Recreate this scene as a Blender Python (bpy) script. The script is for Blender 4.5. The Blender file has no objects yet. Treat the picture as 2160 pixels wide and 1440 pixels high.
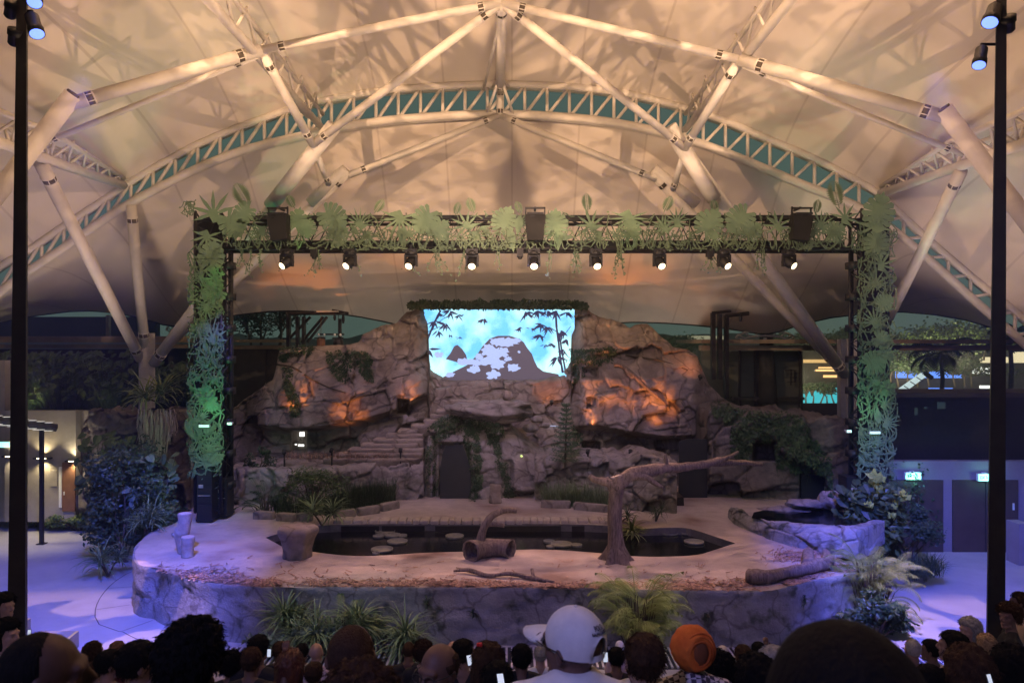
import bpy, bmesh, math, random
import numpy as np
from mathutils import Vector, Matrix, noise, geometry
from mathutils.bvhtree import BVHTree
SC=bpy.context.scene; COL=SC.collection
R=math.radians; pi=math.pi
F=1560.0; CZ=6.85           # focal length in photo pixels, camera height
def P(px,py,Y): return Vector(((px-1080)/F*Y, Y, CZ-(py-720)/F*Y))
def G(px,py,z=0.0):
    Y=(CZ-z)*F/(py-720); return Vector(((px-1080)/F*Y,Y,z))
ZS=1.28                     # stage floor height
# ---------------------------------------------------------------- camera
cd=bpy.data.cameras.new('camera'); cam=bpy.data.objects.new('camera',cd); COL.objects.link(cam)
cam.location=(0,0,CZ); cam.rotation_euler=(R(90),0,0)
cd.sensor_width=36; cd.lens=26.0; cd.clip_start=.05; cd.clip_end=1500
cd.dof.use_dof=True; cd.dof.focus_distance=21; cd.dof.aperture_fstop=5.0
SC.camera=cam
# ---------------------------------------------------------------- world (dusk)
w=bpy.data.worlds.new('World'); SC.world=w; w.use_nodes=True
nt=w.node_tree; bg=nt.nodes['Background']
sky=nt.nodes.new('ShaderNodeTexSky'); sky.sky_type='NISHITA'; sky.sun_disc=False
sky.sun_elevation=R(-1.5); sky.sun_rotation=R(200); sky.dust_density=3; sky.ozone_density=3
tint=nt.nodes.new('ShaderNodeMix'); tint.data_type='RGBA'; tint.blend_type='MULTIPLY'; tint.inputs[0].default_value=1
tint.inputs[7].default_value=(.30,.40,.28,1)
glow=nt.nodes.new('ShaderNodeMix'); glow.data_type='RGBA'; glow.blend_type='ADD'; glow.inputs[0].default_value=1; glow.inputs[7].default_value=(.50,.80,.66,1)   # city glow on the haze
nt.links.new(sky.outputs[0],tint.inputs[6]); nt.links.new(tint.outputs[2],glow.inputs[6]); nt.links.new(glow.outputs[2],bg.inputs[0])
bg.inputs[1].default_value=.13
SC.view_settings.view_transform='Standard'; SC.view_settings.look='None'; SC.view_settings.exposure=0; SC.view_settings.gamma=1
try:
    SC.cycles.use_denoising=True; SC.cycles.max_bounces=5; SC.cycles.diffuse_bounces=3; SC.cycles.glossy_bounces=3
    SC.cycles.sample_clamp_indirect=4; SC.cycles.caustics_reflective=False; SC.cycles.caustics_refractive=False
except Exception: pass
# ---------------------------------------------------------------- lamps of the place, with added fill
def aim(o,t): o.rotation_euler=(Vector(t)-o.location).to_track_quat('-Z','Y').to_euler()
def lamp(name,loc,target,energy,color,cone=60,blend=.3,size=.08,gobo=None):
    l=bpy.data.lights.new(name,'SPOT'); l.energy=energy; l.color=color; l.spot_size=R(cone); l.spot_blend=blend; l.shadow_soft_size=size
    o=bpy.data.objects.new(name,l); COL.objects.link(o); o.location=loc; aim(o,target)
    if gobo:      # the pattern wheel of the fixture: light and dark patches thrown by the lens
        sc,lo,hi,dark,str_=gobo
        l.use_nodes=True; t=l.node_tree; em=t.nodes['Emission']
        tc=t.nodes.new('ShaderNodeTexCoord'); sx=t.nodes.new('ShaderNodeSeparateXYZ'); t.links.new(tc.outputs['Normal'],sx.inputs[0])
        dx=t.nodes.new('ShaderNodeMath'); dx.operation='DIVIDE'; t.links.new(sx.outputs[0],dx.inputs[0]); t.links.new(sx.outputs[2],dx.inputs[1])
        dy=t.nodes.new('ShaderNodeMath'); dy.operation='DIVIDE'; t.links.new(sx.outputs[1],dy.inputs[0]); t.links.new(sx.outputs[2],dy.inputs[1])
        sy=t.nodes.new('ShaderNodeMath'); sy.operation='MULTIPLY'; sy.inputs[1].default_value=str_; t.links.new(dy.outputs[0],sy.inputs[0])
        cx=t.nodes.new('ShaderNodeCombineXYZ'); t.links.new(dx.outputs[0],cx.inputs[0]); t.links.new(sy.outputs[0],cx.inputs[1])
        n=t.nodes.new('ShaderNodeTexNoise'); n.inputs['Scale'].default_value=sc; n.inputs['Detail'].default_value=1.5; n.inputs['Distortion'].default_value=.25
        t.links.new(cx.outputs[0],n.inputs['Vector'])
        mr=t.nodes.new('ShaderNodeMapRange'); mr.interpolation_type='SMOOTHSTEP'; mr.inputs[1].default_value=lo; mr.inputs[2].default_value=hi
        mr.inputs[3].default_value=dark; mr.inputs[4].default_value=1
        t.links.new(n.outputs[0],mr.inputs[0]); t.links.new(mr.outputs[0],em.inputs['Strength'])
    return o
AMB=(1,.60,.33)
lamp('amber_gobo_lamp',(-8.3,8.6,13.6),(3,22.2,24.5),9600,AMB,100,.15,.03,(15,.47,.515,.50,1.7))
lamp('amber_gobo_lamp',(8.3,8.6,13.6),(-3,22.2,24.5),9600,(1,.62,.37),100,.15,.03,(15,.47,.515,.50,1.7))
lamp('amber_fill_lamp',(0,13.6,3.0),(0,18.2,20),5900,(1,.66,.41),128,.4,4.5)  # unseen lamp added to soften shadows on the fabric roof
lamp('audience_violet_lamp',(-4,-5,12.5),(0,5,5),1900,(.42,.40,1),80,.8,.3)
# blue wash from the fixtures on the two masts
BLU=(.10,.13,1.0)
lamp('blue_wash_lamp',(-6.9,11.9,11.2),(-11.8,18.0,0),15500,BLU,56,.6,.12)
lamp('blue_wash_lamp',(-6.9,11.9,10.6),(-4,16.9,.2),950,BLU,60,.6,.12)
lamp('blue_wash_lamp',(6.8,11.9,11.3),(12.6,18.5,0),16500,BLU,56,.6,.12)
lamp('blue_wash_lamp',(6.8,11.9,10.6),(4.5,16.9,.2),950,BLU,60,.6,.12)
PINK=(1,.50,.42)
lamp('pink_pattern_lamp',(-6.9,11.6,12.4),(-10.8,14.8,0),7500,(1,.56,.52),42,.25,.04,(5,.48,.505,.0,2.6))
lamp('pink_pattern_lamp',(6.8,11.6,12.4),(11.2,14.4,0),7500,(1,.56,.52),42,.25,.04,(5,.48,.505,.0,2.6))
# ---------------------------------------------------------------- materials
def ramp2(t,fac,c1,c2,p1=.35,p2=.65):
    r=t.nodes.new('ShaderNodeValToRGB'); r.color_ramp.elements[0].position=p1; r.color_ramp.elements[1].position=p2
    r.color_ramp.elements[0].color=(*c1,1); r.color_ramp.elements[1].color=(*c2,1); t.links.new(fac,r.inputs[0]); return r.outputs[0]
def mat(name,c1,c2=None,scale=4,rough=.8,bump=0,bscale=20,metal=0,emit=None,estr=1,stain=None,spec=.4,p1=.35,p2=.65,stretch=None):
    m=bpy.data.materials.new(name); m.use_nodes=True; t=m.node_tree; b=t.nodes['Principled BSDF']
    b.inputs['Roughness'].default_value=rough; b.inputs['Metallic'].default_value=metal; b.inputs['Specular IOR Level'].default_value=spec
    b.inputs['Base Color'].default_value=(*c1,1)
    tc=t.nodes.new('ShaderNodeTexCoord'); vec=tc.outputs['Object']
    if stretch:
        mp=t.nodes.new('ShaderNodeMapping'); mp.inputs['Scale'].default_value=stretch; t.links.new(vec,mp.inputs[0]); vec=mp.outputs[0]
    if c2:
        n=t.nodes.new('ShaderNodeTexNoise'); n.inputs['Scale'].default_value=scale; n.inputs['Detail'].default_value=6; n.inputs['Roughness'].default_value=.65
        t.links.new(vec,n.inputs['Vector']); col=ramp2(t,n.outputs[0],c1,c2,p1,p2)
        if stain:
            c3,s3,a,bb=stain
            n3=t.nodes.new('ShaderNodeTexNoise'); n3.inputs['Scale'].default_value=s3; n3.inputs['Detail'].default_value=5; t.links.new(vec,n3.inputs['Vector'])
            mr=t.nodes.new('ShaderNodeMapRange'); mr.inputs[1].default_value=a; mr.inputs[2].default_value=bb; t.links.new(n3.outputs[0],mr.inputs[0])
            mx=t.nodes.new('ShaderNodeMix'); mx.data_type='RGBA'; t.links.new(mr.outputs[0],mx.inputs[0]); t.links.new(col,mx.inputs[6]); mx.inputs[7].default_value=(*c3,1); col=mx.outputs[2]
        t.links.new(col,b.inputs['Base Color'])
    if bump:
        n2=t.nodes.new('ShaderNodeTexNoise'); n2.inputs['Scale'].default_value=bscale; n2.inputs['Detail'].default_value=8; n2.inputs['Roughness'].default_value=.7; t.links.new(vec,n2.inputs['Vector'])
        bm=t.nodes.new('ShaderNodeBump'); bm.inputs['Strength'].default_value=1; bm.inputs['Distance'].default_value=bump; t.links.new(n2.outputs[0],bm.inputs['Height']); t.links.new(bm.outputs[0],b.inputs['Normal'])
    if emit:
        b.inputs['Emission Color'].default_value=(*emit,1); b.inputs['Emission Strength'].default_value=estr
    return m
def rockmat(name,c1,c2,crackscale=.8,moss=None,crack=.6):
    m=mat(name,c1,c2,1.6,.9,.055,7,stain=moss); t=m.node_tree; b=t.nodes['Principled BSDF']
    col=b.inputs['Base Color'].links[0].from_socket
    tc=t.nodes.new('ShaderNodeTexCoord'); n=t.nodes.new('ShaderNodeTexNoise'); n.inputs['Scale'].default_value=1.5; t.links.new(tc.outputs['Object'],n.inputs['Vector'])
    add=t.nodes.new('ShaderNodeVectorMath'); add.operation='MULTIPLY_ADD'; add.inputs[1].default_value=(.9,.9,.9); t.links.new(n.outputs['Color'],add.inputs[0]); t.links.new(tc.outputs['Object'],add.inputs[2])
    v=t.nodes.new('ShaderNodeTexVoronoi'); v.feature='DISTANCE_TO_EDGE'; v.inputs['Scale'].default_value=crackscale; t.links.new(add.outputs[0],v.inputs['Vector'])
    mr=t.nodes.new('ShaderNodeMapRange'); mr.inputs[1].default_value=.0; mr.inputs[2].default_value=.035; mr.inputs[3].default_value=crack; mr.inputs[4].default_value=0; t.links.new(v.outputs[0],mr.inputs[0])
    mx=t.nodes.new('ShaderNodeMix'); mx.data_type='RGBA'; t.links.new(mr.outputs[0],mx.inputs[0]); t.links.new(col,mx.inputs[6]); mx.inputs[7].default_value=(.05,.035,.03,1)
    t.links.new(mx.outputs[2],b.inputs['Base Color'])
    return m
def leafmat(name,c1,c2):
    m=mat(name,c1,c2,3,.45,spec=.35); b=m.node_tree.nodes['Principled BSDF']
    return m
M={}
M['steel']=mat('off_white_painted_steel',(.62,.58,.53),(.70,.66,.60),3,.45,.002,30)
M['membrane']=mat('tensile_membrane_fabric',(.64,.58,.51),(.69,.63,.56),.6,.75,.004,3,spec=.2)
M['black']=mat('matt_black_metal',(.012,.012,.014),(.02,.02,.022),10,.5)
M['darkpole']=mat('dark_grey_mast_paint',(.012,.012,.013),(.022,.022,.022),4,.5)
M['greycol']=mat('grey_column_paint',(.30,.29,.33),(.36,.35,.38),5,.6)
M['rock']=rockmat('sandstone_like_render',(.26,.215,.185),(.42,.355,.305),.55,((.12,.09,.08),.7,.50,.72))
M['rock2']=rockmat('pale_boulder_render',(.21,.185,.18),(.34,.305,.29),.6,((.09,.09,.07),1.3,.52,.70))
M['rockdark']=rockmat('dark_rock_render',(.10,.095,.095),(.19,.17,.17),.8)
M['stagewall']=rockmat('stage_wall_render',(.22,.22,.225),(.34,.34,.345),.9,((.09,.10,.075),2.2,.56,.68),.5)
M['stagefloor']=mat('stage_floor_render',(.36,.31,.28),(.52,.45,.41),1.2,.8,.010,7,stain=((.19,.13,.11),.6,.54,.72))
M['plaza']=mat('pale_plaza_concrete',(.32,.32,.33),(.40,.40,.41),.7,.75,.003,14)
M['concrete']=mat('terrace_concrete',(.22,.21,.20),(.30,.29,.28),2,.85,.004,20)
M['wood']=mat('weathered_dead_wood',(.12,.095,.085),(.30,.24,.21),3,.85,.03,10,stretch=(5,5,1),stain=((.05,.04,.035),5,.55,.75))
M['wood2']=mat('pale_log_bark',(.27,.23,.20),(.42,.38,.35),4,.85,.012,16)
M['stone']=mat('cream_curb_stone',(.40,.35,.31),(.54,.48,.43),6,.85,.01,20)
M['water']=mat('black_pond_water',(.004,.006,.006),rough=.06,spec=.5,bump=.004,bscale=5)
M['lily']=mat('lily_pad_green',(.16,.17,.14),(.26,.27,.23),6,.6)
M['leaf']=leafmat('shrub_leaf',(.045,.085,.03),(.09,.14,.05))
M['leafdark']=leafmat('dark_leaf',(.02,.045,.022),(.04,.075,.035))
M['leafy']=leafmat('yellow_green_leaf',(.30,.36,.05),(.42,.48,.10))
M['leafblue']=leafmat('large_grey_green_leaf',(.10,.15,.12),(.16,.22,.17))
M['palm']=leafmat('palm_frond_leaf',(.14,.19,.06),(.26,.30,.11))
M['strap']=leafmat('strap_leaf',(.09,.15,.07),(.20,.28,.14))
M['moss']=leafmat('creeper_leaf',(.020,.050,.024),(.05,.10,.045))
M['bark']=mat('tree_bark',(.06,.05,.04),(.11,.09,.07),6,.9)
M['chips']=mat('wood_chip',(.07,.035,.03),(.55,.36,.27),18,.8)
M['cutout']=mat('green_painted_cutout',(.12,.19,.115),(.15,.225,.14),5,.6)
M['vine']=mat('green_painted_vine_cutout',(.11,.165,.10),(.135,.195,.12),6,.6)
M['grille']=mat('speaker_grille',(.008,.008,.008),(.013,.013,.013),60,.7)
M['lens']=mat('lit_lamp_lens',(1,.9,.7),emit=(1,.80,.48),estr=3.2)
M['lensblue']=mat('blue_lit_fixture_lens',(.1,.2,1),emit=(.16,.26,1),estr=2.2)
M['darkbld']=mat('dark_building_cladding',(.035,.035,.032),(.05,.048,.045),1.2,.8)
M['greenish']=mat('dim_panel_wall',(.10,.11,.09),(.12,.13,.11),1,.8)
M['roofslab']=mat('brown_roof_edge',(.22,.17,.12),(.30,.24,.17),3,.7)
M['wallpurple']=mat('lilac_grey_render',(.22,.20,.22),(.26,.24,.26),1.5,.85,.003,30)
M['door']=mat('dark_brown_door',(.06,.04,.035),(.08,.055,.045),2,.6)
M['warmwall']=mat('grey_rendered_wall',(.30,.28,.25),(.36,.34,.30),2,.85,.003,30)
M['brown']=mat('brown_timber_door',(.17,.08,.04),(.22,.11,.06),3,.6)
M['exit']=mat('exit_sign_face',(.5,1,.8),emit=(.25,1.0,.72),estr=2.4)
M['white']=mat('white_plastic',(.75,.78,.75),rough=.5)
M['darkdoorshade']=mat('dark_door_and_opening_shade',(.015,.02,.028),(.02,.027,.035),5,.45)
# ---------------------------------------------------------------- mesh builder
class MB:
    def __init__(s): s.v=[]; s.f=[]; s.mi=[]; s.cur=0
    def add(s,vs,fs):
        o=len(s.v); s.v+= [tuple(v) for v in vs]; s.f+=[tuple(i+o for i in f) for f in fs]; s.mi+=[s.cur]*len(fs); return s
    def box(s,c,size,rot=None):
        hx,hy,hz=size[0]/2,size[1]/2,size[2]/2; c=Vector(c)
        vs=[Vector((x,y,z)) for z in(-hz,hz) for y in(-hy,hy) for x in(-hx,hx)]
        if rot is not None:
            m=rot if isinstance(rot,Matrix) else Matrix.Rotation(rot,3,'Z'); vs=[m@v for v in vs]
        return s.add([c+v for v in vs],[(0,2,3,1),(4,5,7,6),(0,1,5,4),(2,6,7,3),(0,4,6,2),(1,3,7,5)])
    def tube(s,pts,rad,n=8,cap=True):
        pts=[Vector(p) for p in pts]; k=len(pts)
        if not hasattr(rad,'__len__'): rad=[rad]*k
        prev=None; vs=[]
        for i,p in enumerate(pts):
            d=(pts[min(i+1,k-1)]-pts[max(i-1,0)])
            if d.length<1e-9: d=Vector((0,0,1))
            d.normalize()
            if prev is None:
                a=Vector((0,0,1)) if abs(d.z)<.9 else Vector((1,0,0)); u=d.cross(a).normalized()
            else: u=(prev-d*prev.dot(d)); u=u.normalized() if u.length>1e-6 else d.orthogonal().normalized()
            prev=u; w_=d.cross(u)
            for j in range(n):
                a=2*pi*j/n; vs.append(p+(u*math.cos(a)+w_*math.sin(a))*rad[i])
        fs=[(i*n+j,i*n+(j+1)%n,(i+1)*n+(j+1)%n,(i+1)*n+j) for i in range(k-1) for j in range(n)]
        if cap: fs+= [tuple(range(n-1,-1,-1)),tuple((k-1)*n+j for j in range(n))]
        return s.add(vs,fs)
    def lathe(s,c,prof,n=16,axis=None):
        c=Vector(c); m=Vector((0,0,1)).rotation_difference(Vector(axis).normalized()).to_matrix() if axis is not None else Matrix.Identity(3)
        vs=[c+m@Vector((r*math.cos(2*pi*j/n),r*math.sin(2*pi*j/n),z)) for r,z in prof for j in range(n)]
        k=len(prof); fs=[(i*n+j,i*n+(j+1)%n,(i+1)*n+(j+1)%n,(i+1)*n+j) for i in range(k-1) for j in range(n)]
        fs+=[tuple(range(n-1,-1,-1)),tuple((k-1)*n+j for j in range(n))]
        return s.add(vs,fs)
    def prism(s,poly,d):   # poly: list of Vectors (planar), d: extrusion vector
        n=len(poly); poly=[Vector(p) for p in poly]; d=Vector(d)
        tris=geometry.tessellate_polygon([poly])
        fs=[tuple(t) for t in tris]+[tuple(i+n for i in reversed(t)) for t in tris]+[(i,(i+1)%n,(i+1)%n+n,i+n) for i in range(n)]
        return s.add(poly+[p+d for p in poly],fs)
    def ell(s,c,r,n=12,m=8,rot=None,nz=0,seed=0):
        c=Vector(c); vs=[]
        for i in range(m+1):
            th=pi*i/m
            for j in range(n):
                a=2*pi*j/n; d=Vector((math.sin(th)*math.cos(a),math.sin(th)*math.sin(a),math.cos(th)))
                k=1+(nz*noise.fractal(d*1.7+Vector((seed,seed*.7,0)),.9,2,4) if nz else 0)
                v=Vector((d.x*r[0]*k,d.y*r[1]*k,d.z*r[2]*k))
                if rot is not None: v=rot@v
                vs.append(c+v)
        return s.add(vs,[(i*n+j,(i+1)*n+j,(i+1)*n+(j+1)%n,i*n+(j+1)%n) for i in range(m) for j in range(n)])
    def build(s,name,m,parent=None,smooth=False,org=None):
        me=bpy.data.meshes.new(name)
        if org is None: org=ORG[0] if parent is not None else Vector((0,0,0))
        v=np.array(s.v,dtype=float).reshape(-1,3)-np.array(org)
        me.from_pydata(v.tolist(),[],s.f)
        for mm in (m if isinstance(m,(list,tuple)) else [m]): me.materials.append(mm)
        if isinstance(m,(list,tuple)): me.polygons.foreach_set('material_index',s.mi)
        if smooth: me.polygons.foreach_set('use_smooth',[True]*len(me.polygons))
        me.update(); o=bpy.data.objects.new(name,me); COL.objects.link(o)
        if parent is not None: o.parent=parent
        else: o.location=org
        return o
ORG=[Vector((0,0,0))]
def tag(o,label=None,cat=None,group=None,kind=None):
    if label: o['label']=label
    if cat: o['category']=cat
    if group: o['group']=group
    if kind: o['kind']=kind
    return o
def thing(name,label,cat,loc=(0,0,0),group=None):
    o=bpy.data.objects.new(name,None); COL.objects.link(o); o.location=loc; o.empty_display_size=.2
    ORG[0]=Vector(loc); return tag(o,label,cat,group)
def copytree(o,parent=None):
    c=o.copy(); COL.objects.link(c)
    if parent is not None: c.parent=parent
    for ch in list(o.children): copytree(ch,c)
    return c
def interp(pts,x):
    if x<=pts[0][0]: return pts[0][1]
    for (a,b),(c,d) in zip(pts,pts[1:]):
        if x<=c: return b+(d-b)*(x-a)/max(c-a,1e-9)
    return pts[-1][1]
def spl(pts,n=8):     # Catmull-Rom through points
    pts=[Vector(p) for p in pts]; out=[]
    for i in range(len(pts)-1):
        a=pts[max(i-1,0)]; b=pts[i]; c=pts[i+1]; d=pts[min(i+2,len(pts)-1)]
        for k in range(n):
            t=k/n; out.append(.5*((2*b)+(c-a)*t+(2*a-5*b+4*c-d)*t*t+(3*b-a-3*c+d)*t**3))
    out.append(pts[-1]); return out
def sstep(a,b,x):
    t=min(1,max(0,(x-a)/(b-a))); return t*t*(3-2*t)
SURF=[]    # rock meshes that creepers can grow on
def register(o):
    me=o.data; mw=Matrix.Translation(o.location)
    if o.parent: mw=Matrix.Translation(o.parent.location)@mw
    SURF.append(BVHTree.FromPolygons([mw@v.co for v in me.vertices],[tuple(p.vertices) for p in me.polygons]))
def hit(px,py):
    o=Vector((0,0,CZ)); d=P(px,py,1)-o; d.normalize(); best=None
    for b in SURF:
        r=b.ray_cast(o,d)
        if r[0] is not None and (best is None or r[3]<best[3]): best=r
    return best

def stoneblock(mb,c,L,D,H,ang,jit=.012):
    c=Vector(c); rot=Matrix.Rotation(ang,3,'Z'); vs=[]; n=16
    for (z,k) in ((-.02,1),(H*.35,1.01),(H*.8,.99),(H*.95,.95),(H,.86)):
        for j in range(n):
            a=2*pi*(j+.5)/n; x=math.copysign(abs(math.cos(a))**.25,math.cos(a))*L/2; y=math.copysign(abs(math.sin(a))**.25,math.sin(a))*D/2
            ins=(1-k); x-=math.copysign(min(ins*D,L*.4),x) if ins>0 else 0; y-=math.copysign(ins*D,y) if ins>0 else 0
            v=rot@Vector((x,y,z)); q=c+v; vs.append(q+Vector((noise.noise(q*9),noise.noise(q*9+Vector((5,0,0))),noise.noise(q*9+Vector((0,5,0)))))*jit)
    mb.add(vs,[(i*n+j,i*n+(j+1)%n,(i+1)*n+(j+1)%n,(i+1)*n+j) for i in range(4) for j in range(n)]+[tuple(4*n+j for j in range(n))])

def seams(m,pitch=2.4):
    t=m.node_tree; b=t.nodes['Principled BSDF']; src=b.inputs['Base Color'].links[0].from_socket
    tc=t.nodes.new('ShaderNodeTexCoord'); sx=t.nodes.new('ShaderNodeSeparateXYZ'); t.links.new(tc.outputs['Object'],sx.inputs[0])
    a=t.nodes.new('ShaderNodeMath'); a.operation='PINGPONG'; a.inputs[1].default_value=pitch/2; t.links.new(sx.outputs[0],a.inputs[0])
    c=t.nodes.new('ShaderNodeMath'); c.operation='LESS_THAN'; c.inputs[1].default_value=.035; t.links.new(a.outputs[0],c.inputs[0])
    mx=t.nodes.new('ShaderNodeMix'); mx.data_type='RGBA'; mx.inputs[7].default_value=(.56,.50,.44,1); t.links.new(c.outputs[0],mx.inputs[0]); t.links.new(src,mx.inputs[6]); t.links.new(mx.outputs[2],b.inputs['Base Color'])
seams(M['membrane'])
# ---------------------------------------------------------------- ground, stage
mb=MB(); mb.box((0,76,-.25),(280,268,.5)); g=mb.build('ground',mat('night_ground',(.10,.11,.08),(.16,.16,.12),.2,.9)); tag(g,kind='structure')
mb=MB(); mb.box((0,15.2,.0),(46,36,.012)); g=mb.build('plaza_paving',M['plaza']); tag(g,kind='structure')
# stage outline from its rim (plan view)
rim=[(372,1101),(335,1115),(308,1130),(288,1150),(280,1170),(284,1186),(300,1194),(327,1197),(367,1212),(433,1228),(533,1238),(700,1239),(900,1239),(1100,1240),(1300,1243),(1450,1246),(1607,1246),(1672,1236),(1722,1224),(1775,1212),(1806,1205),(1810,1194),(1792,1186),(1765,1180)]
rimw=[G(x,y,ZS) for x,y in rim]
rimw=[Vector((-10.9,29.5,ZS)),Vector((-10.95,26,ZS))]+rimw+[Vector((9.6,22,ZS)),Vector((9.8,29.5,ZS))]
rs=spl(rimw[1:-1],14); rs=[rimw[0]]+rs+[rimw[-1]]
line=[rs[0]]
for p in rs[1:]:
    d=(p-line[-1]).length
    if d>.12:
        n=int(d/.1); a=line[-1].copy()
        for k in range(1,n+1): line.append(a.lerp(p,k/n))
rimr=[]; nn=len(line)
for i,p in enumerate(line):
    d=(line[min(i+1,nn-1)]-line[max(i-1,0)]).normalized(); out=Vector((d.y,-d.x,0))
    if i==0: pass
    rimr.append((p,out))
# orientation: outward must point away from the stage centre
def outw(p,o): return o if (p-Vector((0,24,ZS))).dot(o)>0 else -o
rimr=[(p,outw(p,o)) for p,o in rimr]
rows=16; wall=MB(); vs=[]; toprow=[]
for i,(p,o) in enumerate(rimr):
    for j in range(rows+1):
        t=j/rows; z=ZS*(1-t)
        q=Vector((p.x,p.y,z)); 
        d=.045*noise.fractal(q*1.6,.7,2,5)+.05*noise.noise(q*.5+Vector((3,0,0)))
        v=noise.voronoi(q*1.25+Vector((.5*noise.noise(q*2),0,0))); e=v[0][1]-v[0][0]
        d+= .035*(noise.cell(v[1][0]*7)-.5) -.05*math.exp(-(e/.05)**2)
        lip=.05*math.exp(-((t-.05)/.06)**2); d+=lip
        if j==0: d=.02*noise.noise(q*2.2)+.0; z+=.03*noise.noise(q*1.6)+.012
        if j==1: z=ZS-.035
        vv=q+o*(d+.04*t); vv.z=z; vs.append(vv)
        if j==0: toprow.append(vv.copy())
n=len(rimr)
wall.add(vs,[(i*(rows+1)+j,(i+1)*(rows+1)+j,(i+1)*(rows+1)+j+1,i*(rows+1)+j+1) for i in range(n-1) for j in range(rows)])
# inner rim strip that meets the floor
vs=[]; 
for i,(p,o) in enumerate(rimr): vs+= [toprow[i], Vector((p.x,p.y,ZS+.002))-o*.12-Vector((0,0,.02))]
wall.add(vs,[(2*i,2*i+1,2*i+3,2*i+2) for i in range(n-1)])
t=thing('raised_stage','low curving stage with rough rock-like front wall and sandy pink floor around a dark pool','stage',(0,22,0))
st=t; wl=wall.build('front_wall',M['stagewall'],t,True); register(wl)
# pool outline
pool=[(560,1133),(600,1121),(640,1112),(690,1107),(760,1105),(900,1104),(1050,1104),(1200,1105),(1280,1108),(1340,1114),(1390,1113),(1447,1113),(1500,1128),(1551,1145),(1483,1167),(1417,1173),(1333,1172),(1233,1163),(1133,1158),(1033,1161),(900,1165),(800,1171),(733,1171),(667,1164),(593,1151)]
pw=[G(x,y,ZS) for x,y in pool]
def ring(pts,n=5):
    out=[]; m=len(pts)
    for i in range(m):
        a,b,c,d=pts[i-1],pts[i],pts[(i+1)%m],pts[(i+2)%m]
        sharp=i in(0,13) or (i+1)%m in (0,13)
        for k in range(n):
            t_=k/n; out.append(b.lerp(c,t_) if sharp else .5*((2*b)+(c-a)*t_+(2*a-5*b+4*c-d)*t_*t_+(3*b-a-3*c+d)*t_**3))
    return out
pr=ring(pw)
for p in pr: p.z=ZS
outer=[Vector((p.x,p.y))-Vector((o.x,o.y))*.02 for p,o in rimr]
co=outer[::3]+[Vector((q.x,q.y)) for q in pr]; no=len(outer[::3]); npool=len(pr)
edges=[(i,(i+1)%no) for i in range(no)]+[(no+i,no+(i+1)%npool) for i in range(npool)]
# extra interior points so that the floor can undulate a little
random.seed(3)
from mathutils.geometry import delaunay_2d_cdt
res=delaunay_2d_cdt(co,edges,[],0,1e-4)
vs2,fs2=res[0],res[2]
def inside(pt,poly):
    c=False; j=len(poly)-1
    for i in range(len(poly)):
        if (poly[i].y>pt.y)!=(poly[j].y>pt.y) and pt.x<(poly[j].x-poly[i].x)*(pt.y-poly[i].y)/(poly[j].y-poly[i].y)+poly[i].x: c=not c
        j=i
    return c
o2=co[:no]; p2=co[no:]
keep=[]
for f in fs2:
    c=sum((vs2[i] for i in f),Vector((0,0)))/len(f)
    if inside(c,o2) and not inside(c,p2): keep.append(tuple(f))
fl=MB(); fl.add([(v.x,v.y,ZS) for v in vs2],keep); fo=fl.build('stage_floor',M['stagefloor'],t)
register(fo)
po=MB(); m=len(pr)
po.add([p+Vector((0,0,-.001)) for p in pr]+[p-Vector((0,0,.45)) for p in pr],[(i,(i+1)%m,(i+1)%m+m,i+m) for i in range(m)])
po.build('pool_wall',mat('wet_pool_wall',(.10,.10,.11),(.20,.19,.20),3,.5),t)
wa=MB(); tr=geometry.tessellate_polygon([[Vector((p.x,p.y,0)) for p in pr]]); wa.add([(p.x,p.y,ZS-.22) for p in pr],[tuple(f) for f in tr]); 
wo=wa.build('pool_water',M['water']); tag(wo,kind='structure')
# weir openings in the far pool wall, shade put in as black blocks, and pier stones between them
wm=MB()
for a,b in((700,800),(806,896),(918,1018),(1022,1183),(1206,1282)):
    A=G(a,1105,ZS); B=G(b,1105,ZS); wm.box(((A.x+B.x)/2,A.y-.02,ZS-.13),(B.x-A.x,.05,.17))
wm.build('weir_opening_shade',M['black'],t)
# curb stones on the far side of the pool
random.seed(5); x=700
gi=0
while x<1292:
    w_=random.uniform(12,24); A=G(x+w_/2,1105,ZS); k=A.y/F
    mb=MB(); c=Vector((A.x,A.y+.30,ZS+.035)); stoneblock(mb,c-Vector((0,0,.04)),w_*k*.95,.5,.11,random.uniform(-.05,.05))
    s=mb.build('curb_stone',M['stone'],st,True); gi+=1; x+=w_
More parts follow.
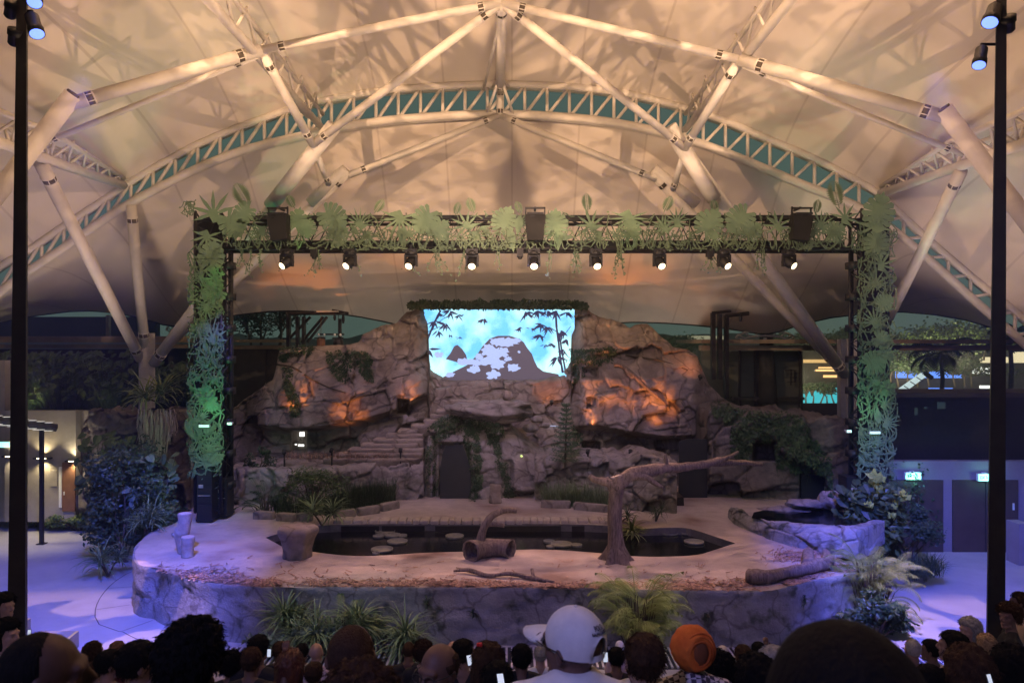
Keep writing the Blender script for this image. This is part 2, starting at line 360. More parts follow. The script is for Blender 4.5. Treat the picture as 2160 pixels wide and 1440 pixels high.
# mulch along the front rim: a stuff object
random.seed(11); mb=MB()
bandp=[(330,1192,1204),(367,1190,1215),(433,1192,1228),(533,1205,1237),(620,1222,1237),(700,1218,1238),(800,1224,1238),(900,1222,1238),(1000,1225,1238),(1150,1228,1240),(1300,1232,1242),(1400,1222,1244),(1500,1222,1246),(1600,1216,1246),(1672,1205,1235),(1760,1190,1214),(1790,1192,1206)]
lo=[(a,b) for a,b,c in bandp]; hi=[(a,c) for a,b,c in bandp]
for i in range(6500):
    x=random.uniform(335,1790); y0,y1=interp(lo,x),interp(hi,x); y=y1-(y1-y0)*abs(random.gauss(0,.42))
    if random.random()<.05: y=y1-random.uniform(0,60); 
    if noise.noise(Vector((x*.012,y*.03,0)))<-.12 and random.random()<.85: continue
    if y<1175: continue
    p=G(x,y-1.5,ZS+.01); a=random.uniform(0,pi); l=random.uniform(.04,.12); w_=random.uniform(.009,.024)
    d=Vector((math.cos(a),math.sin(a),random.uniform(-.25,.25)))*l; s=Vector((-math.sin(a),math.cos(a),random.uniform(-.5,.5)))*w_
    p.z=ZS+.012+random.random()*.03
    mb.add([p-d-s,p-d+s,p+d+s*.6,p+d-s*.6],[(0,1,2,3)])
for i in range(500):   # second heap in front of the pond wall
    x=random.gauss(1680,32); y=random.gauss(1172,7); p=G(x,y,ZS+.01); a=random.uniform(0,pi); l=random.uniform(.03,.10)
    d=Vector((math.cos(a),math.sin(a),.1))*l; s=Vector((-math.sin(a),math.cos(a),.3))*.012; p.z=ZS+.012+random.random()*.03
    mb.add([p-d-s,p-d+s,p+d+s,p+d-s],[(0,1,2,3)])
ch=mb.build('wood_chips',M['chips']); tag(ch,'brown wood chips scattered along the front rim of the stage','mulch',kind='stuff')
# drainage channel and paving joints that follow the stage
jt=MB(); grt=MB()
base=[(p+o*.0,o) for p,o in rimr]
def off(i,d): p,o=rimr[i]; return Vector((p.x,p.y,0))+o*d
idx=[i for i,(p,o) in enumerate(rimr) if p.y<24 and p.x<0.0 and p.x>-11.5]
pts=[off(i,.85) for i in idx[::3]]
for a,b in zip(pts,pts[1:]):
    d=(b-a).normalized(); s=Vector((-d.y,d.x,0))*.012
    jt.add([a-s+Vector((0,0,.0085)),a+s+Vector((0,0,.0085)),b+s+Vector((0,0,.0085)),b-s+Vector((0,0,.0085))],[(0,1,2,3)])
for i in idx[::11]:
    a=off(i,.06); b=off(i,.85); d=(b-a).normalized(); s=Vector((-d.y,d.x,0))*.01; z=Vector((0,0,.0125))
    jt.add([a-s+z,a+s+z,b+s+z,b-s+z],[(0,1,2,3)])
jo=jt.build('paving_joint',mat('dark_paving_joint',(.05,.05,.06))); tag(jo,kind='structure')
x=-6.6
gb=MB(); gb.box((1.3,16.0,.011),(16.5,1.1,.01)); gbo=gb.build('drain_channel',mat('drain_shadow',(.03,.03,.04))); tag(gbo,'dark slotted drain channel along the foot of the stage wall','drain')
while x<9.4:
    grt.box((x,15.98,.03),(.045,1.0,.03)); x+=.12
go=grt.build('drain_grating',mat('pale_grating_bars',(.5,.5,.52),rough=.5),gbo,org=Vector((0,0,0)))
# audience terrace: broad steps rising towards the camera
mb=MB(); rowsT=17; PITCH=.85; RISE=.358; Y1=13.85
def terr(Y):
    k=max(0,math.ceil((Y1-Y)/PITCH)); return min(k,rowsT)*RISE
for k in range(1,rowsT+1):
    y1=Y1-PITCH*(k-1); z=k*RISE; mb.box((0,(y1-14)/2,z-RISE/2),(19.0,y1+14,RISE-.002))
tb=mb.build('seating_terrace',M['concrete']); tag(tb,kind='structure')
# curved side blocks of the seating with pale edges
for sx,lab in((1,'curved concrete seating step with pale edge beside the right mast'),(-1,'concrete seating step with yellow edge tape beside the left mast')):
    t=thing('seating_step',lab,'seating step',(sx*11.5,13,0))
    mb=MB(); eb=MB()
    for k in range(5):
        z=.36*(k+1); x0=9.6+.95*k
        for j in range(8):
            a0=Vector((sx*(x0+.10*(j-2)**2*.3),16.6-.2*k-j*.9,0)); a1=Vector((sx*(x0+.10*(j-1)**2*.3),16.6-.2*k-(j+1)*.9,0))
            if sx<0: pass
            e=Vector((sx*6,0,0))
            q=[a0,a1,a1+e,a0+e]
            mb.add([v for v in q]+[v+Vector((0,0,z)) for v in q],[(0,1,5,4),(1,2,6,5),(2,3,7,6),(3,0,4,7),(4,5,6,7)])
            eb.add([a0+Vector((0,0,z+.004)),a1+Vector((0,0,z+.004)),a1+Vector((sx*.06,0,z+.004)),a0+Vector((sx*.06,0,z+.004))],[(0,1,2,3)])
    mb.build('step_block',M['concrete'],t); eb.build('edge_strip',mat('pale_nosing' if sx>0 else 'yellow_edge_tape',(.7,.68,.6) if sx>0 else (.75,.55,.15)),t)
# ---------------------------------------------------------------- rockwork
def rockdisp(p,s=1.0,amp=.30,crk=.10):
    w_=Vector((.30*noise.noise(p*.8),.2*noise.noise(p*.8+Vector((9,0,0))),.22*noise.noise(p*.7+Vector((0,9,0)))))
    q=(p+w_); q=Vector((q.x*.72+.10*q.z,q.y*.12,q.z*.72-.14*q.x))*s
    v=noise.voronoi(q,distance_metric='CHEBYCHEV'); e=v[0][1]-v[0][0]; c=v[1][0]
    r=noise.cell(c*13.7); dd=q-c
    d=amp*1.15*(r-.5)+ amp*1.1*(dd.x*(noise.cell(c*5.1)-.5)+dd.z*(noise.cell(c*9.3)-.58))
    d-=crk*math.exp(-(e/.030)**2)
    q2=Vector((q.x*2.0,q.y*2.0,q.z*3.0)); v=noise.voronoi(q2,distance_metric='CHEBYCHEV'); d+=amp*.26*(noise.cell(v[1][0]*3.3)-.5)+amp*.22*((q2-v[1][0]).z*(noise.cell(v[1][0]*2.3)-.45))-crk*.3*math.exp(-((v[0][1]-v[0][0])/.05)**2)
    d+=.10*amp*noise.fractal(p*2.6,.6,2.1,6)
    return d
def curtain(name,top,bot,Yf,step=3.0,thick=1.5,disp=(1,.3,.1),dents=(),fn=None,m='rock',parent=None,backz=0,round_=.35,ends=0,zrough=.05):
    x0=top[0][0]; x1=top[-1][0]; nx=max(4,int((x1-x0)/step)); H=max(interp(bot,x)-interp(top,x) for x in (x0,(x0+x1)/2,x1)); 
    nz=max(6,int(max(interp(bot,x0+(x1-x0)*k/20)-interp(top,x0+(x1-x0)*k/20) for k in range(21))/step)); nb=7
    vs=[]; rows_=nz+1+nb+2
    for i in range(nx+1):
        px=x0+(x1-x0)*i/nx; ty=interp(top,px); by=interp(bot,px)
        ty+=2.5*noise.fractal(Vector((px*.045,3.3,0)),.8,2,4)
        col=[]
        for j in range(nz+1):
            t=j/nz; py=by+(ty-by)*t; Y0=Yf(px,py) if callable(Yf) else Yf
            p=P(px,py,Y0); d=-rockdisp(p,*disp)
            edge=(by and (1-t))*(abs(by-ty))/F*Y0   # metres below the top
            if edge<round_: d+= round_*.8*(1-math.sqrt(max(0,1-(1-edge/round_)**2)))
            if ends:
                for ex in(x0,x1):
                    de=abs(px-ex)/F*Y0
                    if de<ends: d+=ends*.9*(1-math.sqrt(max(0,1-(1-de/ends)**2)))
            for (a,b,c,dd,depth) in dents:
                sft=2.2; k=sstep(a-sft,a+sft,px)*(1-sstep(b-sft,b+sft,px))*sstep(c-sft,c+sft,py)*(1-sstep(dd-sft,dd+sft,py))
                d+=depth*k
            if fn: d+=fn(px,py)
            col.append(P(px,py,Y0+d))
        tp=col[-1]
        for k in range(1,nb+1):
            s=k/nb; q=tp+Vector((0,thick*s,-.06*s)); q.z+=zrough*noise.fractal(q*1.5,.8,2,4)*(1 if k<nb else 0); col.append(q)
        q=col[-1].copy(); zb=col[0].z; col.append(Vector((q.x,q.y+.05,(q.z+zb)/2))); col.append(Vector((q.x,q.y+.05,zb)))
        vs+=col
    n=rows_
    fs=[(i*n+j,(i+1)*n+j,(i+1)*n+j+1,i*n+j+1) for i in range(nx) for j in range(n-1)]
    for i in (0,nx): # end caps
        ring_=[i*n+j for j in range(n)]; fs.append(tuple(ring_ if i else ring_[::-1]))
    mb=MB(); mb.add(vs,fs); o=mb.build(name,M[m] if isinstance(m,str) else m,parent,True)
    if True:
        me=o.data; me.polygons.foreach_set('use_smooth',[len(p.vertices)<5 for p in me.polygons])
    register(o); return o
def gate(px,a,b,soft=8): return sstep(a-soft,a+soft,px)*(1-sstep(b-soft,b+soft,px))
cliff=thing('rock_cliff','tall sandstone-coloured artificial rock face with caves rising on both sides of the screen','rock face',(0,29,ZS))
top=[(486,866),(510,846),(545,822),(576,800),(583,770),(589,738),(610,734),(640,731),(700,729),(735,728),(758,721),(766,706),(800,690),(838,679),(858,659),(880,652),(897,650),(903,660),(905,760),(914,778),(925,790),(942,799),(960,802),(1050,800),(1140,801),(1160,796),(1182,788),(1198,775),(1204,760),(1206,658),(1215,651),(1237,653),(1262,668),(1292,673),(1330,691),(1342,685),(1365,683),(1380,694),(1400,714),(1420,731),(1450,736),(1470,750),(1482,780),(1496,812),(1522,836),(1560,856),(1600,870)]
bot=[(486,1000),(1600,1000)]
ovl=[(486,885),(560,905),(610,912),(690,905),(780,888),(850,866),(880,842),(905,838),(912,600),(1203,600),(1206,905),(1260,905),(1330,918),(1400,928),(1470,925),(1600,930)]
def cliffY(px,py):
    Y=29.2
    o=interp(ovl,px)
    side=gate(px,540,905,25)+gate(px,1215,1480,25)
    Y-=side*(1.15*(1-sstep(o-10,o+4,py))*(.45+.55*sstep(690,860,py)))
    Y+= .9*(1-sstep(486,600,px))+ .7*sstep(1480,1560,px)
    Y+= .012*(800-py)*.8 if py<800 else 0
    # broad buttresses
    Y-= .5*math.exp(-((px-870)/34)**2)*(1-sstep(840,880,py)) + .5*math.exp(-((px-1240)/30)**2)
    Y+= .35*math.exp(-((px-775)/16)**2)*sstep(690,730,py)*(1-sstep(780,840,py))
    return Y
dents=[(617,646,908,964,1.6),(838,863,842,871,1.3),(1227,1265,931,957,1.3),(1383,1432,925,967,1.5),(1228,1262,775,797,.7),(1238,1258,838,860,.5)]
cl=curtain('rock_face',top,bot,cliffY,2.4,.8,(1.0,.27,.15),dents,None,'rock',cliff)
# ground terrace behind the lower walls
mb=MB(); mb.box((-.5,29.8,(ZS+2.45)/2+.0),(18.6,2.6,1.17)); 
ORG[0]=Vector((0,29,ZS)); mb.build('terrace_core',M['rockdark'],cliff)
# lower planter wall, left
lw=thing('planter_retaining_wall','rough cracked rock wall with dark roots behind the left planting bed','retaining wall',P(700,1075,25.8))
curtain('wall_face',[(488,985),(520,984),(640,988),(760,978),(850,973),(893,972)],[(488,1085),(600,1083),(760,1082),(893,1066)],lambda x,y:25.2+.9*sstep(490,890,x),2.8,2.6,(1.3,.16,.12),(),None,'rock2',lw,zrough=.12)
# lower wall right
rw=thing('boulder_retaining_wall','cracked pale rock wall behind the standing dead tree','retaining wall',P(1290,1075,25))
curtain('wall_face',[(1128,962),(1165,957),(1200,962),(1290,965),(1330,967),(1352,957),(1385,960),(1400,968),(1428,972)],[(1128,1066),(1300,1080),(1428,1096)],lambda x,y:25.9-2.3*sstep(1180,1430,x),2.6,2.6,(1.6,.18,.16),(),None,'rock2',rw,ends=.15,zrough=.10)
# central boulder with the cave door
def bul(px,py):
    return -1.1*math.sqrt(max(0,1-((px-1010)/140)**2))*(.35+.65*sstep(860,1000,py))+ .35*math.exp(-((px-918)/4)**2)*sstep(925,940,py)
cb=thing('cave_boulder','big pale boulder with a dark door and hanging creeper below the ledge','boulder',P(1010,1060,26.3))
curtain('boulder_face',[(884,985),(890,950),(900,936),(903,905),(915,888),(955,878),(990,868),(1030,878),(1060,889),(1078,902),(1100,926),(1122,944),(1150,960),(1160,975)],[(884,1066),(905,1064),(1010,1060),(1160,1064)],27.3,2.4,2.2,(1.05,.26,.12),[(926,993,934,1072,.75)],bul,'rock2',cb,ends=.3,zrough=.15)
dy=min(hit(x,y)[0].y for x in(934,945,960,975,988) for y in(945,970,1000,1030,1050) if hit(x,y))-.07
mb=MB(); a=P(931,938,dy); b=P(990,1053,dy); pl=[P(x,y,dy) for x,y in((928,1058),(928,985),(934,955),(940,940),(976,938),(984,960),(993,990),(993,1058))]
mb.prism(pl,(0,.05,0)); mb.build('cave_door',M['darkdoorshade'],cb)
# ledge slab on top of it
led=thing('overhanging_ledge','flat layered rock ledge jutting out above the cave boulder','rock ledge',P(1040,880,27.2))
mb=MB(); c=P(1038,862,27.2)
for k,(dx,dz,rx,ry,rz) in enumerate([(0,-.02,1.55,1.2,.33),(.15,-.26,1.15,.9,.26),(.35,.17,1.0,.9,.16),(-.75,.05,.8,.7,.2)]):
    mb.ell(c+Vector((dx,0,dz)),(rx,ry,rz),40,16,None,.30,k*3.1)
o=mb.build('ledge_slab',M['rock2'],led,True); register(o)
for i,(x,y,r_) in enumerate([(1108,868,.32),(1132,884,.26),(1150,896,.2),(1120,902,.3)]):
    q=P(x,y,27.4); mb=MB(); mb.ell(q,(r_,r_*.8,r_*.55),14,10,None,.3,i); s=mb.build('ledge_stone',M['rock2'],None,True,q); tag(s,['rounded stone beside the right end of the ledge','middle stone right of the ledge','smallest stone stepping down right of the ledge','shaded stone tucked under the right end of the ledge'][i],'stone','stones beside the ledge'); register(s)
q=P(1070,835,27.0); mb=MB(); mb.ell(q+Vector((0,0,.02)),(.20,.18,.20),14,10,None,.2,4); s=mb.build('stone',M['rock'],None,True,q); tag(s,'small brown stone sitting alone on the flat ledge','stone')
# stairs
sw=thing('rock_stairs','worn sandstone steps climbing from the left terrace up to the ledge','stairs',P(870,970,26.8))
for i in range(13):
    y=844+10.2*i; xl=948-13.5*i-(13*(i-4) if i>4 else 0); xr=1000-7*i if i>4 else 1010; xr=max(xr,905) if i>6 else xr
    xr=min(xr,xl+130) if i<6 else 893-12*math.sin(i*2.3)
    xr=min(xr,893) if i>5 else xr
    Y=28.2-.16*i; A=P(xl,y,Y); B=P(xr,y,Y); c=(A+B)/2; w_=B.x-A.x
    mb=MB(); nx_=16
    vs=[]; 
    for a in range(nx_+1):
        for k,(dy_,dz_) in enumerate([(.35,-.6),(0.02,-.6),(-.02,-.12),(-.07,-.05),(-.04,.0),(.5,.0)]):
            x=A.x+w_*a/nx_; v=Vector((x,Y+dy_,A.z+dz_)); n_=noise.fractal(Vector((x*2,i*5,k*.3)),.8,2,4)
            if k<5 and k>0: v.y+=.06*n_
            if k in(2,3,4): v.z+=.04*noise.noise(Vector((x*2.4,i*3,k)))
            vs.append(v)
    mb.add(vs,[(a*6+k,(a+1)*6+k,(a+1)*6+k+1,a*6+k+1) for a in range(nx_) for k in range(5)]+[tuple(range(6))[::-1],tuple(nx_*6+k for k in range(6))])
    s=mb.build('stair_slab',M['rock'],sw,True); register(s)
# right cave mass with creepers
rc=thing('creeper_cave_rock','dark rock mass with window openings overgrown by creeper on the right','rock face',P(1640,1090,25))
curtain('rock_face',[(1489,900),(1494,868),(1515,852),(1545,856),(1600,868),(1650,868),(1690,872),(1705,884),(1740,876),(1790,884),(1815,900),(1832,925)],[(1489,1066),(1560,1090),(1650,1110),(1832,1110)],lambda x,y:26.2-.9*sstep(1500,1780,x),2.8,3.0,(.8,.34,.12),[(1588,1636,928,970,1.6),(1688,1741,999,1052,1.2)],None,'rockdark',rc,ends=.3,zrough=.2)
mb=MB(); mb.prism([P(x,y,26.1) for x,y in((1690,1052),(1690,1001),(1739,1001),(1739,1052))],(0,.05,0)); mb.build('opening_shade_panel',M['darkdoorshade'],rc)  # dark sheet for the black opening, its shade put into colour
# dark doorway between the two masses
dw=thing('stage_doorway','tall dark doorway opening between the cracked wall and the creeper rock','doorway',P(1465,1062,26))
mb=MB(); mb.prism([P(x,y,26.4) for x,y in((1432,1066),(1432,932),(1445,926),(1492,926),(1492,1066))],(0,.08,0)); mb.build('passage_shade_panel',M['darkdoorshade'],dw)  # dark panel fills the passage, its shade put into the colour
mb=MB(); mb.prism([P(x,y,25.1) for x,y in((1424,1096),(1424,1050),(1442,1048),(1444,1092))],(0,.9,0)); mb.build('black_crate',M['black'],dw)
# raised pond on the right
pd=thing('pond_basin','curved low rock wall holding a dark raised pond at the right of the stage','pond',G(1690,1160,ZS))
wallt=[(1545,1078),(1552,1070),(1566,1072),(1580,1086),(1610,1094),(1650,1101),(1700,1107),(1760,1111),(1810,1111),(1840,1106),(1866,1096)]
wallb=[(1545,1108),(1580,1124),(1620,1140),(1665,1155),(1700,1163),(1760,1174),(1810,1180),(1840,1168),(1866,1145)]
def py_(x): return (CZ-ZS)*F/(interp(wallb,x)-720)
curtain('basin_wall',wallt,wallb,lambda x,y:py_(x)+.1,2.4,.45,(1.5,.08,.05),(),None,'stagewall',pd,ends=.12,zrough=.05)
mb=MB(); zz=1.72; pts=[G(x,y,zz) for x,y in((1585,1092),(1650,1104),(1720,1109),(1830,1110),(1840,1085),(1780,1072),(1640,1070),(1590,1080))]
mb.add(pts,[tuple(range(len(pts)))]); wo=mb.build('pond_water',M['water']); tag(wo,kind='structure')
for i,(x,y,rx,rz,lab) in enumerate([(1660,1076,.75,.10,'flat pale rock shelf at the back of the raised pond'),(1700,1062,.6,.12,'long upper rock shelf behind the raised pond'),(1752,1058,.35,.30,'upright rock with a small waterfall ledge by the raised pond'),(1795,1078,.50,.30,'rounded boulder glowing blue at the right end of the pond'),(1735,1088,.35,.16,'dark low stone in the middle of the pond')]):
    q=P(x,y,22.6); mb=MB(); mb.ell(q,(rx,.45,rz),24,12,None,.35,i*2+1); s=mb.build('pond_rock',M['rock2' if i!=4 else 'rockdark'],None,True,q); tag(s,lab,'rock','rocks in the raised pond'); register(s)
# screen
scr=thing('led_screen','bright blue video screen showing bamboo and brown hills between the rocks','screen',P(1055,800,29.6))
def emi(name,c,s): return mat(name,(0,0,0),emit=c,estr=s,rough=.4)
mscr=emi('screen_blue_picture',(.2,.6,1),1.5)
t_=mscr.node_tree; b_=t_.nodes['Principled BSDF']; tc=t_.nodes.new('ShaderNodeTexCoord'); nz=t_.nodes.new('ShaderNodeTexNoise'); nz.inputs['Scale'].default_value=.8; nz.inputs['Detail'].default_value=7
t_.links.new(tc.outputs['Object'],nz.inputs['Vector'])
rp=t_.nodes.new('ShaderNodeValToRGB'); rp.color_ramp.elements[0].position=.38; rp.color_ramp.elements[0].color=(.14,.52,.95,1); rp.color_ramp.elements[1].position=.60; rp.color_ramp.elements[1].color=(.56,.98,1,1)
t_.links.new(nz.outputs[0],rp.inputs[0]); t_.links.new(rp.outputs[0],b_.inputs['Emission Color'])
YS=30.0
mb=MB(); mb.prism([P(x,y,YS+.01) for x,y in((894,801),(894,651),(1212,651),(1212,801))],(0,.12,0)); mb.build('screen_housing',M['black'],scr); mb=MB(); q=[P(x,y,YS) for x,y in((894,801),(1212,801),(1212,651),(894,651))]; mb.add(q,[(0,1,2,3)]); mb.build('picture_panel',mscr,scr)
mh=emi('screen_brown_hill',(.12,.09,.125),1.0); mwht=emi('screen_pale_patches',(.48,.58,.98),1.1); mbam=emi('screen_bamboo_silhouette',(.035,.03,.09),1.0)
def poly(pts,Y,name,m,th=.003):
    mb=MB(); mb.prism([P(x,y,Y) for x,y in pts],(0,th,0)); return mb.build(name,m,scr)
poly([(925,800),(960,782),(985,770),(1003,752),(1018,730),(1033,714),(1050,708),(1075,708),(1095,714),(1105,722),(1113,735),(1122,746),(1127,760),(1134,774),(1146,783),(1178,789),(1180,802),(925,802)],YS-.012,'hill_shape',mh)
poly([(940,757),(950,745),(958,730),(965,727),(975,736),(983,748),(986,760),(965,764)],YS-.012,'hill_shape',mh)
random.seed(8)
mb=MB()
blobs=[(1050,720,17,9),(1068,722,22,9),(1090,718,9,5),(1030,738,14,14),(1045,748,16,14),(1060,742,12,10),(1028,762,20,8),(1000,764,18,6),(978,762,14,7),(1050,768,14,10),(1040,790,13,9),(1083,775,14,9),(1000,778,12,8),(1010,752,8,6),(1071,757,8,5),(925,748,10,6),(950,790,10,5),(1095,742,3,3)]
for (bx,by,rx,ry) in blobs:
    n_=22; pts=[]
    for k in range(n_):
        a=2*pi*k/n_; q=1+.32*(random.random()-.5)*2; pts.append(P(bx+rx*math.cos(a)*q,min(by+ry*math.sin(a)*q,800),YS-.02-.0006*len(mb.v)/22))
    mb.add([P(bx,by,YS-.02-.0006*len(mb.v)/22)]+pts,[(0,k+1,(k+1)%n_+1) for k in range(n_)])
mb.build('pale_patches',mwht,scr)
mb=MB()
def bleaf(x,y,a,l,w_,z):
    c,s=math.cos(a),math.sin(a); pts=[(0,0),(.25,w_/l),(.55,w_*.8/l),(1,0),(.55,-w_*.8/l),(.25,-w_/l)]
    mb.add([P(x+l*(u*c-v*s),y+l*(u*s+v*c),z) for u,v in pts],[(0,1,2,3,4,5)])
zc=[YS-.05]
def culm(pts,w_):
    zc[0]-=.0008
    for (a,b),(c,d) in zip(pts,pts[1:]):
        L=math.hypot(c-a,d-b); nx_,ny_=-(d-b)/L*w_,(c-a)/L*w_
        mb.add([P(a+nx_,b+ny_,zc[0]),P(a-nx_,b-ny_,zc[0]),P(c-nx_*.8,d-ny_*.8,zc[0]),P(c+nx_*.8,d+ny_*.8,zc[0])],[(0,1,2,3)])
culm([(899,725),(905,708),(912,690),(922,668),(930,654)],2.2); culm([(902,700),(925,690),(950,692)],.8); culm([(912,690),(935,672),(960,660)],.7)
culm([(1187,786),(1182,756),(1178,720),(1174,690),(1172,655)],2.4); culm([(1193,784),(1187,750),(1182,720),(1178,702)],2.0); culm([(1178,702),(1160,690),(1140,692)],.8); culm([(1182,720),(1195,700),(1204,688)],.7)
random.seed(21)
for (x,y,n_,l) in [(925,660,7,20),(950,655,7,22),(938,682,8,24),(915,678,8,20),(905,735,3,30),(925,698,6,18),(968,664,6,16),(1022,672,5,20),(1020,674,4,14),(950,706,6,9),(968,709,6,8),
        (1110,657,7,24),(1135,655,9,24),(1155,656,8,22),(1175,656,7,24),(1195,657,6,22),(1097,690,7,16),(1140,684,9,20),(1140,706,9,22),(1155,690,7,20),(1185,696,8,22),(1195,715,7,18),(1165,725,7,14),(1150,726,6,10),(1175,752,6,28),(1190,738,6,20),(1120,692,5,12)]:
    for k in range(n_):
        zc[0]-=.0004; bleaf(x+random.uniform(-3,3),y+random.uniform(-1,3),random.uniform(.2,2.9) if random.random()<.8 else random.uniform(-.4,3.5),l*random.uniform(.5,1.1),l*random.uniform(.06,.11),zc[0])
mb.build('bamboo_shapes',mbam,scr)
mb=MB(); mb.box((P(1055,649,YS).x,YS+.05,P(1055,649,YS).z),(6.2,.3,.10)); mb.build('top_beam',M['black'],scr)
# ---------------------------------------------------------------- canopy steelwork
YA=26.0
topc=[(-260,760),(-120,655),(0,562),(60,528),(130,480),(215,424),(268,388),(340,345),(420,303),(520,262),(640,222),(700,208),(780,195),(850,187),(950,181),(1055,178),(1160,181),(1260,189),(1350,203),(1440,226),(1520,252),(1600,285),(1680,318),(1750,350),(1850,404),(1900,452),(1980,524),(2060,592),(2160,672),(2300,800),(2420,910)]
botc=[(-260,830),(-120,720),(0,617),(60,572),(130,526),(210,470),(275,428),(360,383),(440,345),(520,315),(640,286),(700,272),(780,259),(850,251),(950,244),(1055,241),(1160,245),(1260,254),(1350,269),(1440,291),(1520,318),(1600,350),(1700,392),(1800,432),(1880,482),(1980,566),(2060,638),(2160,724),(2300,850),(2420,960)]
arch=thing('roof_arch_truss','long curved beige lattice arch spanning the whole roof above the portal','truss',(0,YA,14))
def chord(pts,Y,r,name,par):
    mb=MB(); c=spl([P(x,y,Y) for x,y in pts],4); mb.tube(c,r,10); return mb.build(name,M['steel'],par,True)
chord(topc,YA,.13,'top_chord',arch); chord([(x,y+7) for x,y in topc],YA+.75,.10,'rear_top_chord',arch); chord(botc,YA,.15,'bottom_chord',arch)
def web(pts1,pts2,Y1_,Y2_,x0,x1,pitch,name,par,r=.062,hi=True):
    mb=MB(); x=x0; k=0
    while x<x1:
        xn=x+pitch
        a=P(x,interp(pts1,x),Y1_); b=P(x,interp(pts2,x),Y2_); c=P(xn,interp(pts1,xn),Y1_)
        mb.tube([a,b],r,6); mb.tube([b,c] ,r,6); x=xn; k+=1
    return mb.build(name,M['steel'],par,True)
web(topc,botc,YA,YA,-100,1050,47,'lattice_web',arch); web([(2160-x-50,interp(topc,2160-x-50)) for x,_ in []] or topc,botc,YA,YA,1060,2300,47,'lattice_web',arch)
mb=MB(); x=-90
while x<2300:
    mb.tube([P(x,interp(topc,x),YA),P(x+23,interp(topc,x+23)+7,YA+.75),P(x+47,interp(topc,x+47),YA)],.045,6); x+=47
mb.build('top_bracing',M['steel'],arch,True)
mb=MB()   # thin clamp rail carrying the membrane edge
mb.tube(spl([P(x,y+9,YA+.1) for x,y in botc],3),.035,6); mb.build('clamp_rail',M['steel'],arch,True)
def collar(mb,a,b,r,t=.55):
    a=Vector(a); b=Vector(b); d=(b-a).normalized(); L=(b-a).length
    return a+d*min(t,L*.2)
def strut(par,a,b,r,name='tube',col=True,r2=None):
    mb=MB(); a=Vector(a); b=Vector(b); r2=r2 or r; mb.tube([a,b],[r,r2],14); o=mb.build(name,M['steel'],par,True)
    if col:
        d=(b-a).normalized(); mc=MB(); L=(b-a).length
        for s,e in((a,1),(b,-1)):
            c=s+d*e*min(.55,L*.15)
            u=d.orthogonal().normalized(); v=d.cross(u)
            for k in (-1,1):   # splice plates with dark pockets
                q=c+d*.09*k; mc.tube([q-d*.012,q+d*.012],r*1.07,14)
            for k in range(6):
                an=k*pi/3; n_=u*math.cos(an)+v*math.sin(an); mc.tube([c+n_*r*1.0-d*.08,c+n_*r*1.0+d*.08],.014,5)
        mc.build('bolted_collar',M['steel'],o,True)
        md=MB(); 
        for s,e in((a,1),(b,-1)):
            c=s+d*e*min(.55,L*.15); md.tube([c-d*.07,c+d*.07],r*1.01,14)
        md.build('collar_gap',M['bark'],o,True)
    return o
def ridge(sx,X,Zf,Yn,Y0,lab,lx):
    t=thing('ridge_truss',lab,'truss',(X,20,Zf))
    # two lower chords + top chord running towards the audience
    for dx,dz,r in((0,0,.12),(-.0,.95,.07),(.55*sx,.80,.07)):
        mb=MB(); mb.tube([(X+dx,Y0,Zf+dz),(X+dx,YA-.2,Zf+dz*.55)],r,12); mb.build('chord',M['steel'],t,True)
    mb=MB(); y=Y0
    while y<YA-1.4:
        mb.tube([(X,y,Zf),(X,y+.8,Zf+.9),(X,y+1.6,Zf)],.04,6); mb.tube([(X,y,Zf),(X+.55*sx,y+.8,Zf+.76),(X,y+1.6,Zf)],.035,6); y+=1.6
    mb.build('lattice_web',M['steel'],t,True)
    return t
ridge(-1,-6.6,14.25,19.1,8,'left ridge truss running overhead from the arch towards the audience',0)
ridge(1,6.05,14.25,19.1,8,'right ridge truss running overhead from the arch towards the audience',0)
for sx,lab in((-1,'low valley truss at the far left between the arch and the mast node'),(1,'low valley truss at the far right between the arch and the mast node')):
    a=P(270,395,YA) if sx<0 else P(1850,412,YA); n_=P(82,330,20.6) if sx<0 else P(2040,345,20.6)
    t=thing('valley_truss',lab,'truss',n_); e=n_+(n_-a)*.9
    for dx,dz,r in((0,0,.15),(.45*sx,.62,.08),(-.45*sx,.62,.08)):
        mb=MB(); mb.tube([a+Vector((0,-.3,dz*.4)),n_+Vector((dx,0,dz)),e+Vector((dx,0,dz))],r,10); mb.build('chord',M['steel'],t,True)
    mb=MB(); L=(e-a).length; d=(e-a)/L; s=.4; k=0
    while s<L-.9:
        q=min(1,s/4); 
        for sg in(-1,1): mb.tube([a+d*s,a+d*(s+.45)+Vector((.45*sx*sg*q,0,.62*q+.2*(1-q))),a+d*(s+.9)],.045,6)
        s+=.9
    mb.build('lattice_web',M['steel'],t,True)
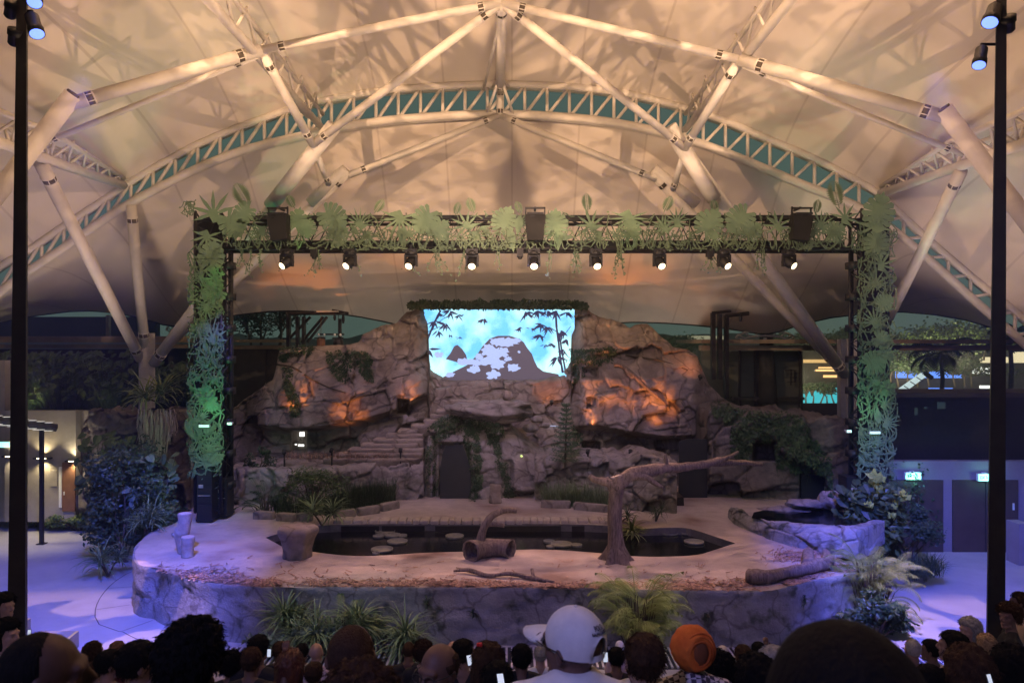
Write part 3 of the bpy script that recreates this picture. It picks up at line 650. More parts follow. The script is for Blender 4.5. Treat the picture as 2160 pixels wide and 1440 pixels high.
# main struts (node positions in the roof)
A=P(1058,6,19.0); B=P(1054,243,YA-.1); Cl=P(550,106,19.0); Cr=P(1560,126,19.0)
Dl=P(138,222,17.2); Dr=P(2004,250,17.2); Nl=P(84,332,20.6); Nr=P(2030,352,20.6)
Gl=P(660,305,22.6); Gr=P(1445,312,22.6); Hl=P(693,388,24.5); Hr=P(1420,400,24.5)
Tl=P(310,772,28.0); Tr=P(1782,790,28.0)
fr=thing('roof_cross_frame','beige tube frame fanning out from the roof apex to both sides','roof frame',(0,19,15))
for a,b,r in((A,Cl,.11),(A,Cr,.11),(Cl,Dl,.155),(Cr,Dr,.155),(Cl+Vector((-.1,0,-.15)),Nl+Vector((0,0,.35)),.08),(Cr+Vector((.1,0,-.15)),Nr+Vector((0,0,.35)),.08),(A,Gl,.115),(A,Gr,.115),(Cl,Gl,.125),(Cr,Gr,.125),(Gl,Hl,.10),(Gr,Hr,.10),(B,P(735,370,25.2),.11),(B,P(1385,378,25.2),.11)):
    strut(fr,a,b,r)
# apex mast: runs from the frame apex back to the arch crown
strut(fr,A,P(1055,192,YA-.2),.15,'apex_tube'); 
for q in((1028,238),(1082,240),(1040,183),(1072,183)): strut(fr,P(1055,160,24.8),P(q[0],q[1],YA-.1),.05,'brace',False)
strut(fr,P(1055,190,YA-.2),B,.12,'apex_post')
strut(fr,P(1058,28,19.4),P(1020,190,25.8),.045,'brace',False)
# stubs with cut ends
def masttube(lab,pts,r,name='leaning_mast'):
    t=thing(name,lab,'mast',pts[0]); mb=MB(); mb.tube(pts,r,20); mb.build('mast_tube',M['steel'],t,True)
    a,b=Vector(pts[-2]),Vector(pts[-1]); d=(b-a).normalized(); mb=MB(); mb.tube([b-d*.02,b+d*.05],r*.80,20); mb.build('end_ring',M['bark'],t,True)
    return t
d=Dl-P(0,402,17.2); masttube('thick leaning mast at the far left edge with a cut-off end',[Dl-d*9.5/2.0*1.05,Dl+d*.12],.20)
d=Dr-P(2120,405,17.2); masttube('thick leaning mast at the far right edge with a cut-off end',[Dr-d*9.5/2.0*1.2,Dr+d*.12],.20)
strut(fr,Dl,P(86,-30,17.0),.19,'upright_tube'); strut(fr,Dr,P(2062,-30,17.0),.19,'upright_tube')
# tree column, left
tc_=thing('tree_column','lilac grey steel column at the left branching into beige struts','column',Tl-Vector((0,0,Tl.z)))
mb=MB(); mb.tube([(Tl.x,28,0),(Tl.x,28,CZ+.32)],[.30,.28],20); mb.build('column_shaft',M['greycol'],tc_,True)
strut(tc_,P(296,756,27.9),P(86,345,20.9),.19,'branch'); strut(tc_,P(306,735,27.9),P(276,432,YA),.18,'branch')
strut(tc_,P(325,765,27.9),P(700,268,22.6),.20,'branch'); strut(tc_,P(322,760,28.2),P(735,362,25.2),.16,'branch')
mb=MB(); mb.tube([P(570,435,24),P(704,266,22.55)],.235,18); mb.build('branch_sleeve',M['steel'],tc_,True)
mb=MB(); mb.tube([P(655,428,25.6),P(730,358,25.2)],.20,18); mb.build('branch_sleeve',M['steel'],tc_,True)
tr_=thing('tree_column','dark column behind the rock at the right carrying two long beige struts','column',Tr-Vector((0,0,Tr.z)))
mb=MB(); mb.tube([(Tr.x+.45,28.2,0),(Tr.x+.45,28.2,CZ+.1)],[.30,.28],20); mb.build('column_shaft',M['greycol'],tr_,True)
strut(tr_,Tr,P(1412,272,22.6),.21,'branch'); strut(tr_,Tr+Vector((-.15,.3,.3)),P(1376,366,25.2),.17,'branch')
strut(tr_,P(1860,700,28.3),P(2028,360,20.9),.17,'branch')
mb=MB(); mb.tube([P(1506,420,23.4),P(1412,268,22.55)],.235,18); mb.build('branch_sleeve',M['steel'],tr_,True)
mb=MB(); mb.tube([P(1470,430,25.6),P(1378,358,25.2)],.20,18); mb.build('branch_sleeve',M['steel'],tr_,True)
# long backstay tubes leaving at the far right
# ---------------------------------------------------------------- membranes
def zarch(X,pts=topc,Y=YA):
    px=1080+X/Y*F; return CZ-(interp(pts,px)-720)/F*Y
def build_front():
    mb=MB(); Xs=[i*.4-21 for i in range(int(42/.4)+1)]; Ys=[YA-.0-j*.42 for j in range(88)]  # rows carried behind the camera to block sky from above
    cr=[-30,-13.6,-6.6,6.05,13.2,30]
    vs=[]
    for Y in Ys:
        s=(YA-Y)
        for X in Xs:
            for a,b in zip(cr,cr[1:]):
                if a<=X<=b: break
            u=(X-a)/(b-a); bul=math.sin(pi*u)
            wdt=min(b-a,13)
            h=s*.02+ (1-math.exp(-s/3.5))*(.75+ .16*wdt*bul)+.25*s*.3
            if a==-30: bul=math.sin(pi*min(1,(b-X)/8)/2)**.8; h=s*.04+(1-math.exp(-s/3.5))*(.75+2.2*bul)+.075*s
            if b==30: bul=math.sin(pi*min(1,(X-a)/8)/2)**.8; h=s*.04+(1-math.exp(-s/3.5))*(.75+2.2*bul)+.075*s
            vs.append(Vector((X,Y,zarch(X)+.06+h)))
    n=len(Xs); mb.add(vs,[(j*n+i,j*n+i+1,(j+1)*n+i+1,(j+1)*n+i) for j in range(len(Ys)-1) for i in range(n-1)])
    o=mb.build('roof_membrane',M['membrane'],None,True,Vector((0,20,15))); tag(o,'beige fabric roof vault stretched above the audience side of the arch','canopy')
build_front()
edge=[(-400,760),(-260,720),(-120,700),(0,680),(45,670),(90,663),(150,656),(200,655),(260,662),(310,674),(350,686),(362,688),(380,685),(430,676),(500,664),(560,657),(620,655),(690,658),(760,668),(820,680),(880,694),(960,700),(1080,703),(1180,696),(1230,688),(1280,682),(1340,679),(1400,681),(1460,685),(1530,692),(1590,702),(1612,705),(1640,700),(1690,684),(1750,670),(1830,660),(1900,657),(1970,663),(2040,675),(2110,695),(2170,714),(2300,760),(2420,800)]
def build_back():
    mb=MB(); xs=list(range(-250,2421,22)); nr=26; vs=[]; ve=[]
    for x in xs:
        a=P(x,interp(botc,x)+4,YA+.25)
        yb=34-2.5*abs(x-1055)/1300
        b=P(x,interp(edge,x),yb)
        ve.append(b)
        for j in range(nr+1):
            t=j/nr; p=a.lerp(b,t)
            sag=math.sin(pi*t); p.z-= .10*sag*(a.z-b.z); 
            vs.append(p)
    n=nr+1; mb.add(vs,[(i*n+j,(i+1)*n+j,(i+1)*n+j+1,i*n+j+1) for i in range(len(xs)-1) for j in range(nr)])
    t=thing('rear_membrane','beige fabric roof panel dropping behind the arch to a scalloped rear edge','canopy',(0,30,10))
    mb.build('fabric_panel',M['membrane'],t,True)
    mb=MB(); mb.tube(ve,.045,6); mb.build('edge_cable',M['black'],t,True)
    for px in(357,1614):   # cable clamp fans at the scallop tips
        y=688 if px<500 else 705; mb=MB(); c=P(px+(24 if px<500 else 0),y+6,33)
        pts=[]; 
        s0=30 if px<500 else 62
        out=[P(px+(24 if px<500 else 0)+s0*math.cos(a),y+8-16*math.sin(a),33) for a in [pi*k/8 for k in range(9)]]
        inn=[P(px+(24 if px<500 else 0)+s0*.72*math.cos(a),y+12-9*math.sin(a),33) for a in [pi*k/8 for k in range(9)]]
        mb.tube(out,.05,6); mb.tube(inn,.05,6)
        for k in range(0,9): mb.tube([out[k],inn[k]],.035,5)
        if px>500: mb.tube([P(px,718,33),P(px,712,33)],.08,6)
        mb.build('clamp_fan',M['steel'],t,True)
build_back()
# ---------------------------------------------------------------- lighting portal
YP=22.9
por=thing('stage_portal','black truss gate around the stage clad with flat green leaf cut-outs','stage portal',P(1140,1095,YP))
def truss(a,b,s,name,n):
    mb=MB(); a=Vector(a); b=Vector(b); d=(b-a); L=d.length; d/=L
    u=Vector((0,1,0)); v=d.cross(u).normalized()
    C=[(u*i+v*j)*s/2 for i in(-1,1) for j in(-1,1)]
    for c in C: mb.tube([a+c,b+c],.055,8)
    for k in range(n):
        p=a+d*L*k/n; q=a+d*L*(k+1)/n; m_=(p+q)/2
        for c1,c2 in((0,1),(2,3),(0,2),(1,3)):
            mb.tube([p+C[c1],m_+C[c2],q+C[c1]],.028,6)
    return mb.build(name,M['black'],por,True)
def PP(x,y,dy=0): return P(x,y,YP+dy)
truss(PP(440,498,.45),PP(1850,498,.45),.88,'top_beam',26)
truss(PP(450,1075,.45),PP(450,450,.45),.80,'left_leg',11)
truss(PP(1832,1005,.45),PP(1832,445,.45),.80,'right_leg',11)
for x in(487,1795):
    mb=MB(); mb.tube([PP(x,500,.9),PP(x,1080 if x<1000 else 1020,.9)],.085,8)
    for y in range(560,1040,66): mb.box(PP(x+(-2 if x<1000 else 2),y,.7),(.22,.5,.22))
    mb.build('rear_post',M['black'],por,True)
mb=MB()
for x0,x1 in((480,1790),): mb.box((PP((x0+x1)/2,515,.35)),((x1-x0)/F*YP,.10,.22)); mb.box((PP((x0+x1)/2,460,.9)),((x1-x0)/F*YP,.10,.18))
mb.build('beam_rail',M['black'],por)
for q_,h_ in((PP(446,770,.62),9.3),(PP(1840,735,.62),8.3)): mb=MB(); mb.box(q_,(.95,.05,h_)); mb.build('dark_backing',M['black'],por)
random.seed(31)
nleaf=[0]
def leafpoly(kind,r):
    pts=[]
    if kind=='monstera':
        lob=random.choice([6,7])
        for side in(1,-1):
            seq=[(0,r*1.15)] if side==1 else []
            for k in range(lob):
                a0=.12+2.75*k/lob; a1=.12+2.75*(k+.82)/lob; am=(a0+a1)/2
                def rad(a): return r*(1.12-.30*math.sin(a)-.30*(a/pi)**3)*(1-.10*math.cos(a)**2*(a<1))
                def inner(a): R_=rad(a); mx,my=0,R_*math.cos(a)*.45+r*.05; return (mx+(R_*math.sin(a)-mx)*.30,my+(R_*math.cos(a)-my)*.30)
                seq+= [(rad(a0)*.97*math.sin(a0),rad(a0)*.97*math.cos(a0)),(rad(am)*1.05*math.sin(am),rad(am)*1.05*math.cos(am)),(rad(a1)*.93*math.sin(a1),rad(a1)*.93*math.cos(a1))]
                if k<lob-1: an=a1+.035; ix,iy=inner(an); seq+= [(ix-.008,iy-.01),(ix+.008,iy+.012)] if False else [(ix,iy)]
            if side==1: pts+=seq+[(0,-r*.35)]
            else: pts+= [(-x,y) for x,y in seq][::-1]
        return [(x,-y) for x,y in pts]
    if kind=='fan':
        n=random.choice([7,9,11])
        for k in range(n):
            a=-1.9+3.8*k/(n-1); w_=.20*9/n; L=r*(1.25-.05*abs(k-(n-1)/2)+random.uniform(-.08,.08)); bx_,by_=.0,-.1*r
            pts+= [(r*.22*math.sin(a-w_*.9),r*.22*math.cos(a-w_*.9)),(L*.55*math.sin(a-w_*.55),L*.55*math.cos(a-w_*.55)),(L*math.sin(a),L*math.cos(a)),(L*.55*math.sin(a+w_*.55),L*.55*math.cos(a+w_*.55))]
        pts+=[(0,-r*.45)]
        return pts
    if kind=='spear':
        return [(0,-r*.5),(r*.25,-r*.2),(r*.30,r*.2),(r*.1,r*.8),(0,r*1.1),(-r*.1,r*.8),(-r*.30,r*.2),(-r*.25,-r*.2)]
def xf(pts,c,ang,dy,mir=1):
    ca,sa=math.cos(ang),math.sin(ang); return [Vector((c.x+(x*ca*mir-y*sa),c.y+dy,c.z+(x*sa*mir+y*ca))) for x,y in pts]
def leaf(kind,px,py,r,ang,dy=None,m='cutout',tilt=None):
    dy=-.10-.0035*(nleaf[0]%40) if dy is None else dy; nleaf[0]+=1
    c=PP(px,py); mb=MB(); r=r*(.86 if kind!='fern' else 1)
    if kind=='fern':
        n=13; L=r*2
        ca,sa=math.cos(ang),math.sin(ang)
        def q(u,v): return Vector((c.x+u*ca-v*sa,c.y+dy,c.z+u*sa+v*ca))
        mb.prism([q(-.012,0),q(.012,0),q(.006,L),q(-.006,L)],(0,.004,0))
        for k in range(n):
            v=L*(.12+.85*k/n); l=r*.62*math.sin(pi*(.22+.72*k/n)); 
            for s in(-1,1): mb.prism([q(0,v),q(s*l*.5,v+l*.42),q(s*l,v+l*.45),q(s*l*.55,v+l*.12)] if s>0 else [q(0,v),q(s*l*.55,v+l*.12),q(s*l,v+l*.45),q(s*l*.5,v+l*.42)],(0,.003,0))
    else:
        mb.prism(xf(leafpoly(kind,r),c,ang,dy),(0,.004,0))
    o=mb.build('leaf_cutout',M[m],por)
    return o
# beam leaves
bx=[(452,452,'fan',.75,0),(490,470,'monstera',.62,.6),(520,448,'monstera',.5,-.9),(555,490,'fan',.5,2.6),(628,470,'monstera',.5,2.9),(650,480,'monstera',.42,.1),(700,458,'monstera',.66,.9),(712,500,'monstera',.48,2.2),(760,475,'fan',.5,.3),(778,500,'fan',.42,2.8),(845,462,'fan',.68,3.1),(850,495,'spear',.5,3.2),(900,462,'monstera',.62,-.6),(925,490,'monstera',.5,2.4),(985,478,'fan',.5,.5),(1005,500,'fan',.42,2.9),(1062,470,'monstera',.58,2.7),(1078,500,'spear',.55,3.3),(1095,470,'spear',.5,3.0),(1170,480,'monstera',.60,3.1),(1178,500,'spear',.5,3.1),(1245,478,'fan',.55,.3),(1262,500,'fan',.42,2.5),(1325,462,'fan',.70,3.14),(1330,492,'monstera',.45,3.1),(1400,485,'fan',.46,.6),(1425,470,'fan',.46,-.4),(1490,478,'monstera',.66,2.6),(1505,500,'fan',.45,2.9),(1560,462,'monstera',.66,-.8),(1580,492,'monstera',.45,2.3),(1635,480,'fan',.50,.2),(1725,478,'fan',.50,.4),(1750,492,'monstera',.48,2.0),(1775,462,'fan',.5,-.6),(1845,455,'monstera',.75,2.9),(1838,480,'fan',.6,.1)]
for x,y,k,r,a in bx: leaf(k,x,y,r,a)
for x,y,r,a in((528,440,.46,.55),(790,450,.26,-.6),(1000,450,.26,.35),(1240,448,.30,.1),(1400,448,.28,-.45),(1770,440,.46,.25),(1720,452,.24,-.2),(1100,452,.22,.4),(622,440,.24,.5),(960,455,.22,-.3),(1510,452,.24,.2)): leaf('fern',x,y,r,a,-.02,'vine')
# leg leaves
random.seed(4)
for i,(x,y,k,r,a) in enumerate([(440,500,'fan',.55,3.1),(448,545,'monstera',.62,2.9),(455,590,'fan',.4,.2),(458,618,'monstera',.52,-1.2),(440,650,'fan',.42,3.0),(425,690,'monstera',.40,.8),(452,715,'fan',.48,-.4),(440,740,'spear',.45,.2),(435,770,'fan',.34,.6),(455,800,'fan',.34,-.7),(438,830,'monstera',.42,.4),(452,850,'monstera',.36,-1.2),(432,875,'fan',.3,.2),(425,930,'fern',.42,.5),(440,905,'spear',.36,.1),(445,940,'fan',.36,-.2),(458,960,'monstera',.40,-.9),(437,975,'fan',.42,.1)]): leaf(k,x,y,r,a) if k!='fern' else leaf('fern',x,y,r,a,-.12)
for i,(x,y,k,r,a) in enumerate([(1842,520,'monstera',.6,3.1),(1852,560,'fan',.5,-.6),(1840,600,'fan',.5,.4),(1855,640,'monstera',.42,2.0),(1838,680,'fan',.55,.1),(1850,715,'monstera',.42,1.2),(1833,765,'monstera',.56,1.9),(1862,745,'fan',.35,-.7),(1840,805,'fan',.36,.4),(1866,815,'monstera',.36,-.6),(1858,850,'fan',.42,-.9),(1845,880,'spear',.42,.1),(1862,890,'fan',.42,-1.0),(1840,930,'fan',.36,.3),(1845,960,'spear',.5,.0),(1835,985,'fern',.3,.7)]): leaf(k,x,y,r,a) if k!='fern' else leaf('fern',x,y,r,a,-.12)
random.seed(77)
for i in range(15):
    x=500+88*i+random.uniform(-20,20); leaf(random.choice(['fan','fan','monstera','spear']),x,random.uniform(468,505),random.uniform(.26,.38),random.uniform(0,6.28))
# painted vine tangles
def vinestrip(mb,pts,w_,dy):
    for a,b in zip(pts,pts[1:]):
        d=(b-a); 
        if d.length<1e-4: continue
        d.normalize(); n_=Vector((-d.z,0,d.x))*w_; o=Vector((0,dy,0))
        mb.add([a-n_+o,a+n_+o,b+n_+o-d*-.01,b-n_+o],[(0,1,2,3)])
def tangle(x0,x1,y0,y1,n,seed,w_=.016,L=9,hang=False):
    random.seed(seed); mb=MB()
    for i in range(n):
        x=random.uniform(x0,x1); y=random.uniform(y0,y1); a=random.uniform(0,2*pi); k=random.uniform(-.5,.5); pts=[]
        if hang: a=pi/2+random.uniform(-.2,.2); k=random.uniform(-.08,.08)
        dy=-.03-.0011*i
        for s in range(random.randint(L//2,L)):
            pts.append(PP(x,y)); x+=6.5*math.cos(a); y+=6.5*math.sin(a)*(1 if hang else 1.4); a+=k+random.uniform(-.25,.25)
            if not hang:
                if x<x0 or x>x1: a=pi-a; x=min(max(x,x0),x1)
                if y<y0 or y>y1: a=-a; y=min(max(y,y0),y1)
            if random.random()<(.8 if hang else .35):
                q=PP(x,y); aa=random.uniform(0,2*pi); l=random.uniform(.05,.12)
                e=Vector((math.cos(aa)*l,0,math.sin(aa)*l)); nrm=Vector((-e.z,0,e.x))*.28
                mb.add([q+Vector((0,dy,0)),q+e*.5+nrm+Vector((0,dy,0)),q+e+Vector((0,dy,0)),q+e*.5-nrm+Vector((0,dy,0))],[(0,1,2,3)])
        vinestrip(mb,pts,w_,dy)
    return mb.build('vine_cutout',M['vine'],por)
tangle(403,474,520,1005,210,1,.019,11); tangle(1806,1884,470,1005,210,2,.019,11)
tangle(412,474,900,1000,26,12,.014,9); tangle(1808,1882,860,1010,40,13,.014,9)
tangle(470,1810,488,528,300,3,.014,11); tangle(480,1800,450,500,110,5,.014,8)
for i,x in enumerate((512,530,548,607,668,672,740,868,920,925,1160,1212,1216,1302,1310,1498,1502,1602,1610,980,1050)):
    tangle(x-3,x+3,522,526,3,40+i,.010,10,True)
tangle(384,412,425,455,9,61,.013,9); tangle(396,412,560,990,26,62,.010,6)
# little bright work lamps on the legs
for x,y,l in((431,898,'small white bar lamp on the left portal leg'),(485,893,'short white lamp on the inner side of the left portal leg'),(1845,912,'small white bar lamp on the right portal leg'),(1790,909,'short white lamp on the inner side of the right portal leg')):
    q=PP(x,y,-.30); t=thing('bar_lamp',l,'lamp',q); mb=MB(); w_=.32 if x in(431,1845) else .15
    mb.box(q,(w_,.08,.08)); mb.box(q+Vector((0,.14,0)),(.04,.22,.04)); mb.build('lamp_body',M['white'],t)
    mb=MB(); mb.box(q+Vector((0,-.044,0)),(w_*.92,.006,.06)); mb.build('diffuser',mat('bar_lamp_diffuser',(.8,1,.9),emit=(.55,1,.75),estr=.75),t)
# stage loudspeakers at the feet
def spk(px0,px1,y0,y1,Y,lab,z=None,depth=.7):
    a=P(px0,y0,Y); b=P(px1,y1,Y); t=thing('stage_speaker',lab,'loudspeaker',((a.x+b.x)/2,Y,b.z))
    mb=MB(); w_=b.x-a.x; h=a.z-b.z; mb.box(((a.x+b.x)/2,Y+depth/2,(a.z+b.z)/2),(w_,depth,h)); mb.box(((a.x+b.x)/2,Y+depth/2,b.z+.03),(w_+.04,depth+.04,.06)); mb.build('cabinet',M['black'],t)
    mb=MB()
    for k in range(3): mb.box(((a.x+b.x)/2,Y-.012,b.z+h*(k+.5)/3),(w_*.9,.02,h/3*.88))
    mb.build('grille',M['grille'],t)
    mb=MB(); mb.box((a.x+w_*.3,Y-.03,b.z+h*.68),(w_*.3,.02,.10)); mb.box(((a.x+b.x)/2,Y-.03,b.z+h*.5),(w_*.8,.02,.02)); mb.build('badge',M['concrete'],t)
spk(415,447,990,1099,22.7,'tall black speaker stack at the foot of the left portal leg',depth=.9)
spk(449,478,1010,1090,23.2,'lower dark cabinet just right of the left speaker stack',depth=.6)
spk(1844,1876,985,1070,22.7,'tall dark speaker stack at the foot of the right portal leg',depth=.9)
spk(1786,1842,1006,1085,23.3,'wide dark cabinet just left of the right speaker stack',depth=.6)
# black fixtures with yokes on the beam
for x,lab in((590,'black box fixture with yoke on the left part of the portal beam'),(1129,'black box fixture with yoke at the middle of the portal beam'),(1687,'black box fixture with yoke on the right part of the portal beam')):
    c=PP(x,483,-.35); t=thing('box_fixture',lab,'stage fixture',c,'black box fixtures on the portal beam'); tl=(-.12 if x<1000 else (.12 if x>1300 else 0))
    mb=MB(); rot=Matrix.Rotation(tl,3,'Y')
    vs=[rot@Vector((sx*wx,yy,zz)) for zz,wx in((.42,.30),(-.36,.24)) for sx,yy in((-1,-.22),(1,-.22),(1,.22),(-1,.22))]
    mb.add([c+v for v in vs],[(0,1,2,3),(4,7,6,5),(0,4,5,1),(1,5,6,2),(2,6,7,3),(3,7,4,0)]); mb.build('housing',M['grille'],t)
    mb=MB()
    for s in(-1,1): mb.box(c+rot@Vector((s*.29,0,.40)),(.04,.06,.50))
    mb.box(c+rot@Vector((0,0,.64)),(.62,.06,.05)); mb.box(c+Vector((0,.2,.64)),(.06,.5,.06)); mb.build('yoke',M['black'],t)
    mb=MB(); mb.box(c+rot@Vector((0,-.1,.44)),(.50,.30,.06)); mb.box(c+rot@Vector((-.10,-.24,.36)),(.12,.02,.05)); mb.build('top_plate',M['black'],t)
# moving heads
tgt=[(605,-.55,'with its head turned sharply left, first from the left'),(738,-.45,'with its head turned left, second from the left'),(867,-.25,'leaning slightly left, third from the left'),(996,-.02,'pointing straight out, fourth from the left'),(1126,0.02,'hanging below the middle fixture'),(1257,.12,'pointing out, right of the middle'),(1391,.2,'leaning slightly right, third from the right'),(1527,.4,'with its head turned right, second from the right'),(1664,.55,'with its head turned far right, first from the right')]
for i,(x,tw,lab) in enumerate(tgt):
    c=PP(x,536,-.15); t=thing('moving_head_light','lit moving-head stage light '+lab,'stage light',c,'moving-head lights under the portal beam')
    mb=MB(); mb.box(c+Vector((0,0,.08)),(.36,.30,.14)); mb.lathe(c+Vector((0,0,-.04)),[(.16,0),(.19,.03),(.19,.10),(.15,.14)],16); mb.box(c+Vector((0,0,.2)),(.08,.10,.16)); mb.build('base_unit',M['black'],t)
    mb=MB()
    for s in(-1,1): mb.box(c+Vector((s*.17,0,-.20)),(.06,.16,.36))
    mb.box(c+Vector((0,0,-.06)),(.36,.18,.06)); mb.build('yoke',M['black'],t)
    hc=c+Vector((0,0,-.26)); d=Vector((tw,-.75,-.62)).normalized()
    mb=MB(); mb.lathe(hc-d*.20,[(.08,0),(.15,.03),(.165,.12),(.15,.30),(.125,.36),(.135,.42)],18,d); h=mb.build('head',M['black'],t,True)
    mb=MB(); mb.lathe(hc+d*.215,[(.118,0),(.10,.016),(.03,.024)],18,d); mb.build('lens',M['lens'],h)
    tg=[(-8,18,ZS),(-6,19,ZS),(-3.5,18.3,ZS),(-1,18,ZS),(1,17.9,ZS),(2.5,18.3,ZS),(4.2,18.3,ZS),(6,18.8,ZS),(7.8,19.5,ZS)][i]
    lamp('stage_pattern_lamp',hc+d*.30,tg,(160,420,820,980,1050,980,820,560,300)[i],(1,.52,.40),46,.5,.04,(3.2,.47,.52,.22,2.4))
for x in(663,1097,1497,1480): 
    if x==1480: continue
    c=PP(x,533,-.05); o=MB().box(c,(.20,.22,.26)).box(c+Vector((0,0,.17)),(.06,.1,.12)).lathe(c+Vector((0,-.02,-.2)),[(.05,0),(.07,.03),(.07,.09)],10).build('sensor_box',M['black'],None,False,c); tag(o,{663:'small black box hanging between the first two lights on the left',1097:'small black box hanging just left of the middle light',1497:'small black box hanging beside the second light from the right'}[x],'sensor box','small boxes under the beam')
# masts in the audience
def mast(xt,xb,Y,lab,fix,zb):
    a=P(xt,0,Y); b=P(xb,1440,Y); a=a+(a-b)*.20; 
    k=(zb-b.z)/(a.z-b.z); base=b+(a-b)*k; t=thing('lighting_mast',lab,'mast',base)
    mb=MB(); w0,w1=.235/2,.115/2
    vs=[base+Vector((sx*w0,sy*w0,0)) for sx,sy in((-1,-1),(1,-1),(1,1),(-1,1))]+[a+Vector((sx*w1*.9,sy*w1,0)) for sx,sy in((-1,-1),(1,-1),(1,1),(-1,1))]
    rot=Matrix.Rotation(.45 if xt<1000 else -.5,3,'Z')
    vs=[base+rot@(v-base) if i<4 else a+rot@(v-a) for i,v in enumerate(vs)]
    mb.add(vs,[(0,1,5,4),(1,2,6,5),(2,3,7,6),(3,0,4,7),(4,5,6,7),(3,2,1,0)]); mb.build('mast_post',M['darkpole'],t)
    mb=MB(); mb.box(base+Vector((0,0,.02)),(.42,.42,.04)); mb.build('base_plate',M['black'],t)
    return t
terrL=terr(11.0); 
mast(47,36,11.0,'dark tapered lighting mast rising at the left edge of the picture',0,terr(11.0)); mast(2112,2099,11.0,'dark tapered lighting mast rising at the right edge of the picture',0,terr(11.0))
def spotfix(px,py,px2,py2,r,lab,lit=True,mx=None,d=None):
    c=P(px,py,11.0); e=P(px2,py2,10.9); t=thing('spot_fixture',lab,'spotlight',c,'spotlights clamped to the masts'); d=(e-c); L=d.length; d.normalize()
    mb=MB(); mb.lathe(c-d*.06,[(r*.7,0),(r*.95,.03),(r*.95,L*.8),(r*1.1,L*.85),(r*1.1,L+.06)],16,d); h=mb.build('housing',M['black'],t,True)
    if lit: mb=MB(); mb.lathe(e+d*.002,[(r*.98,0),(r*.5,.012)],16,d); mb.build('lens',M['lensblue'],h)
    mb=MB(); m_=P(mx,py-14,11.05) if mx else c; mb.tube([m_,c+Vector((0,0,.1)),c],.022,6); mb.build('bracket',M['black'],t)
spotfix(68,38,78,72,.10,'blue-lit spotlight on the left mast, pointing down to the right',mx=48)
spotfix(72,-14,73,6,.10,'blue-lit spotlight at the very top of the left mast',mx=48)
spotfix(30,88,32,62,.09,'unlit box spotlight on the outer side of the left mast',False,mx=47)
spotfix(22,30,26,4,.09,'unlit box spotlight high on the outer side of the left mast',False,mx=47)
spotfix(2098,20,2088,48,.11,'blue-lit spotlight near the top of the right mast',mx=2112)
spotfix(2070,108,2065,138,.09,'lower blue-lit spotlight on a side arm of the right mast',mx=2110)
spotfix(2126,60,2126,34,.10,'unlit box spotlight on the outer side of the right mast',False,mx=2112)
# green light on the portal
GR=(.18,1,.22)
lamp('green_leg_lamp',P(455,1010,21.6),P(440,620,YP),420,(.12,1,.35),50,.6,.1)
lamp('green_leg_lamp',P(452,505,22.0),P(450,760,YP),60,GR,70,.6,.1)
lamp('green_leg_lamp',P(1815,1010,21.6),P(1842,640,YP),380,(.35,1,.5),50,.6,.1)
lamp('leg_wash_lamp',P(1845,905,21.0),P(1845,940,YP),75,(.65,1,.82),100,.8,.1)
lamp('leg_wash_lamp',P(436,905,21.0),P(436,940,YP),90,(.45,1,.62),100,.8,.1)
lamp('green_beam_lamp',P(625,540,22.3),P(640,478,YP),10,GR,40,.6,.1)
lamp('green_beam_lamp',P(1170,540,22.3),P(1165,480,YP),8,GR,40,.6,.1)
lamp('green_beam_lamp',P(1330,560,22.0),P(1330,480,YP),8,GR,40,.6,.1)
lamp('portal_front_fill',(-3,12,12.5),P(700,620,YP),420,(1,.98,.85),60,.4,.2)  # floating lamps without fixture, added as a neutral wash on the cut-outs
lamp('portal_front_fill',(3,12,12.5),P(1500,600,YP),420,(1,.98,.85),60,.4,.2)
# ---------------------------------------------------------------- stage props
def limb(mb,pts,rad,n=12,nz=.12,seed=0,closed=True,sub=5):
    c=spl(pts,sub); k=len(c); rr=[]
    for i in range(k):
        t=i/(k-1)*(len(rad)-1); a=int(min(t,len(rad)-2)); rr.append(rad[a]+(rad[a+1]-rad[a])*(t-a))
    o=len(mb.v); mb.tube(c,rr,n,closed)
    for i in range(o,len(mb.v)):
        v=Vector(mb.v[i]); ci=min((i-o)//n,k-1); d=v-c[ci]; s=1+nz*noise.fractal(v*2.6+Vector((seed,0,0)),.8,2,4)*1.6; mb.v[i]=tuple(c[ci]+d*s)
    return mb
def SG(x,y): return G(x,y,ZS)
q=SG(627,1174); t=thing('rock_stump','pale carved stump seat wider at its flat top, beside the left end of the pool','stump',q)
mb=MB(); prof=[(.36,0),(.37,.04),(.36,.22),(.42,.48),(.50,.66),(.50,.74),(.45,.79),(.20,.80),(.0001,.80)]
o=len(mb.v); mb.lathe(q,prof,36)
for i in range(o,len(mb.v)):
    v=Vector(mb.v[i])-q; a=math.atan2(v.y,v.x); s=1+.05*math.sin(7*a+1)+.04*math.sin(3*a)+.05*noise.noise(v*4); g_=.05*math.exp(-((abs(a+pi/2)-.1)/.12)**2)*(1 if v.z<.6 else .3); mb.v[i]=tuple(q+Vector((v.x*(s-g_*2),v.y*(s-g_*2),v.z+.02*noise.noise(v*3))))
mb.build('stump_body',M['rock2'],t,True)
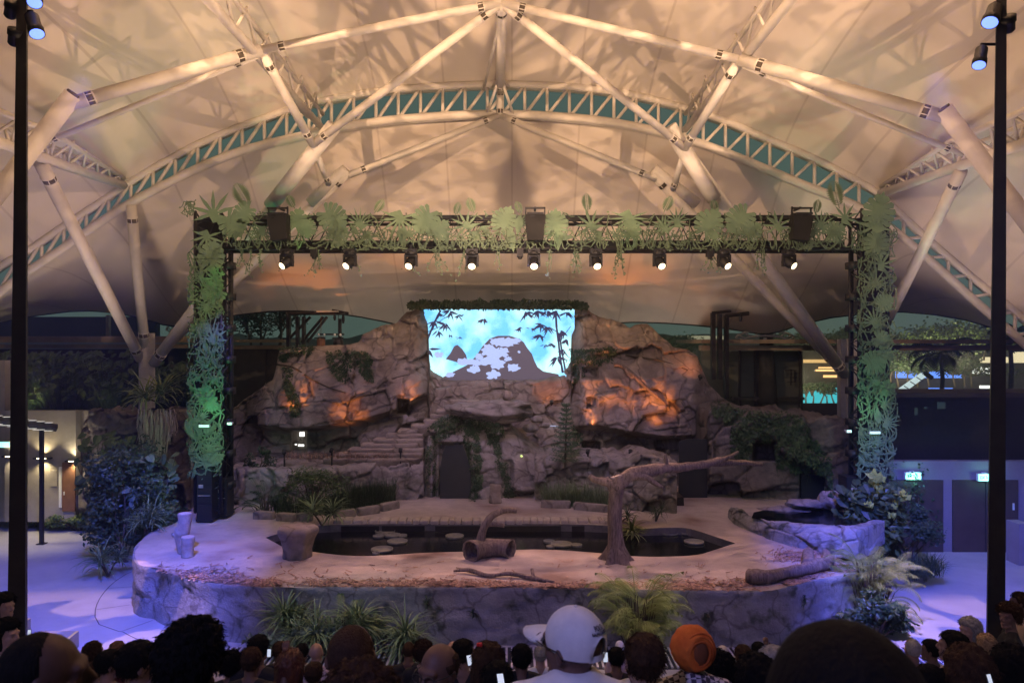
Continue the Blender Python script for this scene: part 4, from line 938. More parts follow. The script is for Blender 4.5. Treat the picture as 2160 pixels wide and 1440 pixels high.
for (x,y,r,h,lab,tw) in ((388,1166,.16,1.02,'tall knobbly pale log post with a swelling halfway up',1),(401,1170,.155,.52,'short plain pale log post in front of the tall one',0)):
    q=SG(x,y); q.y-= 0 if tw else .15; t=thing('log_post',lab,'log post',q); mb=MB()
    if tw: limb(mb,[q,q+Vector((-.08,0,.40)),q+Vector((-.05,0,.55)),q+Vector((0.02,0,.80)),q+Vector((.03,0,1.05))],[.15,.145,.19,.16,.175],16,.10); mb.ell(q+Vector((-.22,-.02,.50)),(.10,.09,.07),10,8,None,.2)
    else: limb(mb,[q,q+Vector((0,0,.25)),q+Vector((.01,0,h))],[.17,.16,.165],16,.07)
    mb.build('log_body',M['wood2'],t,True)
    mb=MB(); tp=q+(Vector((.03,0,1.052)) if tw else Vector((.01,0,h+.002))); mb.lathe(tp,[(.15,0),(.14,.008),(.001,.012)],16); mb.build('cut_face',M['stone'],t)
# hollow log with upright branch
q=SG(1033,1180); t=thing('hollow_log','short hollow fallen log with a hole and an upright curved branch','log',q); mb=MB()
def ringlog(mb,a,b,ra,rb,th,n=22,seg=14,hole=None,seed=0):
    a=Vector(a); b=Vector(b); D0=(b-a); u=Vector((0,0,1)); vs=[]
    def cc(t_): return a.lerp(b,t_)+Vector((0,-.24*(2*t_-1)**2+.1,0))
    for k in range(seg+1):
        t_=k/seg; c=cc(t_); d=(cc(t_+.02)-cc(t_-.02)).normalized(); v=d.cross(u).normalized(); r=ra+(rb-ra)*t_; r*=1-.13*math.sin(pi*t_)
        for j in range(n):
            an=2*pi*j/n; w_=u*math.cos(an)+v*math.sin(an); s=1+.12*noise.fractal(Vector((t_*3+seed,math.cos(an)*1.5,math.sin(an)*1.5)),.8,2,4)
            vs.append(c+w_*r*s+d*(.05*noise.noise(Vector((an*1.5,k,seed))) if k in(0,seg) else 0))
    N=len(vs); 
    for k in range(seg+1):
        t_=k/seg; c=cc(t_)
        for j in range(n): p=vs[k*n+j]; vs.append(c+(p-c)*(1-th/max((p-c).length,.05)))
    fs=[]
    for k in range(seg):
        for j in range(n):
            if hole and hole(k/seg,2*pi*j/n): continue
            fs.append((k*n+j,k*n+(j+1)%n,(k+1)*n+(j+1)%n,(k+1)*n+j)); fs.append((N+k*n+j,N+(k+1)*n+j,N+(k+1)*n+(j+1)%n,N+k*n+(j+1)%n))
    for j in range(n):
        fs.append((j,N+j,N+(j+1)%n,(j+1)%n)); fs.append((seg*n+j,seg*n+(j+1)%n,N+seg*n+(j+1)%n,N+seg*n+j))
    mb.add(vs,fs)
a=SG(993,1176)+Vector((0,0,.26)); b=SG(1078,1172)+Vector((0,.0,.25))
ringlog(mb,a+Vector((0,-.12,-.02)),b-Vector((0,0,.03)),.28,.25,.035,24,18,lambda u,an:(.42<u<.66 and 4.3<an<5.2),3)
mb.build('log_shell',M['wood'],t,True)
mb=MB(); q0=P(1012,1146,SG(1012,1176).y); limb(mb,[q0+Vector((0,0,-.12)),P(1017,1125,q0.y),P(1028,1100,q0.y),P(1043,1084,q0.y),P(1065,1076,q0.y),P(1090,1077,q0.y)],[.15,.11,.10,.085,.08,.065],10,.12); limb(mb,[P(1026,1106,q0.y),P(1045,1105,q0.y),P(1064,1108,q0.y)],[.07,.06,.055],8,.1)
mb.build('upright_branch',M['wood'],t,True)
# dead tree
q=SG(1300,1182); Yt=q.y; t=thing('dead_tree','bare dead tree trunk with flared base and one long horizontal limb reaching right','tree',q)
mb=MB(); T=lambda x,y,dy=0: P(x,y,Yt+dy)
c=spl([T(1302,1184),T(1300,1150),T(1298,1120),T(1297,1080),T(1300,1040),T(1304,1015),T(1306,1003)],8); n=26; vs=[]
rad=[.40,.225,.178,.172,.178,.19,.14]
for i,p in enumerate(c):
    tt=i/(len(c)-1)*6; a=int(min(tt,5)); r=rad[a]+(rad[a+1]-rad[a])*(tt-a)
    for j in range(n):
        an=2*pi*j/n; flare=max(0,1-i/9.0)**1.6; s=1+flare*.38*math.sin(5*an+.6)+.10*noise.fractal(Vector((math.cos(an)*2,math.sin(an)*2,p.z*1.1)),.8,2,4)+.04*math.sin(9*an+p.z*2)
        vs.append(p+Vector((math.cos(an)*r*s,math.sin(an)*r*s,0)))
mb.add(vs,[(i*n+j,i*n+(j+1)%n,(i+1)*n+(j+1)%n,(i+1)*n+j) for i in range(len(c)-1) for j in range(n)]+[tuple((len(c)-1)*n+j for j in range(n))])
mb.build('trunk',M['wood'],t,True)
mb=MB(); limb(mb,[T(1296,1030,.0),T(1315,1012,0),T(1345,997,.1),T(1390,989,.4),T(1440,985,.8),T(1490,978,1.2),T(1520,970,1.5),T(1540,962,1.6),T(1557,952,1.7)],[.16,.18,.175,.145,.115,.105,.09,.05,.035],14,.22)
limb(mb,[T(1480,979,1.1),T(1520,976,1.6),T(1565,975,2.0),T(1606,979,2.3)],[.10,.09,.075,.06],10,.2)
mb.build('main_limb',M['wood'],t,True)
mb=MB(); limb(mb,[T(1296,1030),T(1285,1018),T(1268,1014),T(1252,1010),T(1243,1003)],[.17,.11,.09,.085,.06],10,.12); mb.ell(T(1280,1012),(.07,.07,.08),8,6,None,.3); mb.build('short_branch',M['wood'],t,True)
mb=MB(); limb(mb,[T(1345,1003),T(1365,1007),T(1378,1016),T(1388,1023),T(1400,1028)],[.10,.07,.07,.06,.02],8,.12); limb(mb,[T(1408,985,.5),T(1405,972,.5),T(1403,958,.5)],[.06,.05,.035],8,.1); mb.build('broken_twig',M['wood'],t,True)
mb=MB(); mb.prism([T(1289,1007,-.1),T(1312,1001,-.1),T(1309,1006,-.1),T(1292,1010,-.1)],(0,.1,0)); mb.build('torn_wood',M['stone'],t)
# fallen branch
q=SG(1060,1222); t=thing('fallen_branch','thin crooked dead branch lying near the front rim of the stage','branch',q)
mb=MB(); Bp=lambda x,y,h=.05: SG(x,y)+Vector((0,0,h)); limb(mb,[Bp(957,1208),Bp(990,1210,.09),Bp(1030,1218),Bp(1075,1218,.10),Bp(1120,1222),Bp(1168,1232)],[.03,.06,.055,.05,.065,.04],8,.16); limb(mb,[Bp(1125,1222,.07),Bp(1122,1216,.18)],[.05,.04],7,.1); limb(mb,[Bp(962,1199,.03),Bp(985,1204,.03)],[.015,.03],6,.1)
mb.build('branch_wood',M['wood'],t,True)
# log right
q=SG(1660,1222); t=thing('curved_log','thick curved log with two stubs lying at the right end of the stage','log',q)
mb=MB(); Bq=lambda x,y,h=.16: P(x,y,SG(x,y+14).y)
L=[Bq(1576,1214),Bq(1600,1217),Bq(1640,1212),Bq(1680,1204),Bq(1715,1195),Bq(1742,1186),Bq(1752,1178)]
limb(mb,L,[.17,.18,.14,.135,.14,.15,.10],16,.22); mb.build('log_body',M['wood'],t,True)
mb=MB(); limb(mb,[Bq(1706,1194),Bq(1706,1178),Bq(1706,1166)],[.18,.15,.14],12,.08); s=mb.build('upright_stub',M['wood'],t,True)
mb=MB(); mb.lathe(P(1706,1166,Bq(1706,1166).y),[(.14,0),(.13,.01),(.001,.012)],14); mb.build('pale_cut_face',M['white'],s)
mb=MB(); limb(mb,[Bq(1738,1190),Bq(1745,1176),Bq(1741,1163)],[.15,.12,.08],12,.10); mb.build('pointed_stub',M['wood'],t,True)
random.seed(2); mb=MB()
for i in range(90):
    a=Bq(1607+random.uniform(-8,8),1203)+Vector((0,-.2,0)); e=a+Vector((random.uniform(-.16,.16),random.uniform(-.22,.0),-random.uniform(.15,.36))); m_=(a+e)/2+Vector((0,-.05,.05)); mb.tube([a,m_,e],[.006,.009,.003],4)
mb.build('air_plant_roots',mat('pale_grey_roots',(.45,.48,.48)),t)
# lily pads
def pad(x,y,r,lab):
    q=G(x,y,ZS-.215); t=thing('lily_pad',lab,'lily pad',q,'round lily pads on the pool'); mb=MB(); mb.lathe(q,[(r*.96,-.01),(r,.0),(r*1.02,.05),(r*.985,.052),(r*.96,.012),(.001,.008)],30); mb.build('pad_body',M['lily'],t,True)
for x,y,r,lab in ((786,1114,.30,'pale lily pad farthest back in the left cluster'),(812,1122,.30,'lily pad in the middle back of the left cluster'),(798,1132,.16,'tiny lily pad in the left cluster near its left edge'),(828,1130,.24,'medium lily pad at the centre of the left cluster'),(848,1131,.15,'small lily pad at the right edge of the left cluster'),(838,1143,.29,'large lily pad in the front right of the left cluster'),(806,1160,.30,'large lily pad lowest in the left cluster'),(793,1168,.10,'tiniest lily pad touching the near pool edge'),(959,1132,.27,'single lily pad alone left of the hollow log branch'),(1158,1143,.16,'small far lily pad in the middle cluster'),(1184,1149,.30,'largest lily pad in the middle cluster'),(1161,1154,.12,'tiny near lily pad in the middle cluster'),(1216,1151,.16,'rightmost lily pad of the middle cluster'),(1411,1125,.27,'leftmost lily pad of the right cluster'),(1449,1124,.27,'upper middle lily pad of the right cluster'),(1475,1130,.12,'tiny lily pad at the right of the right cluster'),(1464,1144,.28,'lowest large lily pad of the right cluster')): pad(x,y,r,lab)
# bed edging planks
random.seed(7)
def plank(x0,y0,x1,y1,lab):
    a,b=SG(x0,y0),SG(x1,y1); d=b-a; L=d.length; ang=math.atan2(d.y,d.x); c=(a+b)/2
    mb=MB(); stoneblock(mb,c,L*.97,.24,.24,ang)
    s=mb.build('edging_stone',M['rock2'],None,True,Vector(c)); tag(s,lab,'edging stone','stones edging the planting beds')
for i,(a,b,c,d) in enumerate([(535,1093,580,1094),(584,1096,624,1099),(627,1097,660,1097),(702,1092,750,1088),(753,1087,800,1080),(803,1078,840,1070),(1140,1069,1205,1071),(1210,1073,1285,1080)]):
    plank(a,b,c,d,['leftmost stone edging the left planting bed','second stone from the left edging the left bed','short edging stone beside the strap plant','edging stone right of the strap plant by the pool','long edging stone in front of the tall reeds','last edging stone of the left bed, next to the bare wall','pale edging stone left of the dead tree, by the boulder','dark edging stone just left of the dead tree trunk'][i])
mb=MB(); q=P(1044,1058,25.6); q.z=ZS; limb(mb,[q,q+Vector((0,0,.35)),q+Vector((.02,0,.62))],[.22,.20,.19],14,.08); s=mb.build('tree_stump',M['rock'],None,True,q); tag(s,'upright square-ish stump block against the cave boulder','stump')
# hanging decor rig left of the rock top and gantries
def gantry(name,lab,Y,posts,beams,hang):
    t=thing(name,lab,'gantry',P(posts[0][0],760,Y)); mb=MB()
    for x,y0,y1,w_ in posts: a=P(x,y0,Y); b=P(x,y1,Y); mb.box((a+b)/2,(w_/F*Y,.25,abs(a.z-b.z)))
    mb.build('post',M['black'],t); mb=MB()
    for x0,y0,x1,y1,w_ in beams: mb.tube([P(x0,y0,Y),P(x1,y1,Y)],w_/2/F*Y,4)
    mb.build('brace_beam',M['black'],t); 
    for i,(x,y0,y1,r,nm) in enumerate(hang):
        mb=MB(); a=P(x,y0,Y-.3); b=P(x,y1,Y-.3); mb.tube([a,P(x,663,Y-.3)],.012,4)
        mb.lathe(b,[(r*.55/F*Y,0),(r/F*Y,.12),(r/F*Y,(a-b).length-.12),(r*.7/F*Y,(a-b).length)],12); mb.build(nm,M['brown'] if i==0 and nm=='hanging_drum' else M['black'],t)
    return t
gt=gantry('lighting_gantry','black timber-like gantry with braces and hanging lamps behind the left rock',31,[(609,660,735,7),(628,668,735,6),(641,668,735,6),(717,672,730,5),(605,712,716,14)],[(603,661,735,661,7),(700,655,735,662,7),(609,715,655,668,6),(636,722,682,668,6),(648,722,690,668,6)],[(677,710,745,9,'hanging_drum'),(714,715,735,11,'hanging_lamp'),(706,663,676,3,'small_lamp'),(724,663,682,3,'small_lamp')])
mb=MB(); mb.box(P(698,705,30.6),(1.1,.1,.07)); mb.box(P(675,713,30.6),(.45,.1,.06)); mb.box(P(713,713,30.6),(.45,.1,.06)); mb.build('lamp_bar',M['black'],gt)
mb=MB()
for x in(672,684,706,718): mb.ell(P(x,706,30.5),(.05,.05,.06),8,6)
mb.build('chrome_clamp',M['white'],gt,True)
mb=MB(); mb.box(P(692,657,30.9),(.9,.3,.05)); mb.build('white_tray',M['white'],gt)
gt=gantry('lighting_gantry','dark double gantry with overhanging arm behind the right rock',31,[(1504,660,800,8),(1518,662,800,8),(1532,665,840,8)],[(1502,660,1542,656,6),(1530,666,1580,661,8)],[(1562,666,678,4,'small_lamp')])
# orange up-lights on the rock
OR=(1,.30,.07)
def upl(x,y,tx,ty,e,lab,cone=70,dz=.0,back=.9,col=OR,ty_=None):
    h=hit(x,y); q=(h[0] if h else P(x,y,27))+Vector((0,-back*.4,0)); hh=hit(tx,ty); tg=hh[0] if hh else P(tx,ty,28.5)
    q=q+Vector((0,-back*.75,dz)); d=(tg-q).normalized()
    t=thing('rock_uplight',lab,'spotlight',q,'small uplights hidden on the rock'); mb=MB(); mb.lathe(q-d*.16,[(.05,0),(.07,.03),(.07,.14),(.075,.15)],12,d); mb.box(q+Vector((0,0,-.10)),(.05,.05,.12)); mb.build('fixture_body',M['black'],t)
    lamp('rock_uplight_lamp',q+d*.03,tg,e,col,cone,.9,.05)
def upt(x,y,Y,tx,ty,e,cone,lab):
    q=P(x,y,Y); q.z=3.05; hh=hit(tx,ty); tg=hh[0] if hh else P(tx,ty,28.5); d=(tg-q).normalized()
    t=thing('rock_uplight',lab,'spotlight',q,'small uplights hidden on the rock'); mb=MB(); mb.lathe(q-d*.16,[(.05,0),(.07,.03),(.07,.14),(.075,.15)],12,d); mb.box(q+Vector((0,0,-.32)),(.05,.05,.55)); mb.build('fixture_body',M['black'],t)
    lamp('rock_uplight_lamp',q+d*.03,tg,e*1.8,OR,cone,.8,.04,(3.5,.45,.53,.15,1))
upt(600,970,25.9,628,772,620,34,'small black uplight on the terrace below the ivy strip')
upt(700,968,26.1,735,868,240,40,'small black uplight on the terrace below the left overhang')
upt(845,962,26.3,855,805,330,34,'small black uplight at the foot of the rock stairs')
upt(1240,955,25.9,1262,775,520,40,'small black uplight on the right terrace near the conifer')
upt(1330,955,25.9,1335,805,420,44,'small black uplight in the middle of the right terrace')
upt(1410,958,25.7,1392,862,560,34,'small black uplight behind the cracked boulder wall')
upl(1160,842,1155,815,45,'small black uplight at the right end of the low wall under the screen',90)
upl(1462,790,1450,745,70,'small black uplight near the top right shoulder of the rock',80)
# dim violet and blue colour on the scenery, from the portal fixtures
lamp('violet_wash_lamp',P(1126,540,21.5),(0.5,28,2.5),700,(.52,.42,1),80,.9,.2)
lamp('violet_wash_lamp',P(700,540,21.5),(-6,28,2.5),480,(.56,.42,.95),80,.9,.2)
lamp('violet_wash_lamp',P(1500,540,21.5),(7.5,27,2),330,(.5,.36,1),80,.9,.2)
lamp('pink_fill_lamp',(0,11,12.8),(-.5,29,6.3),2900,(1,.68,.60),38,1,.3)
lamp('blue_corner_lamp',P(1790,620,21.6),(10.2,22.0,1.2),200,(.14,.16,1),60,.8,.1)
lamp('blue_corner_lamp',P(500,620,21.6),(-10.8,25.5,2),300,(.16,.16,1),70,.8,.1)

lamp('palm_warm_lamp',(6.7,11.7,11.0),P(1345,1290,16.1),1700,(1,.82,.42),15,.7,.1)
lamp('palm_warm_lamp',(6.7,11.7,10.8),P(1835,1260,18.2),1500,(1,.85,.40),16,.7,.1)
lamp('plant_cool_lamp',(-6.7,11.7,11.0),P(730,1320,16.1),800,(.85,1,.8),22,.7,.1)

for x in(-6.5,6.5): lamp('rear_canopy_fill',(x,31.0,3.2),(x*.7,31.0,12),330,(1,.80,.66),150,.6,1.2)  # added fill behind the rock to brighten the rear fabric

lamp('side_canopy_fill',(-13.2,20.5,3.4),(-14.5,24,14),950,(1,.72,.52),96,.6,1.0)  # added warm fill, both sides, for the low side fabric
lamp('side_canopy_fill',(13.6,21.0,3.8),(15,23,14),950,(1,.72,.52),96,.6,1.0)
# ---------------------------------------------------------------- plants
def strapleaf(mb,base,ang,L,w_,el,droop,seg=6,twist=0):
    d=Vector((math.cos(ang),math.sin(ang),0)); s=Vector((-math.sin(ang),math.cos(ang),0)); p=Vector(base); e=el; vs=[]
    for k in range(seg+1):
        t=k/seg; ww=w_*(.55+.9*t if t<.4 else .95*(1-((t-.4)/.6)**1.6)); fold=Vector((0,0,ww*.5))
        vs+=[p-s*ww+fold,p,p+s*ww+fold]
        e-=droop/seg*(.5+t); p=p+(d*math.cos(e)+Vector((0,0,math.sin(e))))*(L/seg)
    mb.add(vs,[(3*k,3*k+1,3*k+4,3*k+3) for k in range(seg)]+[(3*k+1,3*k+2,3*k+5,3*k+4) for k in range(seg)])
def strap_plant(base,H,W_,n,lab,m='strap',seed=1,wl=.022,stems=3,name='strap_leaf_plant',cat='plant',group=None):
    random.seed(seed); t=thing(name,lab,cat,base,group); mb=MB(); ms=MB()
    for s in range(stems):
        a=random.uniform(0,2*pi); h=H*random.uniform(.15,.62); top=Vector(base)+Vector((math.cos(a)*W_*.25,math.sin(a)*W_*.18,h)); ms.tube([Vector(base),(Vector(base)+top)/2+Vector((0,0,.03)),top],[.03,.025,.02],6)
        for i in range(n//stems):
            strapleaf(mb,top+Vector((0,0,random.uniform(-.12,.06))),random.uniform(0,2*pi),W_*random.uniform(.45,1.0)*.8,wl*random.uniform(.7,1.2),random.uniform(.1,1.45),random.uniform(.7,2.0))
    mb.build('leaves',M[m],t); ms.build('stem',M['bark'],t)
    return t
def frond(mb,base,ang,L,el,droop,wl=.22,n=22,lw=.014):
    d=Vector((math.cos(ang),math.sin(ang),0)); s=Vector((-math.sin(ang),math.cos(ang),0)); p=Vector(base); e=el; pts=[]
    for k in range(n+1):
        t=k/n; pts.append((p.copy(),e)); e-=droop/n*(.4+1.2*t); p=p+(d*math.cos(e)+Vector((0,0,math.sin(e))))*(L/n)
    mb.tube([q for q,_ in pts[::3]]+[pts[-1][0]],.008,4)
    for k in range(3,n+1):
        t=k/n; q,e=pts[k]; f=(d*math.cos(e)+Vector((0,0,math.sin(e)))); up=(d*-math.sin(e)+Vector((0,0,math.cos(e))))
        l=wl*math.sin(pi*(.18+.78*t))**.8
        for sg in(-1,1):
            a=q; o=(s*sg*.82+f*.55-up*.15).normalized(); m_=a+o*l*.5+up*.02; b=a+o*l-up*l*.30; wv=f*lw
            mb.add([a-wv*.5,a+wv*.5,m_+wv,b,m_-wv],[(0,1,2,3,4)])
def palm_clump(base,H,W_,n,lab,m='palm',seed=1,L=None,name='palm_clump',cat='palm'):
    random.seed(seed); t=thing(name,lab,cat,base); mb=MB(); ms=MB()
    for i in range(n):
        a=random.uniform(0,2*pi); r=random.uniform(0,.25)*W_; h=H*random.uniform(.15,.62); b=Vector(base)+Vector((math.cos(a)*r,math.sin(a)*r*.6,h)); ms.tube([Vector(base)+Vector((math.cos(a)*r*.4,0,0)),b],[.018,.01],5)
        frond(mb,b,a+random.uniform(-.5,.5),(L or W_*.5)*random.uniform(.7,1.15),random.uniform(.4,1.3),random.uniform(1.0,2.1),wl=.15*(W_/2)+.05,n=22,lw=.006)
    mb.build('fronds',M[m],t); ms.build('stem',M['bark'],t); return t
def leafquad(mb,p,nrm,up,l,w_):
    s=nrm.cross(up); s=s.normalized() if s.length>1e-5 else Vector((1,0,0)); u=s.cross(nrm).normalized()
    mb.add([p,p+u*l*.45+s*w_-nrm*w_*.25,p+u*l,p+u*l*.45-s*w_-nrm*w_*.25],[(0,1,2,3)] if w_<.02 else [(0,1,2),(0,2,3)])
def shrub(base,rx,ry,rz,n,lab,m='leaf',seed=1,l=.09,w_=.03,name='leafy_shrub',cat='shrub',clumps=14,stems=5,group=None,flat=0,extra=None,sun=0):
    random.seed(seed); t=thing(name,lab,cat,base,group); mb=MB(); ms=MB(); base=Vector(base); c0=base+Vector((0,0,rz))
    cl=[]
    for i in range(clumps):
        a=random.uniform(0,2*pi); u=random.uniform(-.9,1); r=math.sqrt(max(0,1-u*u))*random.uniform(.45,1.0)
        cl.append((c0+Vector((math.cos(a)*r*rx,math.sin(a)*r*ry,u*rz*random.uniform(.7,1.0))),random.uniform(.22,.42)))
    for i,(c,k) in enumerate(cl[:stems*2]): ms.tube([base+Vector((random.uniform(-.1,.1)*rx,0,0)),(base+c)/2+Vector((random.uniform(-.1,.1),0,0)),c],[.03,.02,.008],5)
    for i in range(n):
        c,k=random.choice(cl); d=Vector((random.gauss(0,1),random.gauss(0,1),random.gauss(0,1))).normalized()*random.random()**.45
        p=c+Vector((d.x*rx*k*1.15,d.y*ry*k*1.15,d.z*rz*k*1.1))
        if p.z<base.z: continue
        nr=(d+Vector((random.gauss(0,.5),random.gauss(0,.5)-.4,random.gauss(0,.5)+.6))).normalized(); upv=Vector((random.gauss(0,1),random.gauss(0,1),random.gauss(-.2,.7)))
        leafquad(mb,p,nr,upv,l*random.uniform(.6,1.3),w_*random.uniform(.7,1.2))
    mb.build('foliage',M[m],t); ms.build('stem',M['bark'],t)
    if extra:
        mb=MB()
        for (x,y,z,q) in extra:
            for k in range(9): 
                d=Vector((random.gauss(0,1),random.gauss(0,1),random.gauss(0,1)))*.5; leafquad(mb,base+Vector((x,y,z))+d*q*.5,Vector((d.x,-1,d.z+.6)).normalized(),Vector((random.gauss(0,1),0,1)),q*1.3,q*.45)
        mb.build('bright_young_leaves',M['leafy'],t)
    return t
def bigleaf(base,H,W_,n,lab,m='leafblue',seed=1,l=.30,name='large_leaf_plant'):
    random.seed(seed); t=thing(name,lab,'plant',base); mb=MB(); ms=MB(); base=Vector(base)
    for i in range(n):
        a=random.uniform(0,2*pi); r=W_*.5*random.random()**.5; p=base+Vector((math.cos(a)*r,math.sin(a)*r*.6,H*random.uniform(.35,1)))
        ms.tube([base+Vector((math.cos(a)*r*.3,0,0)),p],[.014,.008],4)
        nr=Vector((random.gauss(0,.35),random.gauss(-.6,.3),random.gauss(.7,.25))).normalized(); s=nr.cross(Vector((random.gauss(0,.5),0,-1))).normalized(); u=s.cross(nr); L=l*random.uniform(.7,1.2)
        out=[(0,-.05),(.32,-.18),(.5,.15),(.42,.55),(0,1.05),(-.42,.55),(-.5,.15),(-.32,-.18)]
        vs=[p+u*L*.4]+[p+s*x*L*.9+u*y*L-nr*abs(x)*L*.25 for x,y in out]; mb.add(vs,[(0,k+1,(k+1)%8+1) for k in range(8)])
    mb.build('leaf_blades',M[m],t); ms.build('stem',M['leafdark'],t); return t
def reeds(base_pts,H,n,lab,m='leafdark',seed=1,name='reed_clump',lean=.3):
    random.seed(seed); a,b=base_pts; t=thing(name,lab,'plant',(Vector(a)+Vector(b))/2); mb=MB()
    for i in range(n):
        p=Vector(a).lerp(Vector(b),random.random())+Vector((0,random.uniform(-.25,.35),0)); strapleaf(mb,p,random.uniform(0,2*pi),H*random.uniform(.55,1.1),.009,random.uniform(1.15,1.55),random.uniform(0,lean*2),4)
    mb.build('blades',M[m],t); return t
def creeper(poly,n,lab,seed=1,l=.10,m='moss',hangdown=0,nm='wall_creeper',density=None):
    random.seed(seed); mb=MB(); pts=[Vector((x,y)) for x,y in poly]; xs=[p.x for p in pts]; ys=[p.y for p in pts]; c=0; tries=0; first=None
    while c<n and tries<n*6:
        tries+=1; x=random.uniform(min(xs),max(xs)); y=random.uniform(min(ys),max(ys))
        nn_=noise.noise(Vector((x*.05,y*.05,seed)))
        jx=x+8*noise.noise(Vector((x*.06,y*.06,1))); jy=y+8*noise.noise(Vector((x*.06,y*.06,5)))
        if not inside(Vector((jx,jy)),pts) or nn_<-.38: continue
        h=hit(x,y)
        if h is None: continue
        p,nr=h[0],h[1]
        if nr.y>0: nr=-nr
        d=(nr+Vector((random.gauss(0,.35),random.gauss(0,.35),random.gauss(.1,.35)))).normalized()
        q=p+nr*random.uniform(.02,.16); 
        if first is None: first=p.copy()
        leafquad(mb,q,d,Vector((random.gauss(0,.6),0,-1)),l*random.uniform(.6,1.3),l*.36); c+=1
        if random.random()<.04: mb.tube([q,q+Vector((random.uniform(-.1,.1),-.04,-random.uniform(.15,.4)))],.006,4)
    if c<5: return
    o=mb.build(nm,M[m],None,False,first); tag(o,lab,'creeper'); return o
# --- front of the stage wall
def FG(x,y): return G(x,y,0.012)
strap_plant(FG(608,1376),1.5,1.25,330,'tallest spiky strap-leaf plant, leftmost against the stage wall',seed=3,wl=.020)
strap_plant(FG(690,1380),1.3,1.25,300,'second spiky strap-leaf plant from the left against the stage wall',seed=4,wl=.020)
strap_plant(FG(775,1378),1.3,1.2,280,'spiky strap-leaf plant right of the blurred bald head, against the stage wall',seed=5,wl=.020)
strap_plant(FG(850,1382),.1*10,1.15,260,'rightmost spiky strap-leaf plant of the left group at the stage wall',seed=6,wl=.018)
palm_clump(FG(735,1378),1.45,1.2,22,'small palm with feathery fronds between the spiky plants',seed=2,m='strap',L=.6)
shrub(FG(660,1386),1.3,.25,.32,900,'low broad-leaf ground plants at the foot of the spiky plants',m='leafblue',seed=8,l=.14,w_=.04,name='low_leafy_plant',cat='plant')
palm_clump(FG(1345,1380),2.1,2.3,130,'large warm-lit palm clump against the middle right of the stage wall',seed=7,L=.85)
palm_clump(G(1838,1318,0.012),2.5,2.2,110,'yellow-green palm clump at the right corner of the stage wall',seed=9,L=.85)
shrub(G(1850,1345,0.012),.9,.5,.55,1800,'dark leafy plants below the right corner palm',m='leafdark',seed=10,l=.13,w_=.04)
# ferns growing on the wall face
for x,y,s in((905,1275,.5),(1008,1300,.55),(1495,1300,.35),(1697,1265,.4)):
    h=hit(x,y)
    if h: strap_plant(h[0]+Vector((0,-.02,0)),s*.3,s*.7,26,'small fern growing out of the stage wall '+{905:'between the strap plants and the white cap',1008:'left of the white cap',1495:'right of the big palm clump',1697:'near the right corner'}[x],m='leafdark',seed=int(x),wl=.012,stems=1,name='wall_fern')
# right planting island
isl=MB(); c=G(1890,1215,0.012); n=34; vs=[]
for k in range(n):
    a=2*pi*k/n; r=1+.12*noise.noise(Vector((math.cos(a),math.sin(a),2))); p=c+Vector((math.cos(a)*1.75*r-.35,math.sin(a)*2.2*r+1.2,0)); vs+= [p,p*1+Vector((0,0,.30+.06*noise.noise(p)))-Vector((math.cos(a)*.1,math.sin(a)*.1,0))]
isl.add(vs,[(2*k,(2*k+2)%(2*n),(2*k+3)%(2*n),2*k+1) for k in range(n)]+[tuple(2*k+1 for k in range(n))]); o=isl.build('planting_island',M['stagewall'],None,False,c); tag(o,'low rock-edged planting bed on the blue plaza right of the stage','planter')
ib=G(1862,1205,0.3)
bigleaf(ib+Vector((-.1,.6,0)),2.45,2.0,110,'tall dark large-leaf plant in the right planting bed',m='leafdark',seed=12,l=.30)
shrub(ib+Vector((-.1,.5,.3)),.9,.7,1.15,900,'shrub with bright yellow-green top leaves in the right planting bed',m='leaf',seed=13,l=.24,w_=.07,extra=[(-.05,-.4,2.30,.26),(.1,-.4,2.0,.2),(.75,-.4,1.75,.2),(.5,-.5,1.55,.16),(-.3,-.5,1.55,.15),(.35,-.5,1.25,.16)])
shrub(ib+Vector((1.0,.6,0)),1.0,.8,1.0,3200,'fine dark shrub in the right part of the planting bed',m='leafdark',seed=14,l=.12,w_=.03)
reeds((ib+Vector((.2,-.7,0)),ib+Vector((1.5,-.2,0))),.75,500,'grassy tufts spilling over the edge of the right planting bed',seed=15,name='grass_tuft',lean=1.2)
shrub(P(1900,1000,24)-Vector((0,0,2.5)),1.2,.5,1.5,420,'sparse twiggy branches in front of the pale exit wall',m='leafdark',seed=16,l=.12,w_=.04,name='twiggy_shrub',clumps=18,stems=8)
# --- left masses
shrub(G(262,1185,.012),1.5,1.3,1.75,5200,'big dark shrub mass at the left end of the stage',m='leafdark',seed=20,l=.14,w_=.045,clumps=26)
bigleaf(G(300,1150,.3),3.0,2.4,90,'large round blue-lit leaves on the shrub left of the stage',seed=21,l=.36)
bigleaf(G(232,1120,.5),3.3,2.2,90,'large-leaf plant catching warm light left of the stage',m='leaf',seed=22,l=.30)
strap_plant(SG(322,1128)+Vector((-.5,.6,-.3)),1.2,1.3,150,'spiky strap plant overhanging the left end of the stage',m='strap',seed=23,wl=.02)
strap_plant(G(228,1215,.012),1.0,1.2,150,'spiky plant at the outer left foot of the stage shrub',m='strap',seed=24,wl=.018)
strap_plant(G(280,1170,.012)+Vector((-.2,0,.5)),1.2,1.2,150,'dark spiky plant in the middle of the left shrub mass',m='leafdark',seed=25,wl=.02)
shrub(G(60,1105,.012),1.45,.9,1.1,4200,'rounded bush lit warm yellow beside the left wall',m='leaf',seed=26,l=.10,w_=.035,clumps=24)
shrub(G(165,1118,.012),1.15,.5,.42,2600,'low clipped hedge in front of the brown door',m='leaf',seed=27,l=.09,w_=.03,name='low_hedge',clumps=20)
